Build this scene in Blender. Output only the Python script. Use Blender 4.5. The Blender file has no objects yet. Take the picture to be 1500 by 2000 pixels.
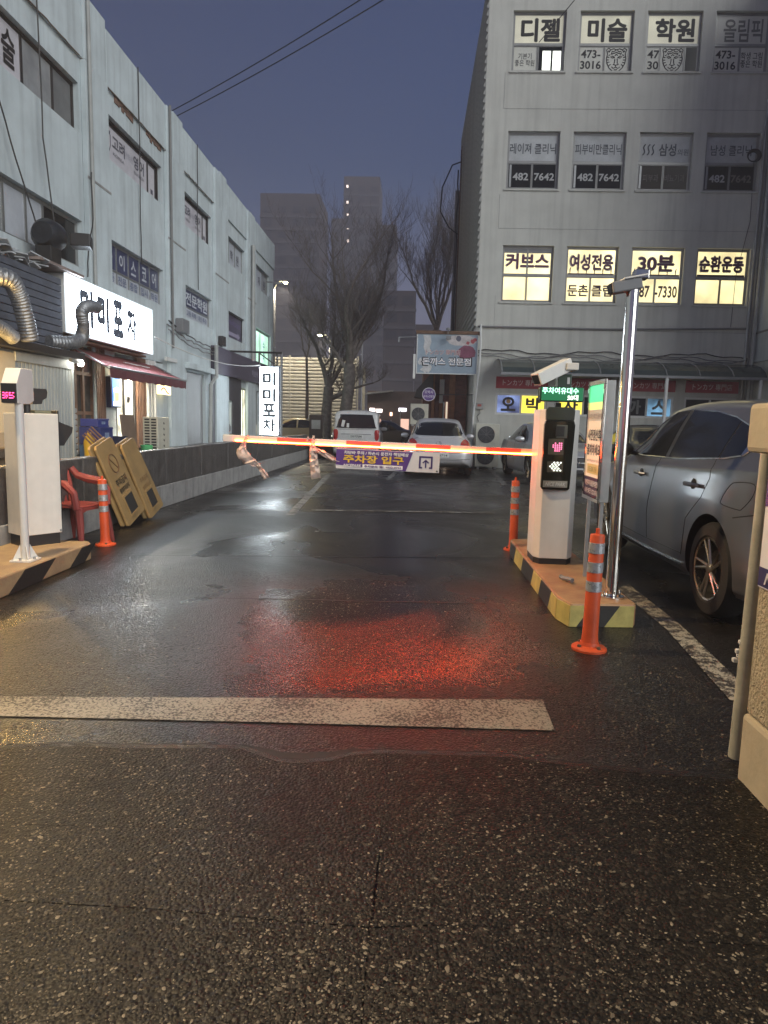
import bpy, bmesh, math, random
import numpy as np
from mathutils import Vector, Matrix
from mathutils.bvhtree import BVHTree
R = math.radians
rnd = random.Random(7)
scene = bpy.context.scene
COL = scene.collection

# ------------------------------------------------------------------ camera
cam = bpy.data.cameras.new("camera")
cam.sensor_fit = 'VERTICAL'; cam.sensor_height = 24.0
cam.lens = 24.0 * 1340.0 / 2000.0
cam.clip_start = 0.05; cam.clip_end = 2000
camo = bpy.data.objects.new("camera", cam); COL.objects.link(camo)
camo.matrix_world = Matrix.Translation((0, 0, 1.35)) @ (
    Matrix.Rotation(R(2.25), 4, 'Z') @ Matrix.Rotation(R(90 - 7.45), 4, 'X') @ Matrix.Rotation(R(1.45), 4, 'Z'))
scene.camera = camo
# ------------------------------------------------------------------ dusk sky, faint afterglow, exposure
SUN_EL, SUN_ROT = R(1.5), R(200)
world = bpy.data.worlds.new("World"); scene.world = world; world.use_nodes = True
wn = world.node_tree; wn.nodes.clear()
sky = wn.nodes.new("ShaderNodeTexSky"); sky.sky_type = 'NISHITA'; sky.sun_disc = False
sky.sun_elevation = SUN_EL; sky.sun_rotation = SUN_ROT
sky.air_density = 1.6; sky.dust_density = 0.6; sky.ozone_density = 6.0
tint = wn.nodes.new("ShaderNodeMix"); tint.data_type = 'RGBA'; tint.blend_type = 'MULTIPLY'
tint.inputs['Factor'].default_value = 1.0; tint.inputs[7].default_value = (0.86, 0.86, 1.0, 1)
bg = wn.nodes.new("ShaderNodeBackground"); bg.inputs['Strength'].default_value = 0.066
wo = wn.nodes.new("ShaderNodeOutputWorld")
wg_ = wn.nodes.new("ShaderNodeTexCoord"); ws = wn.nodes.new("ShaderNodeSeparateXYZ"); wr_ = wn.nodes.new("ShaderNodeMapRange")
wr_.inputs[1].default_value = 0.0; wr_.inputs[2].default_value = 0.34; wr_.inputs[3].default_value = 1.0; wr_.inputs[4].default_value = 0.0; wr_.interpolation_type = 'SMOOTHSTEP'
wm = wn.nodes.new("ShaderNodeMix"); wm.data_type = 'RGBA'; wm.blend_type = 'ADD'; wm.inputs[7].default_value = (0.74, 0.64, 1.12, 1)   # city glow, even all round
wn.links.new(wg_.outputs['Generated'], ws.inputs[0]); wn.links.new(ws.outputs[2], wr_.inputs[0]); wn.links.new(wr_.outputs[0], wm.inputs['Factor'])
wn.links.new(sky.outputs[0], tint.inputs[6]); wn.links.new(tint.outputs[2], wm.inputs[6]); wn.links.new(wm.outputs[2], bg.inputs[0]); wn.links.new(bg.outputs[0], wo.inputs[0])
sun = bpy.data.lights.new("afterglow", 'SUN'); sun.energy = 1.22; sun.angle = R(50); sun.color = (0.98, 1.0, 0.97)
suno = bpy.data.objects.new("afterglow", sun); COL.objects.link(suno)
suno.rotation_euler = Vector((-0.68, 0.64, -0.36)).to_track_quat('-Z', 'Y').to_euler()
suno.location = (10, -20, 20)
scene.view_settings.view_transform = 'Standard'; scene.view_settings.look = 'None'
scene.view_settings.gamma = 1.0; scene.view_settings.use_curve_mapping = False
scene.view_settings.exposure = 1.5
cy = scene.cycles
cy.use_denoising = True; cy.max_bounces = 6; cy.diffuse_bounces = 3; cy.glossy_bounces = 4
cy.transmission_bounces = 4; cy.volume_bounces = 0; cy.transparent_max_bounces = 8
cy.sample_clamp_indirect = 4.0; cy.caustics_reflective = False; cy.caustics_refractive = False
cy.use_light_tree = True

# ------------------------------------------------------------------ materials
MATS = {}
def mat(name, col, rough=0.6, metal=0.0, var=0.0, vscale=6.0, bump=0.0, bscale=40.0, spec=0.5, coat=0.0, streak=0.0, col2=None, trans=0.0, alpha=1.0):
    if name in MATS: return MATS[name]
    m = bpy.data.materials.new(name); m.use_nodes = True
    nt = m.node_tree; b = nt.nodes["Principled BSDF"]
    b.inputs['Base Color'].default_value = (*col, 1); b.inputs['Roughness'].default_value = rough
    b.inputs['Metallic'].default_value = metal; b.inputs['Specular IOR Level'].default_value = spec
    b.inputs['Coat Weight'].default_value = coat; b.inputs['Coat Roughness'].default_value = 0.10
    b.inputs['Transmission Weight'].default_value = trans; b.inputs['Alpha'].default_value = alpha
    tc = nt.nodes.new("ShaderNodeTexCoord")
    if var > 0 or streak > 0 or col2:
        n = nt.nodes.new("ShaderNodeTexNoise"); n.inputs['Scale'].default_value = vscale; n.inputs['Detail'].default_value = 6; n.inputs['Roughness'].default_value = 0.65
        nt.links.new(tc.outputs['Object'], n.inputs['Vector'])
        rmp = nt.nodes.new("ShaderNodeValToRGB")
        c2 = col2 if col2 else tuple(c * (1 - var) for c in col)
        c1 = col if col2 else tuple(min(1, c * (1 + var * 0.5)) for c in col)
        rmp.color_ramp.elements[0].position = 0.32; rmp.color_ramp.elements[1].position = 0.68
        rmp.color_ramp.elements[0].color = (*c2, 1); rmp.color_ramp.elements[1].color = (*c1, 1)
        nt.links.new(n.outputs[0], rmp.inputs[0]); out = rmp.outputs[0]
        if streak > 0:
            mp = nt.nodes.new("ShaderNodeMapping"); mp.inputs['Scale'].default_value = (3.0, 3.0, 0.12)
            n2 = nt.nodes.new("ShaderNodeTexNoise"); n2.inputs['Scale'].default_value = 2.4; n2.inputs['Detail'].default_value = 7
            nt.links.new(tc.outputs['Object'], mp.inputs[0]); nt.links.new(mp.outputs[0], n2.inputs['Vector'])
            r2 = nt.nodes.new("ShaderNodeMapRange"); r2.inputs[1].default_value = 0.45; r2.inputs[2].default_value = 0.75; r2.inputs[3].default_value = 1.0; r2.inputs[4].default_value = 1 - streak
            nt.links.new(n2.outputs[0], r2.inputs[0])
            mx = nt.nodes.new("ShaderNodeMix"); mx.data_type = 'RGBA'; mx.blend_type = 'MULTIPLY'; mx.inputs['Factor'].default_value = 1
            nt.links.new(out, mx.inputs[6]); nt.links.new(r2.outputs[0], mx.inputs[7]); out = mx.outputs[2]
        nt.links.new(out, b.inputs['Base Color'])
        rr = nt.nodes.new("ShaderNodeMapRange"); rr.inputs[3].default_value = max(0.02, rough * 0.8); rr.inputs[4].default_value = min(1, rough * 1.2)
        nt.links.new(n.outputs[0], rr.inputs[0]); nt.links.new(rr.outputs[0], b.inputs['Roughness'])
    if bump > 0:
        nb = nt.nodes.new("ShaderNodeTexNoise"); nb.inputs['Scale'].default_value = bscale; nb.inputs['Detail'].default_value = 5
        nt.links.new(tc.outputs['Object'], nb.inputs['Vector'])
        bp = nt.nodes.new("ShaderNodeBump"); bp.inputs['Strength'].default_value = bump; bp.inputs['Distance'].default_value = 0.02
        nt.links.new(nb.outputs[0], bp.inputs['Height']); nt.links.new(bp.outputs[0], b.inputs['Normal'])
    MATS[name] = m
    return m

EMG = 0.7
def emis(name, col, strength, base=None, var=0.0, vscale=3.0):
    strength *= EMG
    if name in MATS: return MATS[name]
    m = bpy.data.materials.new(name); m.use_nodes = True
    nt = m.node_tree; b = nt.nodes["Principled BSDF"]
    b.inputs['Base Color'].default_value = (*(base or col), 1); b.inputs['Roughness'].default_value = 0.35
    b.inputs['Emission Color'].default_value = (*col, 1); b.inputs['Emission Strength'].default_value = strength
    if var > 0:
        tc = nt.nodes.new("ShaderNodeTexCoord"); n = nt.nodes.new("ShaderNodeTexNoise"); n.inputs['Scale'].default_value = vscale; n.inputs['Detail'].default_value = 3
        nt.links.new(tc.outputs['Object'], n.inputs['Vector'])
        rm = nt.nodes.new("ShaderNodeMapRange"); rm.inputs[1].default_value = 0.3; rm.inputs[2].default_value = 0.7; rm.inputs[3].default_value = strength * (1 - var); rm.inputs[4].default_value = strength * (1 + var * 0.4)
        nt.links.new(n.outputs[0], rm.inputs[0]); nt.links.new(rm.outputs[0], b.inputs['Emission Strength'])
    MATS[name] = m
    return m

# wall paints and general finishes
M_WALL_L = mat('painted_wall_left', (0.56, 0.63, 0.655), 0.85, var=0.15, vscale=1.3, bump=0.12, bscale=55, streak=0.20)
M_WALL_R = mat('painted_wall_right', (0.54, 0.54, 0.495), 0.85, var=0.10, vscale=1.2, bump=0.10, bscale=60, streak=0.16)
M_CONC = mat('concrete', (0.34, 0.335, 0.33), 0.8, var=0.25, vscale=5, bump=0.3, bscale=30, streak=0.3)
M_CONC_DK = mat('wet_dark_concrete', (0.105, 0.098, 0.095), 0.42, var=0.4, vscale=5, bump=0.5, bscale=24, streak=0.4)
M_DARK = mat('dark_plastic', (0.018, 0.018, 0.02), 0.45, bump=0.05, bscale=200)
M_BLACK = mat('black_ink', (0.012, 0.012, 0.014), 0.6, var=0.2, vscale=20)
M_GLASSDK = mat('dark_glass', (0.012, 0.014, 0.016), 0.12, spec=0.2, var=0.3, vscale=2)
M_ALU = mat('aluminium_frame', (0.36, 0.37, 0.37), 0.42, 0.7, var=0.12, vscale=12)
M_ALUDK = mat('bronze_frame', (0.05, 0.045, 0.045), 0.4, 0.4, var=0.2, vscale=12)
M_CHROME = mat('polished_steel', (0.72, 0.70, 0.66), 0.09, 1.0, var=0.06, vscale=14)
M_WHITE = mat('white_enamel', (0.70, 0.69, 0.66), 0.38, var=0.06, vscale=8, streak=0.1)
M_WHITEP = mat('white_plastic', (0.66, 0.66, 0.64), 0.5, var=0.1, vscale=5)
M_CREAM = mat('cream_plastic', (0.55, 0.53, 0.44), 0.5, var=0.12, vscale=6, streak=0.12)
M_GREYP = mat('grey_plastic', (0.20, 0.205, 0.215), 0.5, var=0.1)
M_PIPE = mat('pale_pipe', (0.36, 0.37, 0.36), 0.5, var=0.2, vscale=4)
M_CABLE = mat('cable_black', (0.02, 0.02, 0.022), 0.6, var=0.1)
M_CABLEG = mat('cable_grey', (0.18, 0.18, 0.18), 0.6, var=0.1)
M_ORANGE = mat('orange_rubber', (0.62, 0.085, 0.022), 0.5, var=0.18, vscale=7, bump=0.06, bscale=60, streak=0.15)
M_REFL = mat('reflective_tape', (0.42, 0.44, 0.47), 0.28, 0.45, var=0.2, vscale=30, bump=0.1, bscale=220)
M_TYRE = mat('tyre_rubber', (0.016, 0.015, 0.015), 0.75, var=0.3, vscale=9, bump=0.2, bscale=70)
M_RUST = mat('rusty_steel', (0.13, 0.07, 0.04), 0.7, var=0.4, vscale=9)

# ------------------------------------------------------------------ mesh building
class MB:
    """collects shapes in one bmesh and links them as one mesh object"""
    def __init__(s): s.v = []; s.f = []; s.mi = []
    def add(s, verts, faces, mi=0):
        o = len(s.v); s.v += [tuple(v) for v in verts]; s.f += [tuple(i + o for i in f) for f in faces]; s.mi += [mi] * len(faces)
        return s
    def box(s, c, d, rz=0.0, mi=0, M=None):
        x, y, z = d[0] / 2, d[1] / 2, d[2] / 2
        vs = [Vector((a * x, b * y, e * z)) for a in (-1, 1) for b in (-1, 1) for e in (-1, 1)]
        T = Matrix.Translation(c) @ (M.to_4x4() if M is not None else Matrix.Rotation(rz, 4, 'Z'))
        return s.add([T @ v for v in vs], [(0, 1, 3, 2), (4, 6, 7, 5), (0, 4, 5, 1), (2, 3, 7, 6), (0, 2, 6, 4), (1, 5, 7, 3)], mi)
    def bx(s, x0, x1, y0, y1, z0, z1, mi=0):
        return s.box(((x0 + x1) / 2, (y0 + y1) / 2, (z0 + z1) / 2), (abs(x1 - x0), abs(y1 - y0), abs(z1 - z0)), 0, mi)
    def tube(s, pts, r, n=8, mi=0, cap=True):
        pts = [Vector(p) for p in pts]; rs = r if isinstance(r, (list, tuple)) else [r] * len(pts)
        rings = []; up = None
        for i, p in enumerate(pts):
            d = (pts[min(i + 1, len(pts) - 1)] - pts[max(i - 1, 0)])
            if d.length < 1e-9: d = Vector((0, 0, 1))
            d.normalize()
            if up is None: up = Vector((0, 0, 1)) if abs(d.z) < 0.9 else Vector((1, 0, 0))
            a = d.cross(up)
            if a.length < 1e-6: a = d.cross(Vector((0.3, 1, 0)))
            a.normalize(); b = a.cross(d); up = b
            rings.append([p + (a * math.cos(2 * math.pi * k / n) + b * math.sin(2 * math.pi * k / n)) * rs[i] for k in range(n)])
        vs = [v for rg in rings for v in rg]; fs = []
        for i in range(len(rings) - 1):
            for k in range(n): fs.append((i * n + k, i * n + (k + 1) % n, (i + 1) * n + (k + 1) % n, (i + 1) * n + k))
        if cap: fs.append(tuple(range(n))[::-1]); fs.append(tuple((len(rings) - 1) * n + k for k in range(n)))
        return s.add(vs, fs, mi)
    def cyl(s, p0, p1, r, n=12, mi=0, r2=None):
        return s.tube([p0, p1], [r, r if r2 is None else r2], n, mi)
    def lathe(s, prof, c=(0, 0, 0), n=20, mi=0, M=None):
        vs = []; fs = []
        for (r, z) in prof:
            for k in range(n):
                a = 2 * math.pi * k / n; p = Vector((r * math.cos(a), r * math.sin(a), z))
                if M is not None: p = M @ p
                vs.append(p + Vector(c))
        for i in range(len(prof) - 1):
            for k in range(n): fs.append((i * n + k, i * n + (k + 1) % n, (i + 1) * n + (k + 1) % n, (i + 1) * n + k))
        return s.add(vs, fs, mi)
    def prism(s, poly, o, r, u, t, mi=0):
        """2-D polygon (a, b) in the frame o + r*a + u*b, pushed t along r x u"""
        o, r, u = Vector(o), Vector(r), Vector(u); n = r.cross(u); k = len(poly)
        f = [o + r * a + u * b + n * t for a, b in poly]; bk = [o + r * a + u * b for a, b in poly]
        fs = [tuple(range(k)), tuple(range(2 * k - 1, k - 1, -1))]
        for i in range(k): j = (i + 1) % k; fs.append((i, k + i, k + j, j))
        return s.add(f + bk, fs, mi)
    def mesh(s, name, mats):
        me = bpy.data.meshes.new(name); me.from_pydata(s.v, [], s.f)
        if not isinstance(mats, (list, tuple)): mats = [mats]
        for m in mats: me.materials.append(m)
        if any(s.mi): me.polygons.foreach_set('material_index', s.mi)
        return me
    def build(s, name, mats, parent=None, bevel=0.0, smooth=False, loc=None, seg=2, fix=True):
        me = s.mesh(name, mats)
        if fix and len(s.f) < 60000:
            bm = bmesh.new(); bm.from_mesh(me); bmesh.ops.recalc_face_normals(bm, faces=bm.faces); bm.to_mesh(me); bm.free()
        return link(name, me, parent, bevel, smooth, loc, seg)
def link(name, me, parent=None, bevel=0.0, smooth=False, loc=None, seg=2):
    o = bpy.data.objects.new(name, me); COL.objects.link(o)
    if parent is not None: o.parent = parent
    if loc is not None: o.location = loc
    if bevel > 0:
        b = o.modifiers.new('bevel', 'BEVEL'); b.width = bevel; b.segments = seg; b.limit_method = 'ANGLE'; b.angle_limit = R(40)
    if smooth:
        me.polygons.foreach_set('use_smooth', [True] * len(me.polygons))
        try: me.set_sharp_from_angle(angle=R(38))
        except Exception: pass
    return o
def tag(o, label, cat, group=None):
    o['label'] = label; o['category'] = cat
    if group: o['group'] = group
    return o
def kind(o, k): o['kind'] = k; return o
def thing(name, label, cat, loc=(0, 0, 0), rz=0.0, group=None):
    o = bpy.data.objects.new(name, None); o.empty_display_size = 0.2; COL.objects.link(o)
    o.location = loc; o.rotation_euler = (0, 0, rz)
    return tag(o, label, cat, group)
def copy_tree(o, parent=None):
    c = o.copy(); COL.objects.link(c); c.parent = parent
    for ch in list(o.children): copy_tree(ch, c)
    return c

TMP = bpy.data.scenes.new('workshop')      # lettering and cut bodies are turned into meshes here
def to_mesh(ob, extra=()):
    for x in (ob, *extra): TMP.collection.objects.link(x)
    vl = TMP.view_layers[0]; vl.update()
    me = bpy.data.meshes.new_from_object(ob.evaluated_get(vl.depsgraph))
    for x in (ob, *extra): TMP.collection.objects.unlink(x)
    return me
def text(body, parent, m, o, r, u, w=None, h=None, bold=0.0, t=0.002, name='lettering', stretch=True, line=1.0, shear=0.0):
    """flat lettering centred on o in the plane (r, u), fitted to w x h"""
    cu = bpy.data.curves.new(name, 'FONT'); cu.body = body; cu.offset = min(bold, 0.012); cu.align_x = 'CENTER'; cu.space_line = line; cu.shear = shear
    cu.resolution_u = 3
    ob = bpy.data.objects.new(name, cu); me = to_mesh(ob)
    bpy.data.objects.remove(ob); bpy.data.curves.remove(cu)
    n = len(me.vertices); co = np.zeros(n * 3); me.vertices.foreach_get('co', co); co = co.reshape(n, 3)
    mn, mx = co.min(0), co.max(0); sz = np.maximum(mx - mn, 1e-6); c = (mn + mx) / 2
    if w and h: sx, sy = w / sz[0], h / sz[1]
    elif w: sx = sy = w / sz[0]
    else: sx = sy = h / sz[1]
    if not stretch: sx = sy = min(sx, sy)
    o, r, u = Vector(o), Vector(r).normalized(), Vector(u).normalized(); nn = r.cross(u)
    rr, uu, oo = np.array(r), np.array(u), np.array(o + nn * t)
    p = oo + np.outer((co[:, 0] - c[0]) * sx, rr) + np.outer((co[:, 1] - c[1]) * sy, uu)
    me.vertices.foreach_set('co', p.reshape(-1)); me.update()
    if bold > 0.014:                      # heavier strokes: shifted copies, each a hair further out
        tri = [tuple(q.vertices) for q in me.polygons]; V = [tuple(x) for x in p]; F_ = list(tri); e = (bold - 0.010) * 0.62
        for k, (ex, ey) in enumerate(((1, 0), (-1, 0), (0, 1), (0, -1))):
            sh_ = rr * ex * e * sx + uu * ey * e * sy + np.array(nn) * 0.0003 * (k + 1); o_ = len(V)
            V += [tuple(x) for x in p + sh_]; F_ += [tuple(i + o_ for i in q) for q in tri]
        bpy.data.meshes.remove(me); me = bpy.data.meshes.new(name); me.from_pydata(V, [], F_)
    me.materials.clear(); me.materials.append(m); me.name = name
    return link(name, me, parent)

class Fr:
    """a facade frame: a along it, b up, d out of it"""
    def __init__(s, o, r, u=(0, 0, 1)):
        s.o, s.r, s.u = Vector(o), Vector(r).normalized(), Vector(u).normalized(); s.n = s.r.cross(s.u)
    def p(s, a, b, d=0.0): return s.o + s.r * a + s.u * b + s.n * d
    def box(s, mb, a0, a1, b0, b1, d0, d1, mi=0):
        vs = [s.p(a, b, d) for a in (a0, a1) for b in (b0, b1) for d in (d0, d1)]
        return mb.add(vs, [(0, 1, 3, 2), (4, 6, 7, 5), (0, 4, 5, 1), (2, 3, 7, 6), (0, 2, 6, 4), (1, 5, 7, 3)], mi)
    def wall(s, mb, a0, a1, b0, b1, holes, t):
        """a wall slab t thick (behind d = 0) with rectangular openings"""
        A = sorted({a0, a1, *[x for h in holes for x in h[:2]]}); Bs = sorted({b0, b1, *[x for h in holes for x in h[2:]]})
        A = [x for x in A if a0 <= x <= a1]; Bs = [x for x in Bs if b0 <= x <= b1]
        solid = lambda i, j: 0 <= i < len(A) - 1 and 0 <= j < len(Bs) - 1 and not any(h[0] - 1e-6 < (A[i] + A[i + 1]) / 2 < h[1] + 1e-6 and h[2] - 1e-6 < (Bs[j] + Bs[j + 1]) / 2 < h[3] + 1e-6 for h in holes)
        for i in range(len(A) - 1):
            for j in range(len(Bs) - 1):
                if not solid(i, j): continue
                q = [(A[i], Bs[j]), (A[i + 1], Bs[j]), (A[i + 1], Bs[j + 1]), (A[i], Bs[j + 1])]
                mb.add([s.p(a, b, 0) for a, b in q], [(0, 1, 2, 3)]); mb.add([s.p(a, b, -t) for a, b in q], [(3, 2, 1, 0)])
                for (di, dj, e) in ((0, -1, (0, 1)), (1, 0, (1, 2)), (0, 1, (2, 3)), (-1, 0, (3, 0))):
                    if not solid(i + di, j + dj):
                        (a, b), (c, d) = q[e[0]], q[e[1]]
                        mb.add([s.p(a, b, 0), s.p(a, b, -t), s.p(c, d, -t), s.p(c, d, 0)], [(0, 1, 2, 3)])
        return mb
    def text(s, body, parent, m, a, b, d, w=None, h=None, bold=0.0, **k):
        return text(body, parent, m, s.p(a, b, d), s.r, s.u, w, h, bold, **k)
    def disc(s, mb, a, b, d0, d1, r, n=20, mi=0): return mb.cyl(s.p(a, b, d0), s.p(a, b, d1), r, n, mi)
XR, ZU, YR = (1, 0, 0), (0, 0, 1), (0, 1, 0)
def sag(p0, p1, drop, n=14):
    p0, p1 = Vector(p0), Vector(p1)
    return [p0.lerp(p1, i / n) - Vector((0, 0, drop * 4 * (i / n) * (1 - i / n))) for i in range(n + 1)]
def wob(pts, amp, seed=1):
    r = random.Random(seed); return [Vector(p) + Vector((r.uniform(-amp, amp), r.uniform(-amp, amp), r.uniform(-amp, amp))) for p in pts]
def line_pts(p0, p1, n): p0, p1 = Vector(p0), Vector(p1); return [p0.lerp(p1, i / n) for i in range(n + 1)]
# ================================================================== ground
def asphalt_mat(name, spec_rough=(0.16, 0.42), stone=0.5, spec=0.5):
    m = bpy.data.materials.new(name); m.use_nodes = True; nt = m.node_tree; b = nt.nodes["Principled BSDF"]
    N = lambda t: nt.nodes.new(t); Lk = nt.links.new
    tc = N("ShaderNodeTexCoord")
    vo = N("ShaderNodeTexVoronoi"); vo.inputs['Scale'].default_value = 85; Lk(tc.outputs['Object'], vo.inputs['Vector'])
    sep = N("ShaderNodeSeparateColor"); Lk(vo.outputs['Color'], sep.inputs[0])
    rp = N("ShaderNodeValToRGB"); e = rp.color_ramp.elements
    e[0].position = 0.0; e[0].color = (0.006, 0.0054, 0.0050, 1); e[1].position = 1.0; e[1].color = (0.046, 0.039, 0.031, 1)
    k = e.new(0.62); k.color = (0.0095, 0.0085, 0.0075, 1); k = e.new(0.86); k.color = (0.018, 0.015, 0.012, 1)
    Lk(sep.outputs[0], rp.inputs[0])
    big = N("ShaderNodeTexNoise"); big.inputs['Scale'].default_value = 0.7; big.inputs['Detail'].default_value = 6; big.inputs['Roughness'].default_value = 0.6
    Lk(tc.outputs['Object'], big.inputs['Vector'])
    mr = N("ShaderNodeMapRange"); mr.inputs[1].default_value = 0.3; mr.inputs[2].default_value = 0.7; mr.inputs[3].default_value = 0.6; mr.inputs[4].default_value = 1.25
    Lk(big.outputs[0], mr.inputs[0])
    mx = N("ShaderNodeMix"); mx.data_type = 'RGBA'; mx.blend_type = 'MULTIPLY'; mx.inputs['Factor'].default_value = 1
    Lk(rp.outputs[0], mx.inputs[6]); Lk(mr.outputs[0], mx.inputs[7]); Lk(mx.outputs[2], b.inputs['Base Color'])
    wet = N("ShaderNodeTexNoise"); wet.inputs['Scale'].default_value = 0.55; wet.inputs['Detail'].default_value = 5; wet.inputs['Distortion'].default_value = 0.6
    mp = N("ShaderNodeMapping"); mp.inputs['Location'].default_value = (3.1, 7.7, 0); mp.inputs['Scale'].default_value = (1.0, 0.8, 1)
    Lk(tc.outputs['Object'], mp.inputs[0]); Lk(mp.outputs[0], wet.inputs['Vector'])
    r2 = N("ShaderNodeMapRange"); r2.inputs[1].default_value = 0.36; r2.inputs[2].default_value = 0.64; r2.inputs[3].default_value = spec_rough[0]; r2.inputs[4].default_value = spec_rough[1]
    Lk(wet.outputs[0], r2.inputs[0]); Lk(r2.outputs[0], b.inputs['Roughness'])
    b.inputs['Specular IOR Level'].default_value = spec
    # relief: rounded aggregate, flattened where water stands
    h1 = N("ShaderNodeMapRange"); h1.inputs[1].default_value = 0.0; h1.inputs[2].default_value = 0.7; h1.inputs[3].default_value = 1.0; h1.inputs[4].default_value = 0.0
    Lk(vo.outputs['Distance'], h1.inputs[0])
    n2 = N("ShaderNodeTexNoise"); n2.inputs['Scale'].default_value = 14; n2.inputs['Detail'].default_value = 4; Lk(tc.outputs['Object'], n2.inputs['Vector'])
    ad = N("ShaderNodeMath"); ad.operation = 'MULTIPLY_ADD'; ad.inputs[1].default_value = 1.1; Lk(n2.outputs[0], ad.inputs[0]); Lk(h1.outputs[0], ad.inputs[2])
    r3 = N("ShaderNodeMapRange"); r3.inputs[1].default_value = 0.36; r3.inputs[2].default_value = 0.6; r3.inputs[3].default_value = 0.10; r3.inputs[4].default_value = stone
    Lk(wet.outputs[0], r3.inputs[0])
    bp = N("ShaderNodeBump"); bp.inputs['Distance'].default_value = 0.007; Lk(r3.outputs[0], bp.inputs['Strength']); Lk(ad.outputs[0], bp.inputs['Height'])
    Lk(bp.outputs[0], b.inputs['Normal'])
    return m
M_ASPH = asphalt_mat('wet_asphalt', (0.18, 0.40), 0.6)
M_ASPH2 = asphalt_mat('wet_asphalt_near', (0.36, 0.56), 0.8, 0.2)
def paint_mat(name, col, wear=0.5, sc=26):
    m = bpy.data.materials.new(name); m.use_nodes = True; nt = m.node_tree; b = nt.nodes["Principled BSDF"]
    tc = nt.nodes.new("ShaderNodeTexCoord"); n = nt.nodes.new("ShaderNodeTexNoise"); n.inputs['Scale'].default_value = sc; n.inputs['Detail'].default_value = 8; n.inputs['Roughness'].default_value = 0.75
    vo = nt.nodes.new("ShaderNodeTexVoronoi"); vo.inputs['Scale'].default_value = 85
    nt.links.new(tc.outputs['Object'], n.inputs['Vector']); nt.links.new(tc.outputs['Object'], vo.inputs['Vector'])
    ad = nt.nodes.new("ShaderNodeMath"); ad.operation = 'MULTIPLY_ADD'; ad.inputs[1].default_value = 0.22
    nl = nt.nodes.new("ShaderNodeTexNoise"); nl.inputs['Scale'].default_value = 2.6; nl.inputs['Detail'].default_value = 6; nt.links.new(tc.outputs['Object'], nl.inputs['Vector'])
    a2 = nt.nodes.new("ShaderNodeMath"); a2.operation = 'MULTIPLY_ADD'; a2.inputs[1].default_value = 0.30; nt.links.new(nl.outputs[0], a2.inputs[0]); nt.links.new(n.outputs[0], a2.inputs[2])
    a3 = nt.nodes.new("ShaderNodeMath"); a3.operation = 'SUBTRACT'; a3.inputs[1].default_value = 0.15; nt.links.new(a2.outputs[0], a3.inputs[0])
    nt.links.new(vo.outputs['Distance'], ad.inputs[0]); nt.links.new(a3.outputs[0], ad.inputs[2])
    rp = nt.nodes.new("ShaderNodeValToRGB"); e = rp.color_ramp.elements
    e[0].position = wear; e[0].color = (*col, 1); e[1].position = wear + 0.09; e[1].color = (0.035, 0.03, 0.026, 1)
    nt.links.new(ad.outputs[0], rp.inputs[0]); nt.links.new(rp.outputs[0], b.inputs['Base Color']); b.inputs['Roughness'].default_value = 0.5
    bp = nt.nodes.new("ShaderNodeBump"); bp.inputs['Strength'].default_value = 0.4; bp.inputs['Distance'].default_value = 0.006; bp.invert = True
    nt.links.new(ad.outputs[0], bp.inputs['Height']); nt.links.new(bp.outputs[0], b.inputs['Normal'])
    return m
M_PAINT = paint_mat('worn_white_paint', (0.30, 0.275, 0.23), 0.585, 70)
M_PAINT2 = paint_mat('cracked_white_paint', (0.36, 0.33, 0.26), 0.55, 14)
M_PAINTF = paint_mat('faded_line_paint', (0.30, 0.29, 0.27), 0.56, 9)

g = MB(); g.add([(-430, -120, 0), (430, -120, 0), (430, 480, 0), (-430, 480, 0)], [(0, 1, 2, 3)])
ground = kind(g.build('asphalt_ground', M_ASPH), 'structure')
def sheet(name, pts, z, m, parent=ground):
    b = MB(); b.add([(x, y, z) for x, y in pts], [tuple(range(len(pts)))]); o = b.build(name, m, parent)
    return o
# older, slightly raised asphalt layer under the camera: slabs with an irregular far edge
edge = [(-4.2, 2.40), (-2.4, 2.50), (-1.634, 2.566), (-1.453, 2.623), (-1.242, 2.634), (-1.034, 2.649), (-0.825, 2.668), (-0.654, 2.671), (-0.58, 2.628), (-0.498, 2.584), (-0.404, 2.576), (-0.304, 2.602), (-0.206, 2.663), (-0.102, 2.69), (0.153, 2.701), (0.365, 2.707), (0.51, 2.694), (0.648, 2.655), (1.0, 2.62), (1.3, 2.60), (4.5, 2.6)]
er = random.Random(3); ed = []
for (a, b_), (c, d_) in zip(edge[:-1], edge[1:]):
    n = max(1, int(abs(c - a) / 0.035))
    for i in range(n): ed.append((a + (c - a) * i / n, b_ + (d_ - b_) * i / n + er.uniform(-0.006, 0.006)))
ed.append(edge[-1])
seam2 = [(-4.2, 1.98), (-1.314, 2.042), (-0.892, 2.054), (-0.473, 2.069), (-0.071, 2.079)]
seam3 = [(-4.2, 1.69), (-1.101, 1.694), (-0.67, 1.693), (-0.244, 1.672), (-0.078, 1.666), (0.169, 1.697), (0.574, 1.681), (4.5, 1.66)]
M_LIP = mat('wet_smooth_asphalt', (0.012, 0.011, 0.010), 0.26, var=0.3, vscale=9, bump=0.7, bscale=90)
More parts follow.
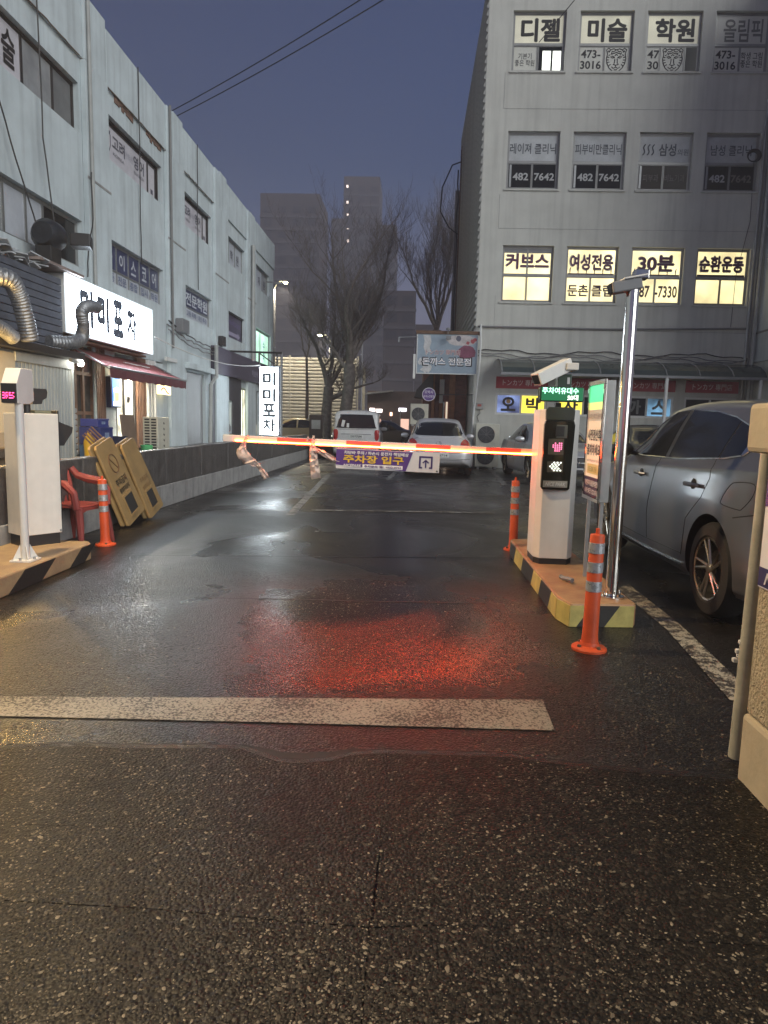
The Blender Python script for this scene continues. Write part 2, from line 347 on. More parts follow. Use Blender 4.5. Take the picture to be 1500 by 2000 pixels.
def slab(name, top, bot, z, lip=0.0):
    """asphalt slab between an upper (far) edge and a lower (near) edge; lip = width of the worn slope to a small groove"""
    b = MB(); n = len(top); m_ = len(bot)
    vs = [(x, y - lip, z) for x, y in top] + [(x, y, z) for x, y in bot[::-1]]
    b.add(vs, [tuple(range(n + m_))[::-1]])
    if lip:
        V = [(x, y - lip, z) for x, y in top] + [(x, y - lip * 0.35, z - 0.004) for x, y in top] + [(x, y, z - 0.010) for x, y in top]
        b.add(V, [(r * n + i + 1, r * n + i, (r + 1) * n + i, (r + 1) * n + i + 1) for i in range(n - 1) for r in range(2)], 1)
        V = [(x, y, z - 0.010) for x, y in top] + [(x, y + 0.002, -0.01) for x, y in top]
    else: V = [(x, y, z) for x, y in top] + [(x, y + 0.003, -0.01) for x, y in top]
    b.add(V, [(i + 1, i, n + i, n + i + 1) for i in range(n - 1)])
    lo = [(x, y, z) for x, y in bot] + [(x, y, -0.01) for x, y in bot]
    b.add(lo, [(i, i + 1, m_ + i + 1, m_ + i) for i in range(m_ - 1)])
    return b.build(name, [M_ASPH2, M_LIP], ground, fix=False)
def groove():
    q = [p for p in ed if -3 < p[0] < 1.3]; n = len(q); wv = lambda x: 0.012 + 0.045 * max(0.0, 1 - ((x + 0.40) / 0.26) ** 2)
    b = MB(); b.add([(x, y - 0.001, 0.0035) for x, y in q] + [(x, y + wv(x), 0.0035) for x, y in q], [(i, i + 1, n + i + 1, n + i) for i in range(n - 1)]); b.build('groove', M_BLACK, ground)
sx = -0.065
top_l = [p for p in ed if p[0] <= sx] + [(sx - 0.001, 2.692)]; top_r = [(sx + 0.001, 2.692)] + [p for p in ed if p[0] > sx]
slab('asphalt_slab', top_l, [(x, y + 0.002) for x, y in seam2[:-1]] + [(sx - 0.001, 2.081)], 0.015, 0.05)
slab('asphalt_slab', top_r, [(sx + 0.001, 1.672)] + [(x, y + 0.0015) for x, y in seam3[5:]], 0.0147, 0.05)
groove()
slab('asphalt_slab', [(x, y - 0.001) for x, y in seam2[:-1]] + [(sx - 0.001, 2.078)], [(x, y + 0.0015) for x, y in seam3[:4]] + [(sx - 0.012, 1.671)], 0.0152)
slab('asphalt_slab', [(x, y - 0.0015) for x, y in seam3[:5]], [(-4.2, -3.0), (-0.079, -3.0)], 0.0146)
slab('asphalt_slab', [(-0.074, 1.664)] + [(x, y - 0.0015) for x, y in seam3[5:]], [(-0.074, -3.0), (4.5, -3.0)], 0.0148)
# painted markings
sheet('stop_line', [(-3.3, 2.95), (-3.3, 2.74), (-1.808, 2.852), (-0.6, 2.905), (0.672, 2.946), (0.683, 3.29), (-0.6, 3.18), (-1.935, 3.059)], 0.004, M_PAINT)
sheet('parking_line', [(1.766, 5.763), (1.76, 4.6), (1.639, 3.388), (1.70, 3.36), (1.80, 3.50), (1.90, 4.7), (1.917, 5.934)], 0.004, M_PAINT2)
for x0, y0, x1, y1, w in [(-1.72, 9.6, -2.10, 17.2, 0.13), (-0.58, 16.2, -0.30, 21.5, 0.13), (2.12, 15.6, 2.42, 21.4, 0.13), (4.75, 15.6, 4.95, 21.4, 0.13), (-1.5, 10.25, 1.3, 10.55, 0.10), (-2.05, 16.2, 2.3, 16.5, 0.10)]:
    d = Vector((x1 - x0, y1 - y0)).normalized(); n = Vector((-d.y, d.x)) * w / 2
    dz = 0.004 if abs(y1 - y0) > 1 else 0.008
    sheet('parking_line', [(x0 + n.x, y0 + n.y), (x0 - n.x, y0 - n.y), (x1 - n.x, y1 - n.y), (x1 + n.x, y1 + n.y)], dz, M_PAINTF)
# tar seams across the lane
for pts in ([(-3.2, 6.35), (-2.5, 6.505), (-1.0, 6.7), (0.2, 6.86), (1.05, 6.98)], [(-1.6, 5.0), (-0.4, 5.06), (0.6, 5.12)], [(0.02, 5.06), (0.0, 4.5)]):
    b = MB(); q = []
    for (a, c), (d, e) in zip(pts[:-1], pts[1:]):
        for i in range(8): q.append((a + (d - a) * i / 8 + er.uniform(-.008, .008), c + (e - c) * i / 8 + er.uniform(-.008, .008)))
    q.append(pts[-1])
    b.add([(x, y - 0.009, 0.002) for x, y in q] + [(x, y + 0.009, 0.002) for x, y in q], [(i, i + 1, len(q) + i + 1, len(q) + i) for i in range(len(q) - 1)])
    b.build('tar_seam', M_DARK, ground)
# loose and half-bedded aggregate stones
def pebbles():
    rg = np.random.default_rng(5)
    n = 250000
    # even-ish in the picture: denser close by
    Y = 0.95 + (rg.random(n) ** 1.5) * 5.0
    X = rg.uniform(-1, 1, n) * (0.64 * Y + 0.35) + 0.03 * Y
    keep = ~((Y > 2.70) & (Y < 3.34) & (Y > 2.94 + (X - 0.67) * 0.05 - 0.02) & (Y < 3.29 + (X - 0.68) * 0.088 + 0.02) & (X < 0.7))
    keep &= ~((X > 1.0) & (Y > 4.5)) & (X < 1.6) & (X > -2.9)
    ey = np.interp(X, [p[0] for p in ed], [p[1] for p in ed])
    keep &= ~((Y > ey - 0.055) & (Y < ey + 0.02))
    keep &= rg.random(n) < np.clip(0.66 + 0.34 * np.sin(2.1 * X + 1.3) * np.sin(1.7 * Y + 0.4) + 0.24 * np.sin(4.3 * X - 2.9 * Y) + 0.2 * np.sin(7.7 * X + 6.1 * Y), 0.12, 1.0)   # uneven wear
    X, Y, ey = X[keep], Y[keep], ey[keep]; n = len(X)
    z0 = np.where(Y < ey, 0.0150, 0.0)
    s = rg.gamma(1.8, 0.0008, n) + 0.0013; s = np.minimum(s, 0.0075)
    base = np.array([(1, 0, 0), (-1, 0, 0), (0, 1, 0), (0, -1, 0), (0, 0, 1), (0.7, 0.7, 0.45), (-0.7, 0.7, 0.45), (-0.7, -0.7, 0.45), (0.7, -0.7, 0.45)], float)
    F = np.array([(0, 5, 4), (5, 2, 4), (2, 6, 4), (6, 1, 4), (1, 7, 4), (7, 3, 4), (3, 8, 4), (8, 0, 4)])
    a = rg.uniform(0, 6.283, n); ca, sa = np.cos(a), np.sin(a)
    sxx = s * rg.uniform(0.8, 1.5, n); syy = s * rg.uniform(0.6, 1.0, n); szz = s * rg.uniform(0.25, 0.5, n)
    jit = 1 + rg.uniform(-0.2, 0.2, (n, 9))
    lx = base[None, :, 0] * sxx[:, None] * jit; ly = base[None, :, 1] * syy[:, None] * jit; lz = base[None, :, 2] * szz[:, None]
    V = np.stack([lx * ca[:, None] - ly * sa[:, None] + X[:, None], lx * sa[:, None] + ly * ca[:, None] + Y[:, None], lz + z0[:, None]], -1).reshape(-1, 3)
    FF = (F[None] + (np.arange(n) * 9)[:, None, None]).reshape(-1, 3)
    me = bpy.data.meshes.new('aggregate_stones')
    me.vertices.add(len(V)); me.vertices.foreach_set('co', V.reshape(-1))
    me.loops.add(FF.size); me.loops.foreach_set('vertex_index', FF.reshape(-1))
    me.polygons.add(len(FF)); me.polygons.foreach_set('loop_start', np.arange(0, FF.size, 3)); me.polygons.foreach_set('loop_total', np.full(len(FF), 3))
    me.update()
    at = me.attributes.new('tone', 'FLOAT', 'POINT'); at.data.foreach_set('value', np.repeat(rg.random(n) ** 2.2, 9))
    m = bpy.data.materials.new('aggregate_stone'); m.use_nodes = True; nt = m.node_tree; b = nt.nodes["Principled BSDF"]
    an = nt.nodes.new("ShaderNodeAttribute"); an.attribute_name = 'tone'
    rp = nt.nodes.new("ShaderNodeValToRGB"); e = rp.color_ramp.elements
    e[0].color = (0.010, 0.0085, 0.007, 1); e[1].color = (0.30, 0.255, 0.185, 1); k = e.new(0.5); k.color = (0.042, 0.035, 0.026, 1)
    nt.links.new(an.outputs['Fac'], rp.inputs[0]); nt.links.new(rp.outputs[0], b.inputs['Base Color']); b.inputs['Roughness'].default_value = 0.5; b.inputs['Specular IOR Level'].default_value = 0.3
    me.materials.append(m)
    o = link('aggregate_stones', me); kind(o, 'stuff'); tag(o, 'pale aggregate stones bedded in the wet asphalt', 'gravel')
pebbles()
# far street beyond the car park, with its kerb and far footway
kind(sheet('road', [(-120, 30.5), (-120, 37.0), (120, 37.0), (120, 30.5)], 0.004, M_ASPH, None), 'structure')
sheet('centre_line', [(-60, 33.6), (60, 33.6), (60, 33.75), (-60, 33.75)], 0.010, mat('yellow_line', (0.5, 0.33, 0.05), 0.5, var=0.3), bpy.data.objects['road'])
b = MB(); b.bx(-120, 120, 37.0, 40.5, -0.02, 0.14); kind(b.build('pavement', M_CONC), 'structure')

# ================================================================== left terrace and retaining wall
b = MB(); b.bx(-7.0, -3.85, -2.0, 30.6, -0.02, 0.62); kind(b.build('terrace', M_CONC_DK), 'structure')
rw = thing('retaining_wall', 'long low retaining wall with rough dark upper band and pale concrete foot along the terrace', 'wall', (-3.7, 0, 0))
b = MB()
ys = [-2.0 + i * 0.9 for i in range(30)]
b.bx(-0.15, 0.0, -2.0, 24.2, 0, 0.334); b.build('concrete_foot', M_CONC, rw, 0.012)
wr = random.Random(4)
for i in range(30):
    y0 = -2.0 + i * 0.873; b = MB(); b.bx(-0.16, -0.012 + wr.uniform(-0.006, 0.006), y0, y0 + 0.867, 0.334, 0.865 + wr.uniform(-0.006, 0.004))
    b.build('wall_block', M_CONC_DK, rw, 0.014)

# ================================================================== left building
FL = Fr((-6.0, 0, 0), YR)          # a = y, b = z, faces +x
lb = thing('commercial_building', 'long pale three-storey commercial building with pilasters beside the terrace', 'building', (-6.0, 18, 0.62))
def LB(mb, name, m, par=None, **k):      # parts are modelled in place, then hung on the building's Empty
    o = mb.build(name, m, par or lb, **k)
    o.location = -Vector(lb.location) if par is None else (0, 0, 0)
    return o
def shift(o): o.location = Vector(o.location) - Vector(lb.location); return o
bays = [(9.55, 12.54), (13.58, 16.52), (17.92, 20.46), (22.03, 24.41), (25.80, 28.50)]
rows = [(3.94, 4.76), (6.24, 7.06)]
holes = [(a0, a1, b0, b1) for a0, a1 in bays for b0, b1 in rows]
holes[8] = (25.78, 28.85, 3.50, 4.76)
gf_holes = [(11.9, 16.4, 0.62, 2.62), (17.88, 19.66, 0.62, 2.56), (21.44, 22.59, 0.86, 1.90), (23.75, 24.95, 0.62, 2.42), (25.45, 26.75, 0.66, 2.42)]
b = MB(); FL.wall(b, -3.0, 29.3, 0.62, 8.46, holes + gf_holes, 0.24)
b.add([FL.p(29.3, z, d) for z, d in ((0.62, 0), (0.62, -12), (8.46, -12), (8.46, 0))], [(0, 1, 2, 3)])
FL.box(b, -3.0, 29.28, 8.30, 8.455, -12, -0.24)
LB(b, 'wall', M_WALL_L)
# parapet with its stepped coping
for (a0, a1, h) in [(-3, 12.95, 8.50), (12.97, 13.58, 8.62), (13.6, 17.2, 8.49), (17.22, 17.9, 8.58), (17.92, 21.2, 8.49), (21.22, 21.95, 8.60), (21.97, 25.0, 8.50), (25.02, 25.8, 8.56), (25.82, 29.32, 8.49)]:
    b = MB(); FL.box(b, a0, a1, 7.50, h, 0.002, 0.05); FL.box(b, a0, a1, 8.40, h + 0.012, -0.20, 0.002); LB(b, 'parapet_panel', M_WALL_L, bevel=0.008)
b = MB(); FL.box(b, -3.0, 29.32, 8.60 - 0.1, 8.56, -0.26, -0.2); LB(b, 'coping', M_ALUDK)
# pilasters
for (a0, a1) in [(8.4, 9.5), (12.62, 13.52), (16.66, 17.85), (20.55, 21.95), (24.5, 25.74)]:
    b = MB(); FL.box(b, a0, a1, 0.62, 7.49, 0.003, 0.10); FL.box(b, a0, a0 + 0.32, 7.49, 8.48, 0.05, 0.10); LB(b, 'pilaster', M_WALL_L, bevel=0.01)
    b = MB(); FL.box(b, a0 - 0.02, a1 + 0.02, 5.52, 5.56, 0.10, 0.108); LB(b, 'joint_band', M_CONC)
b = MB()
for a0, a1 in [(12.62, 17.5), (9.0, 12.5), (17.9, 20.5)]:
    q = wob(line_pts(FL.p(a0, 7.49, 0.052), FL.p(a1, 7.49, 0.052), 30), 0.012, int(a0)); b.tube(q, 0.010, 5)
LB(b, 'parapet_crack', M_RUST)
for a0 in (14.0, 15.6):
    b = MB(); q = line_pts(FL.p(a0, 7.46, 0.004), FL.p(a0 + 0.9, 7.47, 0.004), 8); 
    for i in range(8): FL.box(b, a0 + i * 0.11, a0 + i * 0.11 + 0.12, 7.40 + wr.uniform(-0.05, 0.03), 7.50 - 0.004, 0.003, 0.012 + wr.uniform(0, 0.01))
    LB(b, 'peeled_patch', mat('peeled_plaster', (0.20, 0.12, 0.09), 0.9, var=0.6, vscale=14, bump=0.4))
# windows with printed films
M_FILM = mat('pale_window_film', (0.56, 0.54, 0.58), 0.35, var=0.12, vscale=5)
M_FILMG = mat('grey_window_film', (0.30, 0.31, 0.32), 0.3, var=0.25, vscale=3)
M_FILMB = mat('navy_window_film', (0.045, 0.055, 0.13), 0.35, var=0.15, vscale=4)
M_FILMW = mat('dusty_white_film', (0.46, 0.49, 0.54), 0.4, var=0.12, vscale=4)
M_FILMP = mat('violet_window_film', (0.06, 0.045, 0.10), 0.35, var=0.2, vscale=4)
M_INKG = mat('grey_ink', (0.10, 0.10, 0.13), 0.6, var=0.1)
M_INKL = mat('pale_ink', (0.55, 0.58, 0.62), 0.5, var=0.08)
def window(F, par, a0, a1, b0, b1, divs, panes, depth=0.12, fm=M_ALUDK, ft=0.045, off=None):
    """frame + one pane object per division (divs: list of (a0, a1, b0, b1)); returns the frame"""
    L_ = -Vector(off) if off is not None else Vector((0, 0, 0))
    fb = MB()
    F.box(fb, a0 + .003, a0 + ft, b0 + .003, b1 - .003, -depth - 0.04, -depth + 0.03); F.box(fb, a1 - ft, a1 - .003, b0 + .003, b1 - .003, -depth - 0.04, -depth + 0.03)
    F.box(fb, a0 + ft, a1 - ft, b0 + .003, b0 + ft, -depth - 0.04, -depth + 0.028); F.box(fb, a0 + ft, a1 - ft, b1 - ft, b1 - .003, -depth - 0.04, -depth + 0.028)
    fr = fb.build('window', fm, par); fr.location = L_
    for (d0, d1, e0, e1), pm in zip(divs, panes):
        pb = MB(); F.box(pb, d0, d1, e0, e1, -depth - 0.02, -depth + 0.004); pb.build('pane', pm, fr)
        mb = MB()
        for (x0, x1, z0, z1) in ((d0 - 0.022, d0, e0, e1), (d1, d1 + 0.022, e0, e1), (d0 - 0.022, d1 + 0.022, e1, e1 + 0.022), (d0 - 0.022, d1 + 0.022, e0 - 0.022, e0)):
            F.box(mb, x0, x1, z0, z1, -depth - 0.03, -depth + 0.018)
        mb.build('sash', fm, fr)
    return fr
OFF = lb.location
def split(a0, a1, b0, b1, cuts, m=0.06):
    xs = [a0] + list(cuts) + [a1]
    return [(xs[i] + (m if i == 0 else 0.03), xs[i + 1] - (m if i == len(xs) - 2 else 0.03), b0 + m, b1 - m) for i in range(len(xs) - 1)]
# bay 1
a0, a1 = bays[0]; b0, b1 = rows[1]
w = window(FL, lb, a0, a1, b0, b1, split(a0, a1, b0, b1, (10.95, 11.85)), [M_FILM, M_FILMG, mat('ribbed_grey_film', (0.15, 0.155, 0.16), 0.4, var=0.2)], off=OFF)
FL.text('술', w, M_BLACK, 10.62, 6.66, -0.112, 0.34, 0.5, 0.03); FL.text('미', w, M_BLACK, 10.05, 6.66, -0.112, 0.5, 0.5, 0.03)
b0, b1 = rows[0]
window(FL, lb, a0, a1, b0, b1, split(a0, a1, b0, b1, (10.3, 10.9, 11.4)), [M_FILMG, M_FILMW, M_FILMW, M_GLASSDK], fm=M_ALU, off=OFF)
# bays 2 and 3: language school films
def school(a0, a1, full):
    b0, b1 = rows[1]
    cut = a0 + (a1 - a0) * 0.80
    w = window(FL, lb, a0, a1, b0, b1, [(a0 + 0.10, cut - 0.03, b0 + 0.04, b1 - 0.11), (cut + 0.03, a1 - 0.16, b0 + 0.04, b1 - 0.11)], [M_FILM, M_FILM], off=OFF)
    W = a1 - a0; D = -0.113
    if full:
        fb = MB(); FL.box(fb, a0 + 0.19 * W / 3, a0 + 0.48 * W / 3, 6.80, 6.87, D, D + 0.003); fb.build('printed_band', M_INKG, w)
        sb = MB(); cx = a0 + 0.335 * W / 3
        pts = [(cx - 0.14, 6.80), (cx - 0.14, 6.60), (cx - 0.08, 6.48), (cx, 6.42), (cx + 0.08, 6.48), (cx + 0.14, 6.60), (cx + 0.14, 6.80)]
        sb.tube([FL.p(a, z, D + 0.002) for a, z in pts], 0.007, 5); sb.build('printed_crest', M_INKG, w)
        FL.text('K', w, M_INKG, cx - 0.05, 6.70, D, 0.10, 0.10, 0.01); FL.text('L', w, M_INKG, cx + 0.05, 6.60, D, 0.08, 0.10, 0.01); FL.text('E', w, M_INKG, cx - 0.01, 6.50, D, 0.08, 0.09, 0.01)
    else:
        fb = MB(); FL.box(fb, a0 + 0.12, a0 + 0.25, 6.76, 6.90, D, D + 0.003); fb.build('printed_band', M_INKG, w)
    FL.text('고려', w, M_INKG, a0 + 0.29 * W, 6.72, D, 0.20 * W, 0.26, 0.035)
    FL.text('어학원', w, mat('faint_ink', (0.40, 0.40, 0.46), 0.6), a0 + 0.46 * W, 6.70, D, 0.14 * W, 0.14, 0.0)
    FL.text('영어', w, M_INKG, a0 + 0.64 * W, 6.72, D, 0.19 * W, 0.26, 0.035)
    FL.text('KOREA', w, M_INKG, a0 + 0.29 * W, 6.50, D, 0.18 * W, 0.06, 0.0)
    FL.text('ENGLISH', w, M_INKG, a0 + 0.64 * W, 6.50, D, 0.18 * W, 0.06, 0.0)
    fb = MB(); FL.box(fb, a1 - 0.40, a1 - 0.27, 6.36, 6.46, D, D + 0.003); fb.build('printed_mark', M_INKG, w)
school(*bays[1], True); school(*bays[2], False)
a0, a1 = bays[1]; b0, b1 = rows[0]; st = (a1 - a0) / 5
w = window(FL, lb, a0, a1, b0, b1, [(a0 + 0.04 + i * st, a0 + st * (i + 1) - 0.005, 4.25, b1 - 0.05) for i in range(5)] + [(a0 + 0.04 + i * st, a0 + st * (i + 1) - 0.005, b0 + 0.03, 4.21) for i in range(5)], [M_FILMB] * 5 + [M_FILMW] * 5, fm=M_ALU, off=OFF, ft=0.03)
for i, ch in enumerate('하이스코어'): FL.text(ch, w, M_INKL, a0 + st * (i + 0.5), 4.48, -0.113, 0.26, 0.30, 0.02)
for i, ch in enumerate(['고등', '전문', '종합', '입시', '학원']): FL.text(ch, w, mat('blue_ink', (0.16, 0.19, 0.30), 0.6), a0 + st * (i + 0.5), 4.09, -0.113, 0.40, 0.17, 0.03)
a0, a1 = bays[2]
w = window(FL, lb, a0, a1, b0, b1, [(a0 + 0.05, a1 - 0.05, 4.27, b1 - 0.05), (a0 + 0.05, a1 - 0.05, b0 + 0.04, 4.23)], [M_FILMB, M_FILMW], fm=M_ALU, off=OFF, ft=0.03)
FL.text('어전문학원', w, M_INKL, (a0 + a1) / 2 - 0.02, 4.49, -0.113, 2.35, 0.33, 0.03)
FL.text('중등 고등 독해 · 내신 특강', w, mat('blue_ink', (0, 0, 0)), (a0 + a1) / 2, 4.11, -0.113, 2.2, 0.14, 0.025)
# bay 4 and 5
a0, a1 = bays[3]; b0, b1 = rows[1]
w = window(FL, lb, a0, a1, b0, b1, split(a0, a1, b0, b1, (22.75, 23.45)), [M_FILMG, M_FILMW, M_FILMW], fm=M_ALU, off=OFF)
for x, ch in ((22.35, '수'), (23.1, '학'), (23.85, '원')): FL.text(ch, w, M_INKG, x, 6.62, -0.113, 0.3, 0.32, 0.02)
b0, b1 = rows[0]
w = window(FL, lb, a0, a1, b0, b1, [(a0 + 0.04, a1 - 0.04, b0 + 0.04, b1 - 0.04)], [M_FILMP], off=OFF, ft=0.03)
FL.text('고·영어수학교습소', w, mat('violet_ink', (0.20, 0.16, 0.32), 0.6), (a0 + a1) / 2, 4.47, -0.113, 1.9, 0.17, 0.02)
ab = MB(); ab.prism([(a0 + 0.25, 4.06), (a1 - 0.55, 4.06), (a1 - 0.55, 4.00), (a1 - 0.25, 4.12), (a1 - 0.55, 4.24), (a1 - 0.55, 4.18), (a0 + 0.25, 4.18)], FL.p(0, 0, -0.112), YR, ZU, 0.003); ab.build('printed_arrow', mat('lilac_ink', (0.34, 0.31, 0.44), 0.6), w)
a0, a1 = bays[4]; b0, b1 = rows[1]
w = window(FL, lb, a0, a1, b0, b1, split(a0, a1, b0, b1, (26.6, 27.6)), [M_FILMG, M_FILMW, M_FILMG], fm=M_ALU, off=OFF)
for x, ch in ((26.2, '영'), (27.1, '재'), (28.0, '원')): FL.text(ch, w, M_INKG, x, 6.62, -0.113, 0.3, 0.32, 0.02)
M_LITG = emis('lit_green_window', (0.55, 1.0, 0.72), 0.75, base=(0.4, 0.5, 0.42), var=0.5, vscale=1.6)
w = window(FL, lb, 25.78, 28.85, 3.50, 4.76, split(25.78, 28.85, 3.50, 4.76, (27.3,)), [M_LITG, M_LITG], fm=M_ALU, off=OFF)
FL.text('영\n어\n교\n실', w, M_INKG, 26.6, 4.1, -0.113, 0.22, 0.95, 0.0); FL.text('수\n학', w, mat('teal_ink', (0.05, 0.25, 0.4), 0.6), 28.0, 4.05, -0.113, 0.32, 0.8, 0.03)
# ground floor right part: dark fascia and lit shop openings
b = MB(); FL.box(b, 20.30, 29.2, 2.66, 3.46, 0.003, 0.16); LB(b, 'shop_fascia', mat('dark_violet_panel', (0.085, 0.075, 0.11), 0.55, var=0.2, vscale=3), bevel=0.01)
t_ = FL.text('백송분식', lb, mat('faded_ink', (0.30, 0.28, 0.36), 0.6), 25.3, 2.98, 0.161, 0.95, 0.22, 0.02); shift(t_)
M_CLAD = mat('dark_grey_cladding', (0.085, 0.085, 0.10), 0.6, var=0.3, vscale=3)
for q in ((20.3, 21.42, 0.63, 2.655), (22.62, 23.72, 0.63, 2.655), (24.97, 25.43, 0.63, 2.655), (26.77, 29.2, 0.63, 2.655), (21.425, 22.615, 1.93, 2.655), (21.425, 22.615, 0.63, 0.85)):
    b = MB(); FL.box(b, *q, 0.003, 0.05); LB(b, 'shop_cladding', M_CLAD, bevel=0.006)
M_LITW = emis('lit_shop_glass', (1.0, 0.95, 0.70), 0.95, base=(0.5, 0.48, 0.4), var=0.75, vscale=2.4)
M_LITW2 = emis('lit_shop_interior', (0.95, 1.0, 0.74), 1.05, base=(0.5, 0.5, 0.4), var=0.6, vscale=1.7)
window(FL, lb, 21.44, 22.59, 0.86, 1.90, [(21.52, 22.51, 0.93, 1.83)], [M_LITW], off=OFF, fm=M_ALU)
window(FL, lb, 23.75, 24.95, 0.62, 2.42, split(23.75, 24.95, 0.62, 2.42, (24.5,)), [M_LITW2, M_LITW], off=OFF, fm=M_ALU)
window(FL, lb, 25.45, 26.75, 0.66, 2.42, [(25.52, 26.68, 1.2, 2.35), (25.52, 26.68, 0.74, 1.14)], [mat('frosted_door', (0.34, 0.35, 0.34), 0.4), M_LITW], off=OFF, fm=M_ALU)
b = MB()
for i in range(4): b.lathe([(0.001, 0), (0.09, 0.0), (0.10, 0.16), (0.02, 0.3), (0.001, 0.32)], FL.p(21.7 + i * 0.24, 0.92 + 0.0, -0.07), 8)
LB(b, 'counter_jars', M_GREYP)
# steel service door with lintel, and a shop front opening for the snack bar
sd = thing('steel_door', 'plain grey steel service door with a projecting lintel right of the awning', 'door', (-6.0, 18.77, 0.62))
b = MB(); FL.box(b, 17.90, 19.64, 0.625, 2.54, -0.10, -0.05); o = b.build('door_leaf', mat('grey_door_paint', (0.27, 0.28, 0.29), 0.5, var=0.12, vscale=3, streak=0.2), sd); o.location = -Vector(sd.location)
b = MB(); FL.box(b, 17.70, 20.0, 2.60, 2.75, 0.003, 0.22); o = b.build('lintel', M_WALL_L, sd, 0.01); o.location = -Vector(sd.location)
b = MB(); FL.box(b, 18.02, 18.2, 1.5, 1.53, -0.05, -0.01); FL.box(b, 18.06, 18.1, 1.25, 1.5, -0.05, -0.03); o = b.build('handle', M_ALU, sd); o.location = -Vector(sd.location)
# dark end face return and gutter downpipes with cables
def pipe(name, label, pts, r, m, cat='pipe', group=None, n=8, clips=()):
    b = MB(); b.tube(pts, r, n); o = b.build(name, m, None, smooth=True); tag(o, label, cat, group); return o
pipe('drain_pipe', 'thin brown drain pipe down the first pilaster above the snack bar', [FL.p(12.70, 8.6, 0.14), FL.p(12.70, 5.6, 0.14), FL.p(12.72, 5.2, 0.13), FL.p(12.70, 3.0, 0.14)], 0.035, M_PIPE)
pipe('drain_pipe', 'grey drain pipe down the pilaster beside the fourth window bay', [FL.p(24.9, 7.4, 0.19), FL.p(24.9, 6.6, 0.19), FL.p(24.86, 5.2, 0.19), FL.p(24.86, 3.4, 0.19)], 0.07, M_PIPE)
pipe('drain_pipe', 'dark drain pipe down the pilaster between the school windows', [FL.p(16.75, 8.5, 0.14), FL.p(16.75, 3.0, 0.14)], 0.03, M_CABLEG)
pipe('drain_pipe', 'pale drain pipe with an elbow right of the steel door', [FL.p(20.2, 3.45, 0.2), FL.p(20.2, 2.55, 0.2), FL.p(19.9, 2.3, 0.12), FL.p(19.86, 0.63, 0.10)], 0.06, M_PIPE)
for i, (lab, pts) in enumerate([
    ('black cable hanging down the facade over the first window bay', [FL.p(11.0, 8.55, 0.10), FL.p(11.02, 7.2, 0.14), FL.p(11.08, 5.6, 0.12), FL.p(11.2, 4.2, 0.2), FL.p(11.25, 3.6, 0.25)]),
    ('slanting cable crossing the upper left wall down to the duct', [FL.p(9.9, 5.9, 0.08), FL.p(10.3, 5.0, 0.12), FL.p(10.7, 4.1, 0.2), FL.p(10.95, 3.4, 0.3)]),
    ('double cable looping from the first pilaster to the sign box', [FL.p(12.6, 5.62, 0.16), FL.p(12.5, 4.8, 0.22), FL.p(12.2, 4.2, 0.26), FL.p(12.0, 3.7, 0.32)]),
    ('black cable down the middle of the language school bay', [FL.p(15.05, 8.52, 0.08), FL.p(15.05, 7.0, 0.08), FL.p(15.1, 5.5, 0.05), FL.p(15.15, 4.6, 0.03)]),
    ('thin cable down the second language school bay', [FL.p(19.0, 8.5, 0.08), FL.p(19.03, 6.6, 0.05), FL.p(19.1, 4.8, 0.03)])]):
    q = []
    for p0, p1 in zip(pts[:-1], pts[1:]): q += line_pts(p0, p1, 4)[:-1]
    pipe('cable', lab, wob(q + [pts[-1]], 0.006, i), 0.012, M_CABLE, 'cable', None, 5)
pipe('cable', 'white cable sagging from the lit sign box to the hanging vertical sign', sag((-5.45, 14.45, 3.0), (-4.9, 22.0, 3.05), 0.22, 20), 0.012, M_WHITEP, 'cable', None, 6)
for i in range(3):
    pipe('cable', ['bundle of old cables slung low along the facade', 'looping thin wire under the cable bundle', 'thin dark cable above the cable bundle'][i], wob(sag(FL.p(16.5, 3.6 - i * 0.08, 0.1), FL.p(21.5, 3.42 - i * 0.05, 0.12), 0.12 + 0.05 * i, 18), 0.03, 20 + i), 0.018, M_CABLEG if i else M_CABLE, 'cable', None, 5)
jb = MB(); FL.box(jb, 17.0, 17.5, 3.42, 3.75, 0.12, 0.3); tag(jb.build('junction_box', M_GREYP, bevel=0.01), 'grey junction box under the navy window film', 'box')
jb = MB(); FL.box(jb, 20.7, 21.05, 3.5, 3.78, 0.12, 0.26); tag(jb.build('junction_box', M_ALUDK, bevel=0.01), 'small dark junction box above the pale drain pipe', 'box')
jb = MB(); FL.box(jb, 16.2, 16.95, 2.66, 2.75, 0.11, 0.17); tag(jb.build('tube_lamp', M_WHITEP, bevel=0.01), 'unlit white tube lamp on the wall right of the awning', 'lamp')
b = MB(); b.cyl(FL.p(27.9, 6.75, 0.0), FL.p(27.9, 6.72, 0.45), 0.03, 8); b.box(FL.p(27.9, 6.70, 0.55), (0.3, 0.10, 0.10)); tag(b.build('wall_camera', M_GREYP, bevel=0.008), 'small grey security camera on an arm at the far end of the pale building', 'camera')
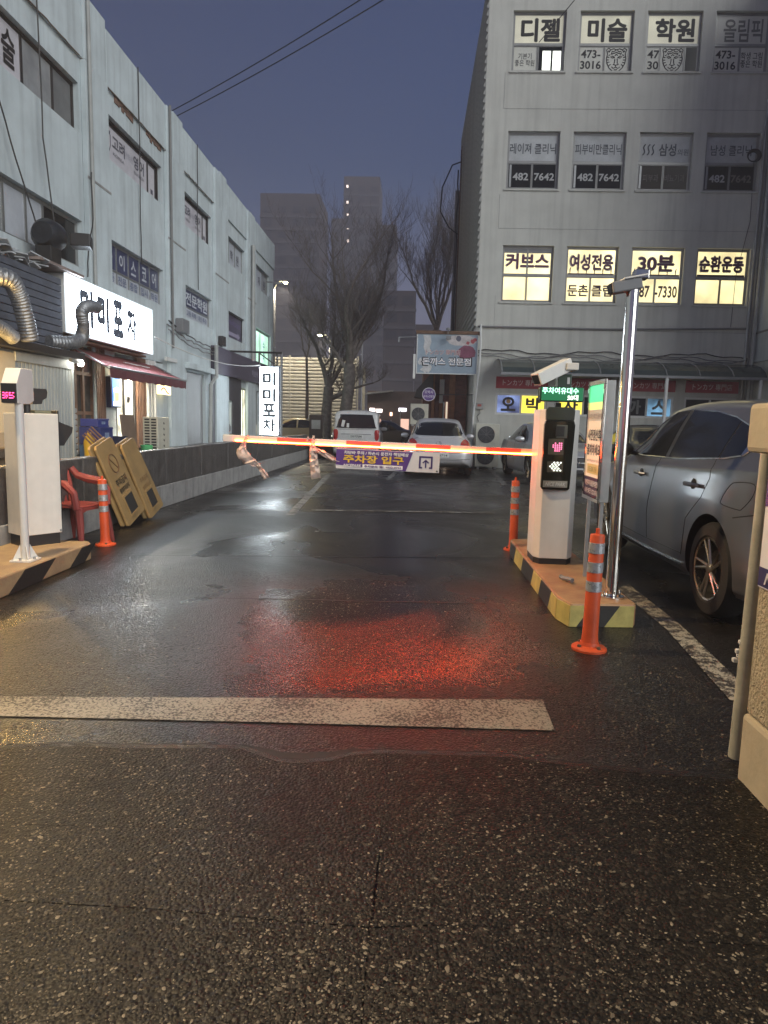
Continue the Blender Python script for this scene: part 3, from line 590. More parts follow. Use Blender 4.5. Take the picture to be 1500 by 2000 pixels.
# ================================================================== snack bar on the terrace (left)
FS = Fr((-5.2, 0, 0), YR)     # shed face
sh = thing('shed', 'pale ribbed-panel shed at the near end of the snack bar with a yellow-lit wall', 'shed', (-5.2, 8.5, 0.62))
def SH(mb, name, m, **k): o = mb.build(name, m, sh, **k); o.location = -Vector(sh.location); return o
M_RIB = mat('ribbed_panel', (0.42, 0.45, 0.45), 0.55, var=0.1, vscale=3, streak=0.15)
b = MB(); b.bx(-6.0, -5.22, 4.0, 10.38, 0.62, 2.16); SH(b, 'body', M_RIB)
y = 8.86; k = 0
while y < 10.33:      # ribbed cladding strips
    b = MB(); FS.box(b, y, y + 0.055, 0.63, 2.02, -0.019, 0.0); FS.box(b, y + 0.057, y + 0.088, 0.63, 2.018, -0.019, -0.012); SH(b, 'panel_strip', M_RIB); y += 0.09
b = MB(); FS.box(b, 8.86, 10.40, 2.02, 2.14, -0.019, 0.03); FS.box(b, 10.34, 10.41, 0.63, 2.02, -0.019, 0.02); SH(b, 'trim', M_RIB, bevel=0.005)
b = MB(); FS.box(b, 4.0, 8.855, 1.10, 2.12, -0.019, 0.02); SH(b, 'plain_panel', mat('cream_panel', (0.60, 0.52, 0.38), 0.6, var=0.1, vscale=3)); 
b = MB(); FS.box(b, 4.0, 8.855, 0.63, 1.095, -0.019, 0.05); SH(b, 'lower_panel', mat('tan_panel', (0.44, 0.36, 0.26), 0.6, var=0.15, vscale=3))
b = MB(); b.bx(-6.0, -5.02, 4.0, 10.46, 2.165, 2.27); SH(b, 'roof', M_ALUDK, bevel=0.01)
b = MB(); FS.box(b, 7.6, 8.72, 0.80, 0.92, 0.0505, 0.25); tag(b.build('timber_block', mat('grey_timber', (0.12, 0.10, 0.08), 0.7, var=0.4), bevel=0.01), 'dark timber block against the foot of the yellow-lit wall', 'timber')
# lamp under the shed eave just outside the view: lights the wall yellow
wl = thing('wall_lamp', 'warm bulkhead lamp under the shed eave', 'lamp', (-5.0, 7.35, 2.02))
b = MB(); b.lathe([(0.001, 0.10), (0.05, 0.10), (0.09, 0.0), (0.001, 0.0)], n=14); b.build('housing', M_DARK, wl)
b = MB(); b.lathe([(0.001, 0.0), (0.06, -0.005), (0.07, -0.05), (0.04, -0.10), (0.001, -0.11)], n=14); b.build('bulb', emis('warm_bulb', (1.0, 0.62, 0.18), 25), wl)
ld = bpy.data.lights.new('wall_lamp_light', 'POINT'); ld.energy = 48; ld.color = (1.0, 0.62, 0.20); ld.shadow_soft_size = 0.06
lo = bpy.data.objects.new('bulb_light', ld); COL.objects.link(lo); lo.parent = wl; lo.location = (0.10, 0, -0.20)
# flat roof deck with junk above the shed
b = MB()
for i in range(11): b.bx(-5.98, -5.52, 7.0, 10.78, 2.28 + i * 0.105, 2.28 + i * 0.105 + 0.095)
o = tag(b.build('service_screen', mat('dark_blue_cladding', (0.10, 0.115, 0.15), 0.6, var=0.3, vscale=4), bevel=0.006), 'dark louvred screen above the shed behind the flexible ducts', 'screen')
b = MB(); b.bx(-5.95, -5.40, 10.0, 11.3, 3.545, 3.585); tag(b.build('roof_board', mat('weathered_board', (0.28, 0.22, 0.20), 0.7, var=0.3)), 'weathered flat board on top of the louvred screen', 'board')
b = MB(); pl = random.Random(9)
for i in range(60):
    c = (-5.68 + pl.uniform(-.2, .15), 9.7 + pl.uniform(-.7, .5), 3.45 + pl.uniform(0, .12)); b.box(c, (pl.uniform(.05, .3), pl.uniform(.05, .35), 0.02), 0, 0, Matrix.Rotation(pl.uniform(-.5, .5), 3, 'X') @ Matrix.Rotation(pl.uniform(0, 3), 3, 'Z'))
tag(b.build('crumpled_sheet', mat('plastic_sheet', (0.42, 0.44, 0.46), 0.35, var=0.3), bevel=0.004), 'crumpled plastic sheeting on the louvred screen', 'sheet')
fan = thing('extractor_fan', 'dark round extractor fan on a bracket above the sign box', 'fan', (-5.62, 10.62, 3.575))
b = MB(); b.box((0, 0, 0.14), (0.25, 0.3, 0.28)); b.build('bracket', M_DARK, fan, 0.01)
b = MB(); b.lathe([(0.001, -0.22), (0.17, -0.22), (0.23, -0.1), (0.23, 0.12), (0.16, 0.22), (0.001, 0.22)], (0, 0.05, 0.46), 18, 0, Matrix.Rotation(R(90), 3, 'X')); b.build('drum', mat('dark_steel', (0.05, 0.055, 0.065), 0.4, 0.6, var=0.3), fan, smooth=True)
b = MB(); b.box((0.3, 0.45, 0.48), (0.3, 0.3, 0.2), 0.3); b.build('outlet', M_DARK, fan, 0.02)
# lit sign box of the snack bar
sg = thing('sign_box', 'bright white lit sign box with dark Korean lettering above the awning', 'sign', (-5.9, 12.6, 2.6))
FB = Fr((-5.5, 0, 0), YR)
def SG(mb, name, m, par=sg, **k): o = mb.build(name, m, par, **k); o.location = -Vector(sg.location); return o
M_SIGNW = emis('lit_sign_face', (0.78, 0.90, 1.0), 15.0, base=(0.8, 0.8, 0.8))
b = MB(); FB.box(b, 10.86, 14.44, 2.63, 3.54, -0.36, -0.012); SG(b, 'casing', M_WHITEP, bevel=0.01)
b = MB(); FB.box(b, 10.92, 14.38, 2.69, 3.48, -0.010, 0.0); SG(b, 'face', M_SIGNW)
b = MB()
for q in ((10.86, 14.44, 3.48, 3.54), (10.86, 14.44, 2.63, 2.69), (10.86, 10.92, 2.69, 3.48), (14.38, 14.44, 2.69, 3.48)): FB.box(b, *q, -0.0115, 0.02)
SG(b, 'rim', emis('lit_sign_rim', (0.72, 0.84, 0.92), 0.7, base=(0.7, 0.7, 0.7)))
M_LET = mat('steel_letter', (0.10, 0.13, 0.18), 0.45, var=0.15)
for i, ch in enumerate('미미포차'):
    o = FB.text(ch, sg, M_LET, 11.55 + i * 0.615, 3.11, 0.004, 0.42, 0.60, 0.085); o.location = -Vector(sg.location)
o = FB.text('美味', sg, M_LET, 14.0, 2.88, 0.004, 0.36, 0.20, 0.0); o.location = -Vector(sg.location)
b = MB(); FB.box(b, 10.95, 14.35, 2.56, 2.60, -0.3, -0.1); SG(b, 'mount_rail', M_RUST)
# awning
aw = thing('awning', 'dusty red fabric awning over the snack bar entrance', 'awning', (-5.9, 13.0, 2.4))
b = MB(); nx, ny = 8, 18
for i in range(nx + 1):
    for j in range(ny + 1):
        u = i / nx; v = j / ny
        yb = 11.80 + v * 3.72; yf = 11.02 + v * 3.72
        b.v.append((-5.93 + 1.03 * u, yb + (yf - yb) * u, 2.50 - 0.38 * u - 0.03 * math.sin(math.pi * u) + 0.006 * math.sin(v * 40)))
for i in range(nx):
    for j in range(ny): q = i * (ny + 1) + j; b.f.append((q, q + 1, q + ny + 2, q + ny + 1)); b.mi.append(0)
o = b.build('canopy', mat('awning_fabric', (0.30, 0.085, 0.085), 0.8, var=0.22, vscale=3, bump=0.1), aw, smooth=True); o.location = -Vector(aw.location)
so = o.modifiers.new('thick', 'SOLIDIFY'); so.thickness = 0.008
b = MB(); n = 36
for j in range(n + 1):
    v = j / n; yy = 11.02 + v * 3.72; b.v += [(-4.895 + 0.004 * math.sin(j * 1.9), yy, 2.125), (-4.892 + 0.008 * math.sin(j * 1.9), yy, 1.965 - 0.018 * abs(math.sin(j * 0.9)))]
for j in range(n): b.f.append((2 * j, 2 * j + 1, 2 * j + 3, 2 * j + 2)); b.mi.append(0)
o = b.build('valance', mat('awning_valance', (0.15, 0.05, 0.06), 0.8, var=0.2), aw); o.location = -Vector(aw.location); so = o.modifiers.new('thick', 'SOLIDIFY'); so.thickness = 0.006
b = MB(); b.cyl((-4.90, 11.0, 2.12), (-4.90, 14.76, 2.12), 0.022, 8); b.cyl((-5.9, 11.85, 2.50), (-4.91, 11.05, 2.10), 0.018, 8); b.cyl((-5.9, 15.5, 2.50), (-4.91, 14.72, 2.10), 0.018, 8); o = b.build('arm_frame', M_ALU, aw); o.location = -Vector(aw.location)
# flexible ducts
M_DUCT = mat('foil_duct', (0.30, 0.31, 0.325), 0.40, 0.6, var=0.35, vscale=20, bump=0.4, bscale=40)
def duct(label, ctrl, r, seed):
    pts = []
    C = [Vector(c) for c in ctrl]; C = [C[0] * 2 - C[1]] + C + [C[-1] * 2 - C[-2]]
    for i in range(1, len(C) - 2):
        for k in range(14):
            t = k / 14; a, p, q, d = C[i - 1], C[i], C[i + 1], C[i + 2]
            pts.append(0.5 * ((2 * p) + (q - a) * t + (2 * a - 5 * p + 4 * q - d) * t * t + (3 * p - a - 3 * q + d) * t ** 3))
    pts.append(C[-2]); rs = [r * (1.0 + (0.07 if k % 2 else -0.04)) for k in range(len(pts))]
    b = MB(); b.tube(pts, rs, 16); o = b.build('flexible_duct', M_DUCT, None, smooth=True); tag(o, label, 'duct', 'flexible ducts of the snack bar'); return o
duct('bent dark duct standing in front of the lit sign box', [(-5.3, 9.95, 2.385), (-5.16, 10.28, 2.41), (-5.15, 10.60, 2.50), (-5.15, 10.70, 2.70), (-5.15, 10.66, 2.90), (-5.15, 10.84, 3.03), (-5.15, 11.19, 3.07)], 0.095, 1)
duct('long foil duct hanging down beside the louvred screen', [(-5.2, 8.05, 2.90), (-4.92, 8.30, 2.95), (-4.9, 8.50, 2.80), (-4.9, 8.63, 2.54), (-4.9, 8.73, 2.27)], 0.105, 2)
duct('short foil duct end at the eave of the shed', [(-4.97, 7.9, 2.40), (-4.95, 8.22, 2.34), (-4.94, 8.44, 2.26)], 0.085, 3)
# recessed shop front: timber slats, door, posters
FQ = Fr((-5.80, 0, 0), YR)
sf = thing('shop_front', 'timber slatted snack bar front with glazed door and lit interior', 'shopfront', (-6.0, 14.1, 0.62))
def SF(mb, name, m, **k): o = mb.build(name, m, sf, **k); o.location = -Vector(sf.location); return o
M_SLAT = mat('brown_timber', (0.20, 0.105, 0.065), 0.6, var=0.35, vscale=6)
b = MB(); FQ.box(b, 11.92, 16.38, 0.625, 0.66, -1.6, -0.26); SF(b, 'floor_slab', M_CONC)
b = MB(); FQ.box(b, 11.92, 16.38, 0.67, 2.60, -1.65, -1.60); SF(b, 'back_wall', mat('shop_interior', (0.55, 0.52, 0.42), 0.7, var=0.3, vscale=2))
for a in [12.70 + 0.075 * i for i in range(5)] + [14.60 + 0.082 * i for i in range(6)]:
    b = MB(); FQ.box(b, a, a + 0.055, 0.67, 2.58, -0.16, -0.09); SF(b, 'slat', M_SLAT)
b = MB(); FQ.box(b, 12.69, 13.08, 0.665, 2.60, -0.19, -0.165); FQ.box(b, 14.595, 15.09, 0.665, 2.60, -0.19, -0.165); SF(b, 'slat_backing', M_SLAT)
b = MB()
for a in (11.94, 12.22, 12.58): FQ.box(b, a, a + 0.07, 0.67, 2.58, -0.2, -0.13)
for z in (0.67, 1.35, 2.05): FQ.box(b, 12.01, 12.65, z, z + 0.06, -0.195, -0.135)
SF(b, 'side_window_frame', M_SLAT)
b = MB(); FQ.box(b, 12.01, 12.65, 0.7, 2.55, -0.18, -0.17); SF(b, 'side_window_pane', mat('dim_glass', (0.09, 0.095, 0.09), 0.1, var=0.3))
b = MB(); FQ.box(b, 13.56, 13.62, 0.67, 2.58, -0.2, -0.12); FQ.box(b, 14.50, 14.56, 0.67, 2.58, -0.2, -0.12); FQ.box(b, 13.62, 14.50, 2.5, 2.58, -0.2, -0.12); FQ.box(b, 13.98, 14.03, 0.67, 2.5, -0.19, -0.13); SF(b, 'door_frame', M_ALUDK)
b = MB(); FQ.box(b, 13.62, 13.97, 0.67, 2.49, -0.175, -0.165); SF(b, 'door_pane', emis('lit_door_glass', (1.0, 0.95, 0.72), 1.2, base=(0.3, 0.28, 0.22), var=0.9, vscale=5))
b = MB(); FQ.box(b, 14.04, 14.49, 0.67, 2.49, -0.175, -0.165); SF(b, 'door_pane', emis('lit_door_notice_glass', (1.0, 1.0, 0.78), 1.8, base=(0.5, 0.5, 0.4), var=0.4, vscale=3))
b = MB(); FQ.box(b, 14.12, 14.40, 1.55, 2.1, -0.163, -0.16); SF(b, 'door_notice', mat('notice_paper', (0.6, 0.6, 0.55), 0.7, var=0.1))
b = MB(); FQ.box(b, 14.2, 14.32, 1.62, 1.74, -0.159, -0.157); SF(b, 'door_mark', M_BLACK)
b = MB(); FQ.box(b, 15.1, 15.22, 0.67, 2.58, -0.17, -0.05); FQ.box(b, 15.30, 15.36, 0.67, 2.58, -0.17, -0.05); FQ.box(b, 15.44, 15.5, 1.2, 2.58, -0.10, -0.02); SF(b, 'white_jamb', M_WHITEP, bevel=0.006)
b = MB(); FQ.box(b, 15.52, 16.36, 0.67, 2.58, -0.2, -0.17); SF(b, 'panel', M_WALL_L)
for i in range(6):
    b = MB(); FQ.box(b, 15.55, 16.3, 0.68 + i * 0.105, 0.68 + i * 0.105 + 0.085, -0.16, -0.06); SF(b, 'stone_course', M_CONC, bevel=0.02)
for i in range(8):
    b = MB(); FQ.box(b, 11.4, 11.9, 0.64 + i * 0.105, 0.64 + i * 0.105 + 0.085, -0.19, -0.08); SF(b, 'stone_course', M_CONC, bevel=0.02)
tl = thing('tube_lamp', 'lit tube lamp under the red awning', 'lamp', (-5.62, 13.9, 2.33))
b = MB(); b.box((0, 0, 0.03), (0.06, 1.25, 0.03)); b.build('holder', M_WHITEP, tl)
b = MB(); b.cyl((0, -0.58, 0), (0, 0.58, 0), 0.016, 8); b.build('tube', emis('tube_glow', (1.0, 0.95, 0.76), 18), tl)
ld = bpy.data.lights.new('tube_lamp_light', 'AREA'); ld.energy = 26; ld.color = (1.0, 0.93, 0.72); ld.shape = 'RECTANGLE'; ld.size = 0.05; ld.size_y = 1.1
lo = bpy.data.objects.new('tube_light', ld); COL.objects.link(lo); lo.parent = tl; lo.location = (0.0, 0, -0.03)
po = thing('lit_poster', 'narrow blue lit drink poster with a beer glass beside the snack bar door', 'poster', (-5.95, 13.3, 1.55))
FP = Fr((-5.80, 0, 0), YR)
def PO(mb, name, m, par=po, **k): o = mb.build(name, m, par, **k); o.location = -Vector(par.location); return o
b = MB(); FP.box(b, 13.09, 13.52, 1.50, 2.09, -0.10, -0.002); PO(b, 'light_case', mat('navy_case', (0.02, 0.03, 0.08), 0.4))
b = MB(); FP.box(b, 13.15, 13.50, 1.53, 2.06, -0.001, 0.004); PO(b, 'print', emis('poster_blue', (0.10, 0.32, 0.95), 0.9, base=(0.1, 0.2, 0.5), var=0.6, vscale=5))
b = MB(); FP.box(b, 13.17, 13.48, 1.535, 1.62, 0.004, 0.006); PO(b, 'print_band', emis('poster_cream', (0.9, 0.95, 0.75), 1.1))
b = MB(); b.prism([(13.24, 1.63), (13.42, 1.63), (13.44, 1.80), (13.22, 1.80)], FP.p(0, 0, 0.0055), YR, ZU, 0.002); PO(b, 'print_glass', emis('poster_amber', (1.0, 0.65, 0.12), 1.2))
b = MB(); b.prism([(13.20, 1.80), (13.46, 1.80), (13.47, 1.85), (13.33, 1.90), (13.19, 1.86)], FP.p(0, 0, 0.0055), YR, ZU, 0.002); PO(b, 'print_foam', emis('poster_white', (0.9, 0.95, 1.0), 1.3))
p2 = thing('lit_poster', 'small yellow lit menu picture of food under the right end of the awning', 'poster', (-5.9, 16.0, 1.97))
b = MB(); FP.box(b, 15.60, 16.36, 1.86, 2.09, -0.06, 0.0); PO(b, 'light_case', emis('poster_yellow', (1.0, 0.80, 0.42), 1.3, var=0.4, vscale=6), p2)
b = MB(); b.tube([FP.p(15.72 + 0.05 * i, 1.95 + 0.06 * math.sin(i * 0.5), 0.003) for i in range(11)], 0.014, 6); PO(b, 'print_food', mat('red_ink', (0.5, 0.08, 0.03), 0.5), p2)
b = MB(); FP.box(b, 13.08, 13.55, 2.12, 2.42, -0.05, 0.0); tag(b.build('menu_board', emis('poster_paper', (1.0, 0.86, 0.6), 0.5, var=0.6, vscale=7)), 'cream menu board above the blue drink poster', 'poster')
b = MB(); FL.box(b, 15.62, 16.12, 1.44, 1.82, -0.05, 0.02); tag(b.build('menu_chalkboard', M_DARK, bevel=0.01), 'dark chalkboard on the wall under the yellow menu picture', 'chalkboard')
ew = thing('eave_lamp', 'bright bare lamp at the corner of the shed eave', 'lamp', (-5.05, 10.36, 2.12))
b = MB(); b.cyl((0, -0.30, 0.02), (0, -0.03, 0.0), 0.028, 8); b.build('holder', M_ALU, ew)
b = MB(); b.lathe([(0.001, -0.05), (0.035, -0.04), (0.05, 0.0), (0.035, 0.04), (0.001, 0.05)], n=12); b.build('bulb', emis('white_bulb', (1.0, 0.97, 0.85), 30), ew)
# air conditioner on the terrace
def condenser(name, label, loc, rz, w, h, d, fans=1, grille=False):
    t = thing(name, label, 'air conditioner', loc, rz, None)
    b = MB(); b.box((0, 0, h / 2 + 0.06), (w, d, h)); b.build('casing', M_CREAM, t, 0.012)
    b = MB(); b.box((-w * .36, 0, 0.03), (0.08, d * 1.05, 0.06)); b.box((w * .36, 0, 0.03), (0.08, d * 1.05, 0.06)); b.build('feet', M_CONC, t)
    for i in range(fans):
        r = min(w * 0.36, h / fans * 0.42); cz = 0.06 + h * (i + 0.5) / fans; b = MB()
        for q in range(6): b.tube([(-w * 0.06 + math.cos(a) * r * (q + 1) / 6, -d / 2 - 0.012, cz + math.sin(a) * r * (q + 1) / 6) for a in [2 * math.pi * k / 28 for k in range(29)]], 0.006, 4, cap=False)
        for q in range(4): a = q * math.pi / 4; b.cyl((-w * 0.06 - math.cos(a) * r, -d / 2 - 0.012, cz - math.sin(a) * r), (-w * 0.06 + math.cos(a) * r, -d / 2 - 0.012, cz + math.sin(a) * r), 0.005, 4)
        b.build('fan_grille', M_GREYP, t)
        b = MB(); b.cyl((-w * 0.06, -d / 2 - 0.004, cz), (-w * 0.06, -d / 2 - 0.001, cz), r, 28); b.build('fan_opening', M_DARK, t)
    if grille:
        for c in range(2):
            for k in range(11):
                b = MB(); b.box((-w / 2 - 0.003, -d * 0.22 + c * d * 0.44, 0.13 + k * (h - 0.12) / 11), (0.006, d * 0.34, (h - 0.12) / 11 * 0.55)); b.build('vent_slot', M_DARK, t)
    return t
ac = condenser('air_conditioner', 'cream outdoor air conditioner standing on the terrace under the awning', (-5.05, 13.4, 0.62), R(90), 0.62, 0.66, 0.30, 0)
for c in range(2):
    for k in range(11):
        b = MB(); b.box((-0.3115, -0.065 + c * 0.13, 0.13 + k * 0.054), (0.006, 0.095, 0.030)); b.build('vent_slot', M_DARK, ac)
for k in range(5):
    b = MB(); b.box((0.0, -0.1515, 0.16 + k * 0.11), (0.05, 0.006, 0.035), 0, 0, Matrix.Rotation(0.5, 3, 'Y')); b.build('side_louvre', M_DARK, ac)
# crates, board, bottles around the entrance
def crate(label, loc, col, w=0.42, d=0.32, h=0.27, grp=None):
    t = thing('bottle_crate', label, 'crate', loc, 0, grp); m = mat('crate_%d' % int(col[2] * 1000), col, 0.5, var=0.15)
    b = MB()
    for sx_ in (-1, 1): b.box((sx_ * d / 2, 0, h / 2), (0.02, w, h))
    for sy in (-1, 1): b.box((0, sy * w / 2, h / 2), (d + 0.018, 0.02, h - 0.004))
    b.box((0, 0, 0.02), (d, w, 0.02)); b.build('shell', m, t, 0.006)
    b = MB(); b.box((d / 2 + 0.006, 0, h * 0.93), (0.02, w + 0.03, 0.03)); b.box((d / 2 + 0.006, 0, h * 0.05), (0.02, w + 0.03, 0.03)); b.build('rim', m, t, 0.004)
    b = MB(); b.box((d / 2 + 0.0115, 0, h * 0.5), (0.003, w * 0.35, h * 0.35)); b.build('print_panel', mat('crate_print', (0.25, 0.33, 0.5), 0.5, var=0.5, vscale=18), t)
    return t
crate('light blue bottle crate at the bottom of the stack by the slats', (-5.0, 10.70, 0.62), (0.05, 0.13, 0.30))
crate('dark blue bottle crate in the middle of the stack by the slats', (-5.0, 10.71, 0.895), (0.02, 0.035, 0.17))
crate('small blue crate on top of the stack by the slats', (-5.0, 10.66, 1.17), (0.025, 0.04, 0.22), 0.36, 0.26, 0.12)
crate('low blue crate in front of the snack bar door', (-5.0, 11.36, 0.62), (0.03, 0.06, 0.24), 0.30, 0.26, 0.20)
crate('low dark crate stacked in front of the snack bar door', (-5.0, 11.36, 0.825), (0.015, 0.02, 0.05), 0.32, 0.28, 0.18)
b = MB(); b.box((-4.98, 11.93, 0.99), (0.03, 0.55, 0.76), 0, 0, Matrix.Rotation(R(-6), 3, 'Y')); tag(b.build('cardboard_sheet', mat('brown_board', (0.20, 0.14, 0.10), 0.8, var=0.15), bevel=0.004), 'brown board leaning between the crates and the air conditioner', 'board')
b = MB(); b.lathe([(0.001, 0), (0.07, 0), (0.085, 0.30), (0.06, 0.38), (0.03, 0.40), (0.03, 0.44), (0.001, 0.44)], (-4.95, 10.36, 0.64), 12); tag(b.build('yellow_canister', mat('yellow_plastic', (0.65, 0.42, 0.03), 0.4, var=0.1), smooth=True), 'yellow canister squeezed beside the blue crates', 'canister')
b = MB(); b.lathe([(0.001, 0), (0.09, 0), (0.11, 0.20), (0.10, 0.21), (0.001, 0.03)], (-4.85, 12.38, 0.62), 14); tag(b.build('green_bucket', mat('green_plastic', (0.10, 0.45, 0.18), 0.4, var=0.1), smooth=True), 'small green bucket at the foot of the brown board', 'bucket')
for i in range(5):
    b = MB(); b.cyl((-4.6 + 0.05 * i, 10.25 + 0.06 * i, 0.63), (-4.9, 10.05 + 0.07 * i, 1.05 + 0.03 * i), 0.014, 6); tag(b.build('timber_stick', M_SLAT), ['lowest thin timber stick leaning at the shed corner', 'second lowest timber stick leaning at the shed corner', 'middle timber stick leaning at the shed corner', 'second highest timber stick leaning at the shed corner', 'highest timber stick leaning at the shed corner'][i], 'stick', 'timber sticks leaning at the shed corner')
# hanging vertical sign
vs = thing('vertical_sign', 'white lit vertical sign with four Korean letters hung from a bracket at the terrace end', 'sign', (-4.62, 22.0, 0.84))
FV = Fr((0, 22.0, 0), XR)
def VS(mb, name, m, **k): o = mb.build(name, m, vs, **k); o.location = -Vector(vs.location); return o
b = MB(); FV.box(b, -4.94, -4.31, 0.84, 3.01, -0.22, -0.012); VS(b, 'casing', mat('blue_grey_case', (0.22, 0.26, 0.32), 0.5, var=0.1), bevel=0.008)
b = MB(); FV.box(b, -4.92, -4.33, 0.86, 2.99, -0.011, 0.0); VS(b, 'face', emis('lit_vsign_face', (0.82, 0.93, 1.0), 8.0, base=(.8, .8, .8)))
M_VLET = mat('grey_letter', (0.13, 0.16, 0.18), 0.5, var=0.1)
for ch, z in zip('미미포차', (2.62, 2.11, 1.64, 1.16)):
    o = FV.text(ch, vs, M_VLET, -4.625, z, 0.003, 0.40, 0.40, 0.07); o.location = -Vector(vs.location)
b = MB()
for x in (-4.92, -4.35): b.cyl((x, 21.9, 3.0), (x, 21.9, 3.45), 0.03, 6)
b.cyl((-6.0, 21.9, 3.45), (-4.2, 21.9, 3.43), 0.035, 6); b.cyl((-4.9, 21.9, 3.4), (-4.36, 21.9, 3.02), 0.02, 6); VS(b, 'bracket', M_ALUDK)
b = MB(); b.cyl((-4.22, 21.95, 0.0), (-4.22, 21.95, 3.46), 0.04, 8); VS(b, 'post', M_GREYP)
b = MB(); b.bx(-4.2, -3.98, 22.3, 22.55, 0.0, 0.62); tag(b.build('white_box', emis('lit_small_box', (0.8, 0.95, 1.0), 0.5), bevel=0.01), 'small pale box at the foot of the vertical sign', 'box')

# ================================================================== left gate island
M_ISL = mat('island_paint_tan', (0.42, 0.30, 0.16), 0.55, var=0.3, vscale=6, bump=0.1, col2=(0.30, 0.20, 0.12))
M_ISLB = mat('island_paint_black', (0.022, 0.02, 0.018), 0.55, var=0.3, bump=0.1)
M_ISLY = mat('island_paint_yellow', (0.55, 0.46, 0.14), 0.5, var=0.25, vscale=9, streak=0.3, bump=0.1)
def island(label, loc, w, l, h, stripes, ym, chamf=0.10):
    """raised kerb island; w along x, l along y; striped left and front sides as inset plates"""
    t = thing('traffic_island', label, 'island', loc)
    b = MB(); c = chamf
    poly = [(-w / 2 + c, -l / 2), (w / 2 - c * .3, -l / 2), (w / 2, -l / 2 + c * .3), (w / 2, l / 2 - c), (w / 2 - c, l / 2), (-w / 2 + c, l / 2), (-w / 2, l / 2 - c), (-w / 2, -l / 2 + c)]
    b.prism(poly, (0, 0, 0), XR, YR, h); b.build('kerb', M_ISL, t, 0.018)
    return t
def stripes(t, o, r, length, h, pattern, m, slant=0.12):
    """slanted painted stripes proud of a vertical face"""
    for i, (a0, a1) in enumerate(pattern):
        b = MB(); poly = [(a0 + slant, 0.004), (a1 + slant, 0.004), (a1, h - 0.012), (a0, h - 0.012)]
        poly = [(max(0.0, min(length, a)), z) for a, z in poly]
        b.prism(poly, o, r, ZU, 0.003); b.build('painted_stripe', m, t)
il = thing('traffic_island', 'tan and black striped concrete island under the left gate cabinet', 'island', (-3.35, 5.0, 0))
b = MB(); b.prism([(-0.36, -2.6), (0.40, -2.6), (0.36, 1.22), (0.30, 1.31), (-0.34, 1.31)], (0, 0, 0), XR, YR, 0.16); b.build('kerb', M_ISL, il, 0.015)
d = Vector((-0.04, 3.82, 0)).normalized()
for a0, a1 in ((1.7, 2.12), (2.46, 2.93), (3.40, 3.68)):
    b = MB(); b.prism([(a0, 0.003), (a1, 0.003), (a1 + 0.24, 0.148), (a0 + 0.24, 0.148)], (0.4025, -2.6, 0), d, ZU, 0.003); b.build('painted_stripe', M_ISLB, il)
cb = thing('gate_cabinet', 'tall off-white gate cabinet with a dark visor on the left island', 'cabinet', (-3.454, 6.116, 0.16), R(54.8))
b = MB(); b.box((0, 0, 0.05), (0.33, 0.25, 0.10)); b.build('plinth', M_DARK, cb)
b = MB(); b.box((0, 0, 0.645), (0.36, 0.28, 1.09)); b.build('body', M_WHITE, cb, 0.006)
b = MB(); b.box((0.165, -0.1415, 0.12), (0.016, 0.003, 0.02)); b.build('lock', M_GREYP, cb)
b = MB(); b.box((0.187, 0.0, 0.72), (0.014, 0.25, 1.0)); b.build('front_door', M_DARK, cb, 0.004)
b = MB(); b.prism([(0.0, 0.90), (0.0, 1.12), (0.02, 1.12), (0.15, 1.07), (0.14, 1.02), (0.07, 0.92), (0.06, 0.90)], (0.195, -0.09, 0), XR, ZU, -0.2); b.build('visor', M_DARK, cb, 0.006)
b = MB(); b.box((0.09, 0.03, 1.205), (0.15, 0.16, 0.03)); b.build('top_cap', mat('olive_cap', (0.22, 0.21, 0.13), 0.5), cb, 0.006)
b = MB(); b.cyl((-0.04, -0.02, 1.19), (-0.04, -0.02, 1.27), 0.03, 10); b.build('camera_stem', M_DARK, cb)
b = MB(); b.box((-0.08, -0.02, 1.34), (0.13, 0.13, 0.14)); b.build('camera_body', mat('tan_case', (0.36, 0.25, 0.15), 0.5), cb, 0.008)
b = MB(); b.prism([(-0.014, 1.27), (-0.014, 1.412), (0.11, 1.412), (0.12, 1.38), (0.11, 1.33), (0.075, 1.31), (0.065, 1.275)], (0, 0.045, 0), XR, ZU, 0.13); b.build('camera_hood', M_DARK, cb, 0.006)
ds = thing('display_post', 'white steel post carrying a hooded red digit display on the left island', 'display', (-3.12, 5.36, 0.16))
b = MB(); b.box((0, 0, 0.008), (0.17, 0.17, 0.016)); b.build('base_plate', M_WHITE, ds, 0.003)
for a in range(4):
    b = MB(); an = a * math.pi / 2 + 0.78; b.prism([(0, 0), (0.06, 0), (0, 0.12)], (math.cos(an) * 0.035, math.sin(an) * 0.035, 0.016), (math.cos(an), math.sin(an), 0), ZU, 0.006); b.build('gusset', M_WHITE, ds)
    b = MB(); b.cyl((math.cos(an + .78) * 0.075, math.sin(an + .78) * 0.075, 0.016), (math.cos(an + .78) * 0.075, math.sin(an + .78) * 0.075, 0.035), 0.010, 6); b.build('bolt', M_ALU, ds)
b = MB(); b.cyl((0, 0, 0.014), (0, 0, 1.30), 0.032, 16); b.build('post', M_WHITE, ds, smooth=True)
FD = Fr((0, -0.055, 0), XR)
b = MB(); b.prism([(-0.055, 1.262), (-0.07, 1.42), (-0.005, 1.54), (0.165, 1.54), (0.17, 1.29), (0.10, 1.262)], (-0.095, 0, 0), (0, 1, 0), ZU, 0.125); b.build('hood', M_WHITE, ds, 0.005)
b = MB(); b.prism([(-0.06, 1.266), (0.06, 1.266), (0.0615, 1.418), (-0.0615, 1.418)], (-0.032, -0.070, 0), XR, ZU, 0.012); b.build('screen', M_DARK, ds, 0.003)
M_LEDR = emis('red_led', (1.0, 0.05, 0.20), 3.5)
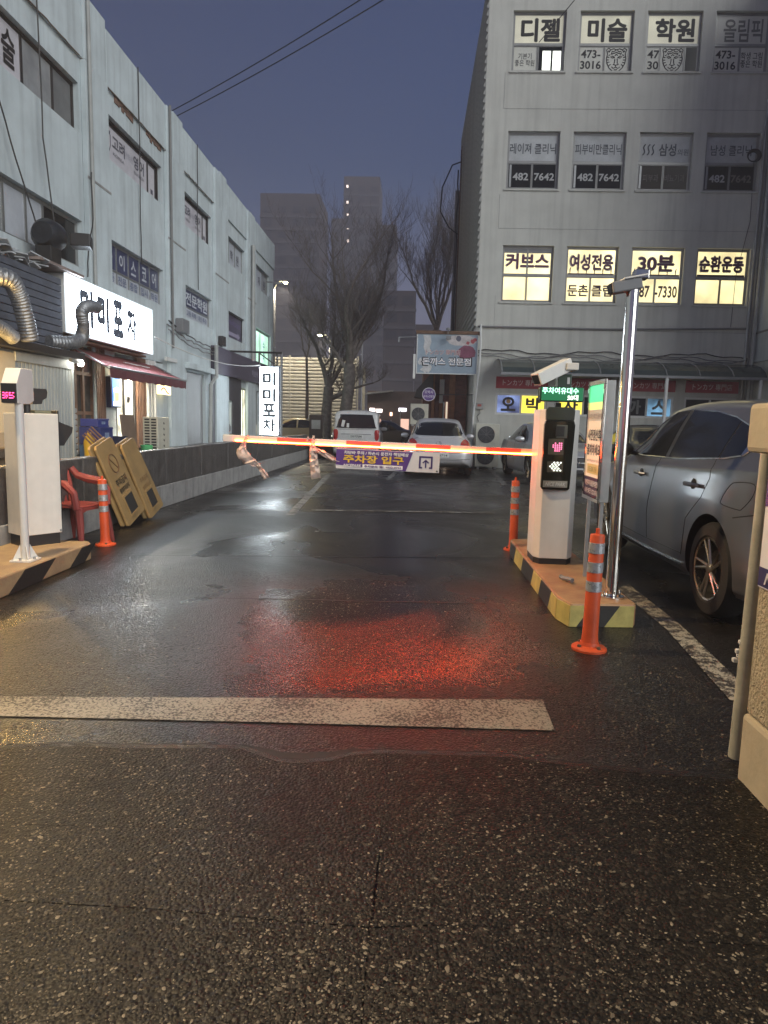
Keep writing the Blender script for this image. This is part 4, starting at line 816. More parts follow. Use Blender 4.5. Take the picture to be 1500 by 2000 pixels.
pat = ["11011 11011", "00100 10000", "11011 11110", "00101 00001", "11010 11110"]
for ri, row in enumerate(pat):
    for ci, c in enumerate(row):
        if c == '1':
            b = MB(); b.box((-0.032 + (ci - 5) * 0.0085, -0.0835, 1.345 - ri * 0.010), (0.006, 0.003, 0.0065)); b.build('led', M_LEDR, ds)
# red plastic chair
ch = thing('plastic_chair', 'faded red plastic armchair behind the left gate cabinet', 'chair', (-3.52, 7.02, 0), R(78))
M_CH = mat('red_plastic', (0.27, 0.05, 0.042), 0.5, var=0.25, vscale=6)
b = MB(); b.box((0, 0, 0.41), (0.46, 0.44, 0.025)); b.build('seat', M_CH, ch, 0.012)
b = MB(); b.prism([(-0.23, 0.0), (0.23, 0.0), (0.21, -0.055), (0.13, -0.025), (-0.13, -0.025), (-0.21, -0.055)], (0, -0.222, 0.40), XR, ZU, 0.012); b.build('apron', M_CH, ch)
for sx_ in (-1, 1):
    for sy in (-1, 1):
        b = MB(); b.tube([(sx_ * 0.20, sy * 0.19, 0.41), (sx_ * 0.225, sy * 0.225, 0.2), (sx_ * 0.25, sy * 0.25, 0.0)], [0.045, 0.036, 0.026], 8); b.build('leg', M_CH, ch, smooth=True)
    b = MB(); b.tube([(sx_ * 0.24, -0.20, 0.40), (sx_ * 0.265, -0.19, 0.56), (sx_ * 0.27, -0.10, 0.645), (sx_ * 0.27, 0.05, 0.66), (sx_ * 0.25, 0.17, 0.70), (sx_ * 0.22, 0.22, 0.78)], [0.038, 0.036, 0.045, 0.045, 0.04, 0.032], 8); b.build('armrest', M_CH, ch, smooth=True)
    b = MB(); b.tube([(sx_ * 0.19, 0.20, 0.40), (sx_ * 0.21, 0.24, 0.62), (sx_ * 0.18, 0.28, 0.84)], [0.03, 0.03, 0.024], 8); b.build('back_post', M_CH, ch, smooth=True)
for i in range(4):
    b = MB(); b.box((-0.12 + i * 0.08, 0.255, 0.62), (0.05, 0.014, 0.44), 0, 0, Matrix.Rotation(R(-9), 3, 'X')); b.build('back_slat', M_CH, ch, 0.005)
b = MB(); b.tube([(-0.18, 0.28, 0.83), (0, 0.295, 0.87), (0.18, 0.28, 0.83)], 0.03, 8); b.build('top_rail', M_CH, ch, smooth=True)
# delineator bollards
def bollard(label, loc, h=0.74, tilt=(0, 0)):
    t = thing('bollard', label, 'bollard', loc, 0, 'orange bollards at the gate'); t.rotation_euler = (R(tilt[0]), R(tilt[1]), 0)
    k = h / 0.74
    b = MB(); b.lathe([(0.001, 0), (0.105, 0), (0.105, 0.014), (0.095, 0.022), (0.06, 0.03), (0.055, 0.05), (0.001, 0.05)], n=24); b.build('base', M_ORANGE, t, smooth=True)
    prof = [(0.052, 0.03), (0.051, 0.06), (0.047, 0.30)]
    b = MB(); b.lathe([(0.054, 0.03), (0.047, 0.10), (0.043, 0.69 * k), (0.040, 0.70 * k), (0.012, 0.705 * k), (0.012, 0.735 * k), (0.001, 0.74 * k)], n=20); b.build('post', M_ORANGE, t, smooth=True)
    for z in (0.36, 0.475, 0.59):
        b = MB(); z *= k; b.lathe([(0.0435, z), (0.0475, z + 0.001), (0.0470, z + 0.063), (0.043, z + 0.064)], n=20); b.build('reflective_band', M_REFL, t, smooth=True)
    for a in range(4):
        an = a * math.pi / 2 + 0.5; b = MB(); b.cyl((math.cos(an) * 0.08, math.sin(an) * 0.08, 0.02), (math.cos(an) * 0.08, math.sin(an) * 0.08, 0.038), 0.012, 6); b.build('anchor_bolt', M_RUST, t)
    return t
bollard('orange bollard with silver bands standing in front of the kiosk island', (1.118, 4.12, 0), 0.755, (0, 0.6))
bollard('orange bollard with bright silver bands beside the red plastic chair', (-3.18, 6.95, 0), 0.73, (0, -1.5))
bollard('orange bollard with worn bands behind the kiosk under the barrier arm', (1.13, 7.45, 0), 0.80, (0, -0.5))
# yellow folding signs leaning on the retaining wall
M_YS = mat('yellow_sign_plastic', (0.30, 0.20, 0.085), 0.5, var=0.22, vscale=5, streak=0.2)
def folded_sign(label, y0, y1, yt, seed, printed):
    t = thing('folding_sign', label, 'sign', (-3.44, (y0 + y1) / 2, 0), 0, None)
    for k in range(2):      # two leaves folded together
        o = Vector((-k * 0.055, -(y1 - y0) / 2 + (0.0 if k == 0 else -0.04), 0.0)); u = Vector((-0.30, yt - y0, 0.955)); Lh = u.length; u.normalize()
        r = Vector((0, 1, 0)); r = (r - u * r.dot(u)).normalized(); o.z += 0.0
        W = y1 - y0; b = MB()
        b.prism([(0.0, 0.02), (0.03, 0.0), (W - 0.03, 0.0), (W, 0.02), (W - 0.05, Lh - 0.03), (W - 0.09, Lh), (0.09, Lh), (0.05, Lh - 0.03)], o, r, u, 0.035); p = b.build('panel', M_YS, t, 0.008)
        if k == 0:
            n = r.cross(u); f = Fr(o + n * 0.0355, r, u)
            b = MB(); f.box(b, W * 0.30, W * 0.72, 0.10, 0.32, 0.0, 0.004); b.build('hand_opening', M_DARK, p)
            b = MB()
            for q in ((0.26, 0.30, 0.07, 0.35), (0.72, 0.76, 0.07, 0.35), (0.30, 0.72, 0.32, 0.35), (0.30, 0.72, 0.07, 0.10)): f.box(b, W * q[0], W * q[1], q[2], q[3], 0, 0.010)
            b.build('opening_rim', M_YS, p, 0.003)
            ink = mat('sign_brown_ink', (0.16, 0.085, 0.04), 0.6, var=0.2)
            if printed:
                b = MB(); cx, cz, rr = W * 0.5, Lh * 0.72, 0.115
                b.tube([f.p(cx + math.cos(a) * rr * 1.0, cz + math.sin(a) * rr, 0.002) for a in [2 * math.pi * i / 24 for i in range(25)]], 0.009, 4, cap=False); b.cyl(f.p(cx - rr * .6, cz + rr * .7, 0.002), f.p(cx + rr * .6, cz - rr * .7, 0.002), 0.008, 4); b.build('no_parking_symbol', ink, p)
                f.text('주차금지', p, M_BLACK, W * 0.5, Lh * 0.50, 0.002, 0.34, 0.09, 0.025)
                f.text('절대주차금지', p, M_BLACK, W * 0.5, Lh * 0.40, 0.002, 0.32, 0.06, 0.025)
            else:
                f.text('주차금지', p, ink, W * 0.5, Lh * 0.48, 0.002, 0.30, 0.07, 0.0)
                f.text('절대주차금지', p, ink, W * 0.5, Lh * 0.38, 0.002, 0.30, 0.05, 0.0)
    return t
folded_sign('yellow folded no-parking floor sign with a crossed circle leaning on the retaining wall', 8.10, 8.74, 7.86, 1, True)
folded_sign('yellow folded floor sign with faded print leaning behind the crossed-circle sign', 8.80, 9.38, 8.58, 2, False)
# ================================================================== right gate island, kiosk, barrier
ir = thing('traffic_island', 'rusty tan kerb island with yellow and black hazard sides under the kiosk', 'island', (1.30, 5.90, 0))
b = MB(); b.prism([(-0.20, -1.32), (0.24, -1.28), (0.26, -1.25), (0.26, 1.30), (-0.22, 1.30), (-0.25, 1.24), (-0.25, -1.14)], (0, 0, 0), XR, YR, 0.165); b.build('kerb', mat('rusty_island_top', (0.40, 0.25, 0.12), 0.5, var=0.3, vscale=5, col2=(0.26, 0.12, 0.06), bump=0.15), ir, 0.015)
FA = Fr((-0.2505, 0, 0), (0, -1, 0))      # left side, a = -y
for i, (a0, a1, m) in enumerate([(-1.22, -0.86, M_ISLB), (-0.86, -0.40, M_ISLY), (-0.40, 0.15, M_ISLB), (0.15, 0.50, M_ISLY), (0.50, 0.90, M_ISLB), (0.90, 1.137, M_ISLY)]):
    b = MB(); s = 0.10 if i < 5 else 0.0
    b.prism([(max(-1.22, a0 - 0.05), 0.003), (a1 - 0.05 if i < 5 else a1, 0.003), (a1 + (0.05 if i < 5 else 0), 0.150), (a0 + 0.05, 0.150)], (-0.2505, 0, 0), (0, -1, 0), ZU, 0.0035 + 0.0004 * i); b.build('painted_stripe', m, ir)
# corner chamfer and front side
e0 = Vector((-0.25, -1.14, 0)); e1 = Vector((-0.20, -1.32, 0)); e2 = Vector((0.24, -1.28, 0))
for (p, q, segs) in ((e0, e1, [(0, 1, M_ISLY)]), (e1, e2, [(0, 0.22, M_ISLY), (0.22, 0.66, M_ISLB), (0.66, 1.0, M_ISLY)])):
    r_ = (q - p); Ln = r_.length; r_.normalize()
    for i, (t0, t1, m) in enumerate(segs):
        sl = 0.05 if len(segs) > 1 else 0
        a = [(t0 * Ln - (sl if i else 0), 0.003), (t1 * Ln - (sl if i < len(segs) - 1 else 0), 0.003), (t1 * Ln + (sl if i < len(segs) - 1 else 0), 0.150), (t0 * Ln + (sl if i else 0), 0.150)]
        b = MB(); b.prism(a, p, r_, ZU, 0.004 + 0.0004 * i); b.build('painted_stripe', m, ir)
# kiosk
ks = thing('parking_kiosk', 'white parking kiosk with black front panel, green text display and camera hood', 'kiosk', (1.25, 6.08, 0.165))
plan = [(-0.17, -0.10), (-0.13, -0.18), (0.11, -0.19), (0.17, -0.09), (0.17, 0.20), (-0.17, 0.20)]
b = MB(); b.prism([(x * 0.97, y * 0.97) for x, y in plan], (0, 0, 0), XR, YR, 0.055); b.build('plinth', M_DARK, ks)
b = MB(); b.prism(plan, (0, 0, 0.05), XR, YR, 1.28); b.build('body', M_WHITE, ks, 0.006)
fp = Fr((0, -0.19, 0), XR)
M_PANEL = mat('smoked_panel', (0.012, 0.014, 0.012), 0.12, spec=0.55, var=0.3, vscale=4)
b = MB(); b.prism([(-0.150, 0.67), (-0.138, 0.652), (0.078, 0.648), (0.092, 0.665), (0.110, 1.20), (0.10, 1.235), (-0.135, 1.235), (-0.146, 1.20)], fp.p(0, 0, -0.03), XR, ZU, 0.052); pn = b.build('front_panel', M_PANEL, ks, 0.006)
b = MB(); b.prism([(-0.135, 1.236), (0.10, 1.236), (0.105, 1.32), (0.085, 1.348), (-0.115, 1.348), (-0.138, 1.32)], fp.p(0, 0, -0.03), XR, ZU, 0.045); b.build('upper_panel', mat('dark_green_grey', (0.03, 0.034, 0.03), 0.35), ks, 0.006)
D = 0.0222
b = MB(); fp.box(b, -0.045, 0.045, 1.09, 1.20, D, D + 0.004); b.build('card_slot', mat('slot_grey', (0.10, 0.105, 0.09), 0.3), pn, 0.004)
b = MB(); fp.box(b, -0.055, 0.02, 1.105, 1.19, D + 0.0045, D + 0.009); b.build('slot_cover', M_DARK, pn, 0.004)
b = MB(); fp.box(b, -0.108, 0.022, 0.95, 1.083, D, D + 0.0015); b.build('signal_window', mat('signal_smoke', (0.08, 0.075, 0.06), 0.2), pn)
b = MB(); fp.box(b, -0.108, 0.025, 0.80, 0.892, D, D + 0.0015); b.build('signal_window', mat('signal_smoke', (0, 0, 0)), pn)
M_PINK = emis('pink_led', (1.0, 0.22, 0.42), 0.9); M_WLED = emis('white_led', (0.95, 1.0, 0.9), 1.3)
for r_ in range(5):
    for c_ in range(5):
        if (r_, c_) in ((0, 2), (4, 0), (4, 4), (3, 0), (0, 0)): continue
        b = MB(); fp.disc(b, -0.066 + c_ * 0.017, 1.046 - r_ * 0.016, D + 0.0015, D + 0.005, 0.0062, 8); b.build('led', M_PINK, pn)
for k in range(3):
    for r_ in range(5):
        b = MB(); fp.disc(b, -0.082 + k * 0.027 + abs(r_ - 2) * 0.016, 0.883 - r_ * 0.0165, D + 0.0015, D + 0.005, 0.0068, 8); b.build('led', M_WLED, pn)
b = MB(); fp.box(b, -0.135, 0.07, 0.672, 0.728, D, D + 0.003); b.build('logo_plate', mat('brushed_plate', (0.30, 0.30, 0.27), 0.45, 0.1, var=0.15), pn, 0.004)
fp.text('NICE PARK', pn, M_WHITEP, -0.032, 0.70, D + 0.0035, 0.17, 0.030, 0.03, shear=0.25)
# text display
b = MB(); b.box((0, 0.02, 1.365), (0.05, 0.05, 0.05)); b.build('display_stem', M_DARK, ks)
b = MB(); b.box((-0.012, -0.145, 1.455), (0.375, 0.11, 0.125)); dp = b.build('text_display', mat('green_smoke_case', (0.015, 0.05, 0.03), 0.15), ks, 0.022, seg=3)
M_GLED = emis('green_led', (0.45, 1.0, 0.70), 1.3)
fd = Fr((0, -0.2005, 0), XR)
fd.text('주차여유대수', dp, M_GLED, -0.03, 1.483, 0.002, 0.30, 0.054, 0.012)
fd.text('50대', dp, M_WLED, 0.075, 1.428, 0.002, 0.088, 0.045, 0.012)
b = MB(); fd.box(b, -0.185, 0.160, 1.402, 1.508, -0.001, 0.0006); b.build('led_matrix', emis('dim_green_matrix', (0.02, 0.50, 0.18), 0.16, base=(0.01, 0.05, 0.03)), dp)
# plate-reading camera
b = MB(); b.box((0.03, -0.02, 1.55), (0.12, 0.10, 0.16)); b.build('camera_neck', mat('dark_green_neck', (0.03, 0.06, 0.04), 0.4), ks, 0.008)
ax = Vector((-0.80, -0.30, -0.40)).normalized(); sd_ = ax.cross(Vector((0, 0, 1))).normalized(); upv = sd_.cross(ax)
Mc = Matrix((ax, sd_, upv)).transposed()
b = MB(); b.box(Vector((-0.085, -0.10, 1.645)), (0.34, 0.125, 0.105), 0, 0, Mc); cmb = b.build('camera_hood', M_WHITE, ks, 0.006)
b = MB(); b.box(Vector((0.075, -0.06, 1.69)), (0.10, 0.17, 0.06)); b.build('camera_cover', M_WHITE, ks, 0.006)
b = MB(); b.box(Vector((-0.085, -0.10, 1.645)) + ax * 0.165, (0.015, 0.10, 0.08), 0, 0, Mc); b.build('lens_glass', M_GLASSDK, cmb)
b = MB(); b.box((0.06, -0.0725, 1.575), (0.022, 0.004, 0.055)); b.build('sticker', M_WHITEP, ks)
# boom barrier: housing behind the kiosk, arm with light strip
bg_ = thing('boom_barrier', 'red and white barrier arm with a glowing light strip across the lane', 'barrier', (1.30, 6.55, 0.165))
off = Vector(bg_.location)
b = MB(); b.box((0.0, 0.05, 0.50), (0.28, 0.30, 1.0)); b.build('housing', M_WHITE, bg_, 0.01)
arm0 = Vector((1.20, 6.41, 1.108)); arm1 = Vector((-1.785, 6.41, 1.168)); ad_ = (arm1 - arm0); AL = ad_.length; ad_.normalize()
au = Vector((0, 0, 1)); au = (au - ad_ * au.dot(ad_)).normalized(); an_ = Vector((0, -1, 0))
def armbox(mb, a0, a1, b0, b1, d0, d1):
    vs_ = [arm0 + ad_ * a + au * z + an_ * d - off for a in (a0, a1) for z in (b0, b1) for d in (d0, d1)]
    mb.add(vs_, [(0, 1, 3, 2), (4, 6, 7, 5), (0, 4, 5, 1), (2, 3, 7, 6), (0, 2, 6, 4), (1, 5, 7, 3)])
b = MB(); armbox(b, 0, AL, -0.036, 0.030, -0.045, 0.0); arm = b.build('arm', mat('arm_white', (0.62, 0.60, 0.58), 0.4, var=0.1, vscale=5), bg_, 0.006)
M_ARMR = mat('arm_red_film', (0.50, 0.12, 0.11), 0.35, var=0.15)
for a0 in (0.20, 0.85, 1.50, 2.15):
    b = MB(); armbox(b, a0, a0 + 0.32, -0.033, 0.027, 0.0, 0.002); b.build('red_band', M_ARMR, arm)
b = MB(); armbox(b, 0.03, AL - 0.12, -0.024, -0.014, 0.003, 0.010); b.build('light_strip', emis('red_strip', (1.0, 0.085, 0.012), 65), arm)
b = MB(); b.cyl(Vector((1.19, 6.5, 1.108)) - off, Vector((1.19, 6.40, 1.108)) - off, 0.05, 14); b.build('pivot', M_DARK, bg_)
# banner hung on the arm
bn = thing('banner', 'purple and white parking entrance banner hung under the barrier arm', 'banner', (-0.22, 6.398, 1.0))
o_ = Vector((-0.71, 6.395, 1.098)); r_ = -ad_; u_ = au
fb = Fr(o_ - Vector(bn.location), r_, u_)
b = MB(); fb.box(b, 0, 0.965, -0.185, -0.0, -0.004, 0.0); sheet_ = b.build('board', mat('banner_white', (0.66, 0.64, 0.66), 0.45, var=0.08, vscale=6), bn)
b = MB(); b.prism([(0.0, -0.15), (0.0, -0.004), (0.715, -0.004), (0.655, -0.183), (0.0, -0.150)], fb.p(0, 0, 0.0), r_, u_, 0.002); b.v = b.v; b.build('purple_print', mat('purple_print', (0.10, 0.045, 0.22), 0.45, var=0.1), bn)
M_YEL = mat('yellow_print', (0.75, 0.48, 0.05), 0.5); M_WP = mat('white_print', (0.8, 0.78, 0.8), 0.5)
fb.text('차단바 주의 / 파손시 운전자 책임배상', bn, M_WP, 0.375, -0.032, 0.003, 0.60, 0.032, 0.035)
fb.text('주차장 입구', bn, M_YEL, 0.35, -0.090, 0.003, 0.56, 0.070, 0.045)
fb.text('NICEPARK', bn, M_WP, 0.155, -0.152, 0.003, 0.17, 0.026, 0.03, shear=0.3)
b = MB(); fb.box(b, 0.25, 0.625, -0.173, -0.137, 0.002, 0.0032); b.build('white_bar', M_WP, bn, 0.001)
fb.text('주차문의 ☎. 1522-0741', bn, mat('purple_ink', (0.10, 0.045, 0.22)), 0.437, -0.155, 0.004, 0.34, 0.024, 0.03)
b = MB()
for q in ((0.775, 0.79, -0.135, -0.035), (0.885, 0.90, -0.135, -0.035), (0.79, 0.885, -0.05, -0.035)): fb.box(b, *q, 0.0005, 0.003)
fb.box(b, 0.832, 0.843, -0.145, -0.075, 0.0005, 0.003); b.prism([(0.805, -0.095), (0.8375, -0.065), (0.870, -0.095), (0.86, -0.102), (0.8375, -0.082), (0.815, -0.102)], fb.p(0, 0, 0.0005), r_, u_, 0.0025); fb.box(b, 0.775, 0.805, -0.15, -0.135, 0.0005, 0.003); fb.box(b, 0.87, 0.90, -0.15, -0.135, 0.0005, 0.003)
b.build('entrance_symbol', mat('navy_print', (0.05, 0.03, 0.14), 0.5), bn)
b = MB(); fb.disc(b, 0.945, -0.17, 0.0005, 0.003, 0.008, 10); b.build('eyelet', M_BLACK, bn)
# plastic tape tied to the arm
M_TAPE = mat('pale_tape', (0.70, 0.56, 0.50), 0.3, var=0.3, vscale=30, alpha=0.72)
def ribbon(label, ctrl, widths, wdir, seed):
    rr = random.Random(seed); P = []; C = [Vector(c) for c in ctrl]; C = [C[0] * 2 - C[1]] + C + [C[-1] * 2 - C[-2]]; Wd = []
    for i in range(1, len(C) - 2):
        for k in range(6):
            t = k / 6; a, p, q, d = C[i - 1], C[i], C[i + 1], C[i + 2]
            P.append(0.5 * ((2 * p) + (q - a) * t + (2 * a - 5 * p + 4 * q - d) * t * t + (3 * p - a - 3 * q + d) * t ** 3)); Wd.append(widths[i - 1] + (widths[i] - widths[i - 1]) * t)
    P.append(C[-2]); Wd.append(widths[-1]); b = MB(); n = len(P); wd = Vector(wdir).normalized(); m = 4
    for p, w in zip(P, Wd):
        for j in range(m + 1):
            s = j / m - 0.5; b.v.append(p + wd * (w * s) + Vector((0, rr.uniform(-.014, .014), rr.uniform(-.006, .006))))
    for i in range(n - 1):
        for j in range(m): q = i * (m + 1) + j; b.f.append((q, q + 1, q + m + 2, q + m + 1)); b.mi.append(0)
    o = b.build('tape_ribbon', M_TAPE, None, smooth=True, fix=False); s = o.modifiers.new('thick', 'SOLIDIFY'); s.thickness = 0.002
    return tag(o, label, 'ribbon', 'plastic tape tied to the barrier arm')
ribbon('crumpled tape looped on the arm near its free tip, hanging slanted', [(-1.545, 6.40, 1.20), (-1.57, 6.385, 1.14), (-1.60, 6.385, 1.05), (-1.53, 6.385, 0.96), (-1.43, 6.385, 0.90), (-1.36, 6.385, 0.80)], [0.02, 0.05, 0.10, 0.12, 0.045, 0.055], (1, 0, 0.35), 1)
ribbon('straight tape knotted on the arm and hanging down left of the banner', [(-0.925, 6.40, 1.21), (-0.93, 6.385, 1.13), (-0.925, 6.385, 1.03), (-0.91, 6.385, 0.92), (-0.895, 6.385, 0.81)], [0.02, 0.04, 0.075, 0.08, 0.095], (1, 0, 0.1), 2)
ribbon('twisted tape tail running from the arm knot behind the banner', [(-0.99, 6.405, 1.18), (-0.95, 6.402, 1.11), (-0.84, 6.40, 1.05), (-0.68, 6.401, 0.97)], [0.06, 0.04, 0.05, 0.045], (0.35, 0, 1), 3)
# information light box on two legs
si = thing('info_sign', 'steel-framed information light box on legs between the kiosk and the chrome pole', 'sign', (1.40, 5.28, 0.165))
def SI(mb, name, m, **k): o = mb.build(name, m, si, **k); o.location = -Vector(si.location); return o
FI = Fr((1.37, 5.275, 0), (0, -1, 0))     # faces -x ; a from -0.225 (far) to 0.225 (near)
b = MB(); FI.box(b, -0.225, 0.225, 0.806, 1.69, -0.07, -0.006); SI(b, 'case', M_ALU, bevel=0.003)
b = MB()
for q in ((-0.23, 0.23, 1.665, 1.70), (-0.23, 0.23, 0.80, 0.83), (-0.23, -0.20, 0.83, 1.665), (0.20, 0.23, 0.83, 1.665)): FI.box(b, *q, -0.006, 0.012)
SI(b, 'frame', M_CHROME, bevel=0.003)
for z0, z1, m, nm in ((1.54, 1.664, emis('sign_green', (0.05, 0.75, 0.32), 0.55, base=(0.1, 0.5, 0.2)), 'print_green'), (1.485, 1.54, emis('sign_lime', (0.6, 0.85, 0.2), 0.6, base=(0.4, 0.5, 0.1)), 'print_lime'), (1.40, 1.485, mat('sign_pale', (0.62, 0.62, 0.56), 0.4), 'print_title'), (0.975, 1.40, emis('sign_cream', (0.80, 0.62, 0.42), 0.22, base=(0.66, 0.56, 0.42)), 'print_body'), (0.832, 0.975, mat('sign_navy', (0.03, 0.025, 0.08), 0.4), 'print_footer')):
    b = MB(); FI.box(b, -0.20, 0.20, z0, z1, -0.005, 0.0); SI(b, nm, m)
b = MB(); FI.box(b, -0.16, 0.20, 1.00, 1.075, 0.0, 0.0012); SI(b, 'print_box', mat('sign_lemon', (0.62, 0.55, 0.22), 0.4))
def sit(body, z, w, h, m, bold=0.03, a=0.0): o = FI.text(body, si, m, a, z, 0.0015, w, h, bold); o.location = -Vector(si.location)
sit('나이스파크 동부점', 1.435, 0.36, 0.04, M_INKG, 0.0); sit('사전정산후', 1.295, 0.36, 0.085, M_BLACK); sit('출차하세요', 1.185, 0.36, 0.085, M_BLACK)
sit('※ 출차 전 주차요금을 정산하시기 바랍니다', 1.10, 0.34, 0.02, M_INKG, 0.01); sit('카드결제 전용', 1.037, 0.24, 0.04, mat('olive_ink', (0.2, 0.18, 0.05)), 0.0); sit('무인주차 통합관리운영', 0.93, 0.36, 0.045, M_WP); sit('나이스파크 1522-0741', 0.868, 0.36, 0.045, M_WP)
for y in (5.10, 5.46):
    b = MB(); b.bx(1.395, 1.42, y - 0.0125, y + 0.0125, 0.165, 0.806); SI(b, 'leg', M_ALU)
# polished pole with camera
cp = thing('camera_pole', 'polished steel pole with a security camera on top at the near end of the island', 'pole', (1.435, 4.80, 0.165))
b = MB(); b.cyl((0, 0, 0.0), (0, 0, 2.13), 0.043, 28); b.build('pole', M_CHROME, cp, smooth=True)
b = MB(); b.lathe([(0.001, 0.0), (0.085, 0.0), (0.085, 0.012), (0.05, 0.018), (0.046, 0.03)], n=24); b.build('flange', M_CHROME, cp, smooth=True)
for a in range(4):
    an2 = a * math.pi / 2 + 0.4; b = MB(); b.cyl((math.cos(an2) * 0.068, math.sin(an2) * 0.068, 0.01), (math.cos(an2) * 0.068, math.sin(an2) * 0.068, 0.045), 0.010, 6); b.build('bolt', M_CHROME, cp)
ca = Vector((-0.93, -0.05, -0.18)).normalized(); cs = ca.cross(Vector((0, 0, 1))).normalized(); cu_ = cs.cross(ca); Mc2 = Matrix((ca, cs, cu_)).transposed()
b = MB(); b.box((-0.05, 0, 2.125), (0.20, 0.10, 0.075), 0, 0, Mc2); b.build('camera_body', M_GREYP, cp, 0.01)
b = MB(); b.box((0.0, 0, 2.18), (0.16, 0.115, 0.012), 0, 0, Mc2); b.build('camera_shield', M_WHITE, cp, 0.004)
b = MB(); b.box((-0.148, 0, 2.105), (0.012, 0.075, 0.06), 0, 0, Mc2); b.build('camera_glass', M_GLASSDK, cp)
b = MB(); b.box((0.045, 0, 2.20), (0.09, 0.09, 0.06)); b.build('pole_cap', M_CHROME, cp, 0.006)
b = MB(); b.tube(wob(line_pts((1.20, 5.35, 0.185), (1.24, 5.15, 0.19), 6), 0.012, 3), 0.018, 6); tag(b.build('rag', M_GREYP, smooth=True), 'grey crumpled rag lying on the kiosk island', 'rag')
# ------------------------------------------------------------------ roughcast gate pillar at the right edge
gp = thing('gate_pillar', 'beige roughcast gate pillar with a capstone at the right edge', 'pillar', (1.62, 2.20, 0))
M_RC = mat('roughcast', (0.50, 0.42, 0.28), 0.85, var=0.16, vscale=12, bump=0.9, bscale=75)
M_RC2 = mat('smooth_render', (0.50, 0.43, 0.30), 0.8, var=0.12, vscale=8, bump=0.1)
b = MB(); b.bx(-0.31, 0.32, -0.42, 0.375, 0.28, 1.27); b.build('shaft', M_RC, gp, 0.012)
b = MB(); b.bx(-0.318, 0.33, -0.43, 0.388, -0.01, 0.277); b.build('foot', M_RC2, gp, 0.02)
b = MB(); b.bx(-0.36, 0.37, -0.47, 0.47, 1.272, 1.455); b.build('capstone', M_RC2, gp, 0.02)
b = MB(); b.cyl((-0.255, 0.53, 0.02), (-0.255, 0.50, 1.30), 0.028, 12); tag(b.build('steel_pipe', mat('painted_pipe', (0.46, 0.44, 0.35), 0.5, var=0.25, vscale=8), smooth=True), 'pale painted steel pipe standing against the gate pillar', 'pipe').location = gp.location
np_ = thing('notice_board', 'purple and white parking notice fixed on the side of the gate pillar', 'sign', (1.305, 2.35, 0.78))
FN = Fr((1.3075, 2.36, 0), (0, -1, 0))
def NP(mb, name, m): o = mb.build(name, m, np_); o.location = -Vector(np_.location)
b = MB(); FN.box(b, -0.20, 0.25, 0.78, 1.195, -0.003, 0.006); NP(b, 'board', M_WP)
b = MB(); FN.box(b, -0.20, 0.25, 1.08, 1.19, 0.0062, 0.0075); NP(b, 'purple_print', mat('purple_print', (0, 0, 0)))
b = MB(); FN.box(b, -0.20, 0.25, 0.785, 0.855, 0.0062, 0.0075); NP(b, 'navy_print', mat('navy_band', (0.02, 0.02, 0.10), 0.45))
b = MB(); FN.box(b, -0.10, 0.20, 0.88, 0.95, 0.0062, 0.0075); NP(b, 'yellow_print', mat('amber_band', (0.6, 0.36, 0.06), 0.5))
o = FN.text('NICEPARK', np_, M_WP, 0.03, 0.82, 0.0085, 0.36, 0.045, 0.03, shear=0.3); o.location = -Vector(np_.location)
o = FN.text('24시간', np_, mat('navy_print', (0, 0, 0)), 0.06, 1.02, 0.007, 0.30, 0.07, 0.03); o.location = -Vector(np_.location)
b = MB()
for i in range(6): b.box((1.345 + 0.012 * (i % 2), 2.77 - 0.01 * i, 0.42 + 0.022 * i), (0.02, 0.02, 0.02), i * 0.7, 0, Matrix.Rotation(i * 0.8, 3, 'X'))
tag(b.build('wire_clamp', M_WHITEP, bevel=0.005), 'small white wire clamp tied to the steel pipe', 'clamp')
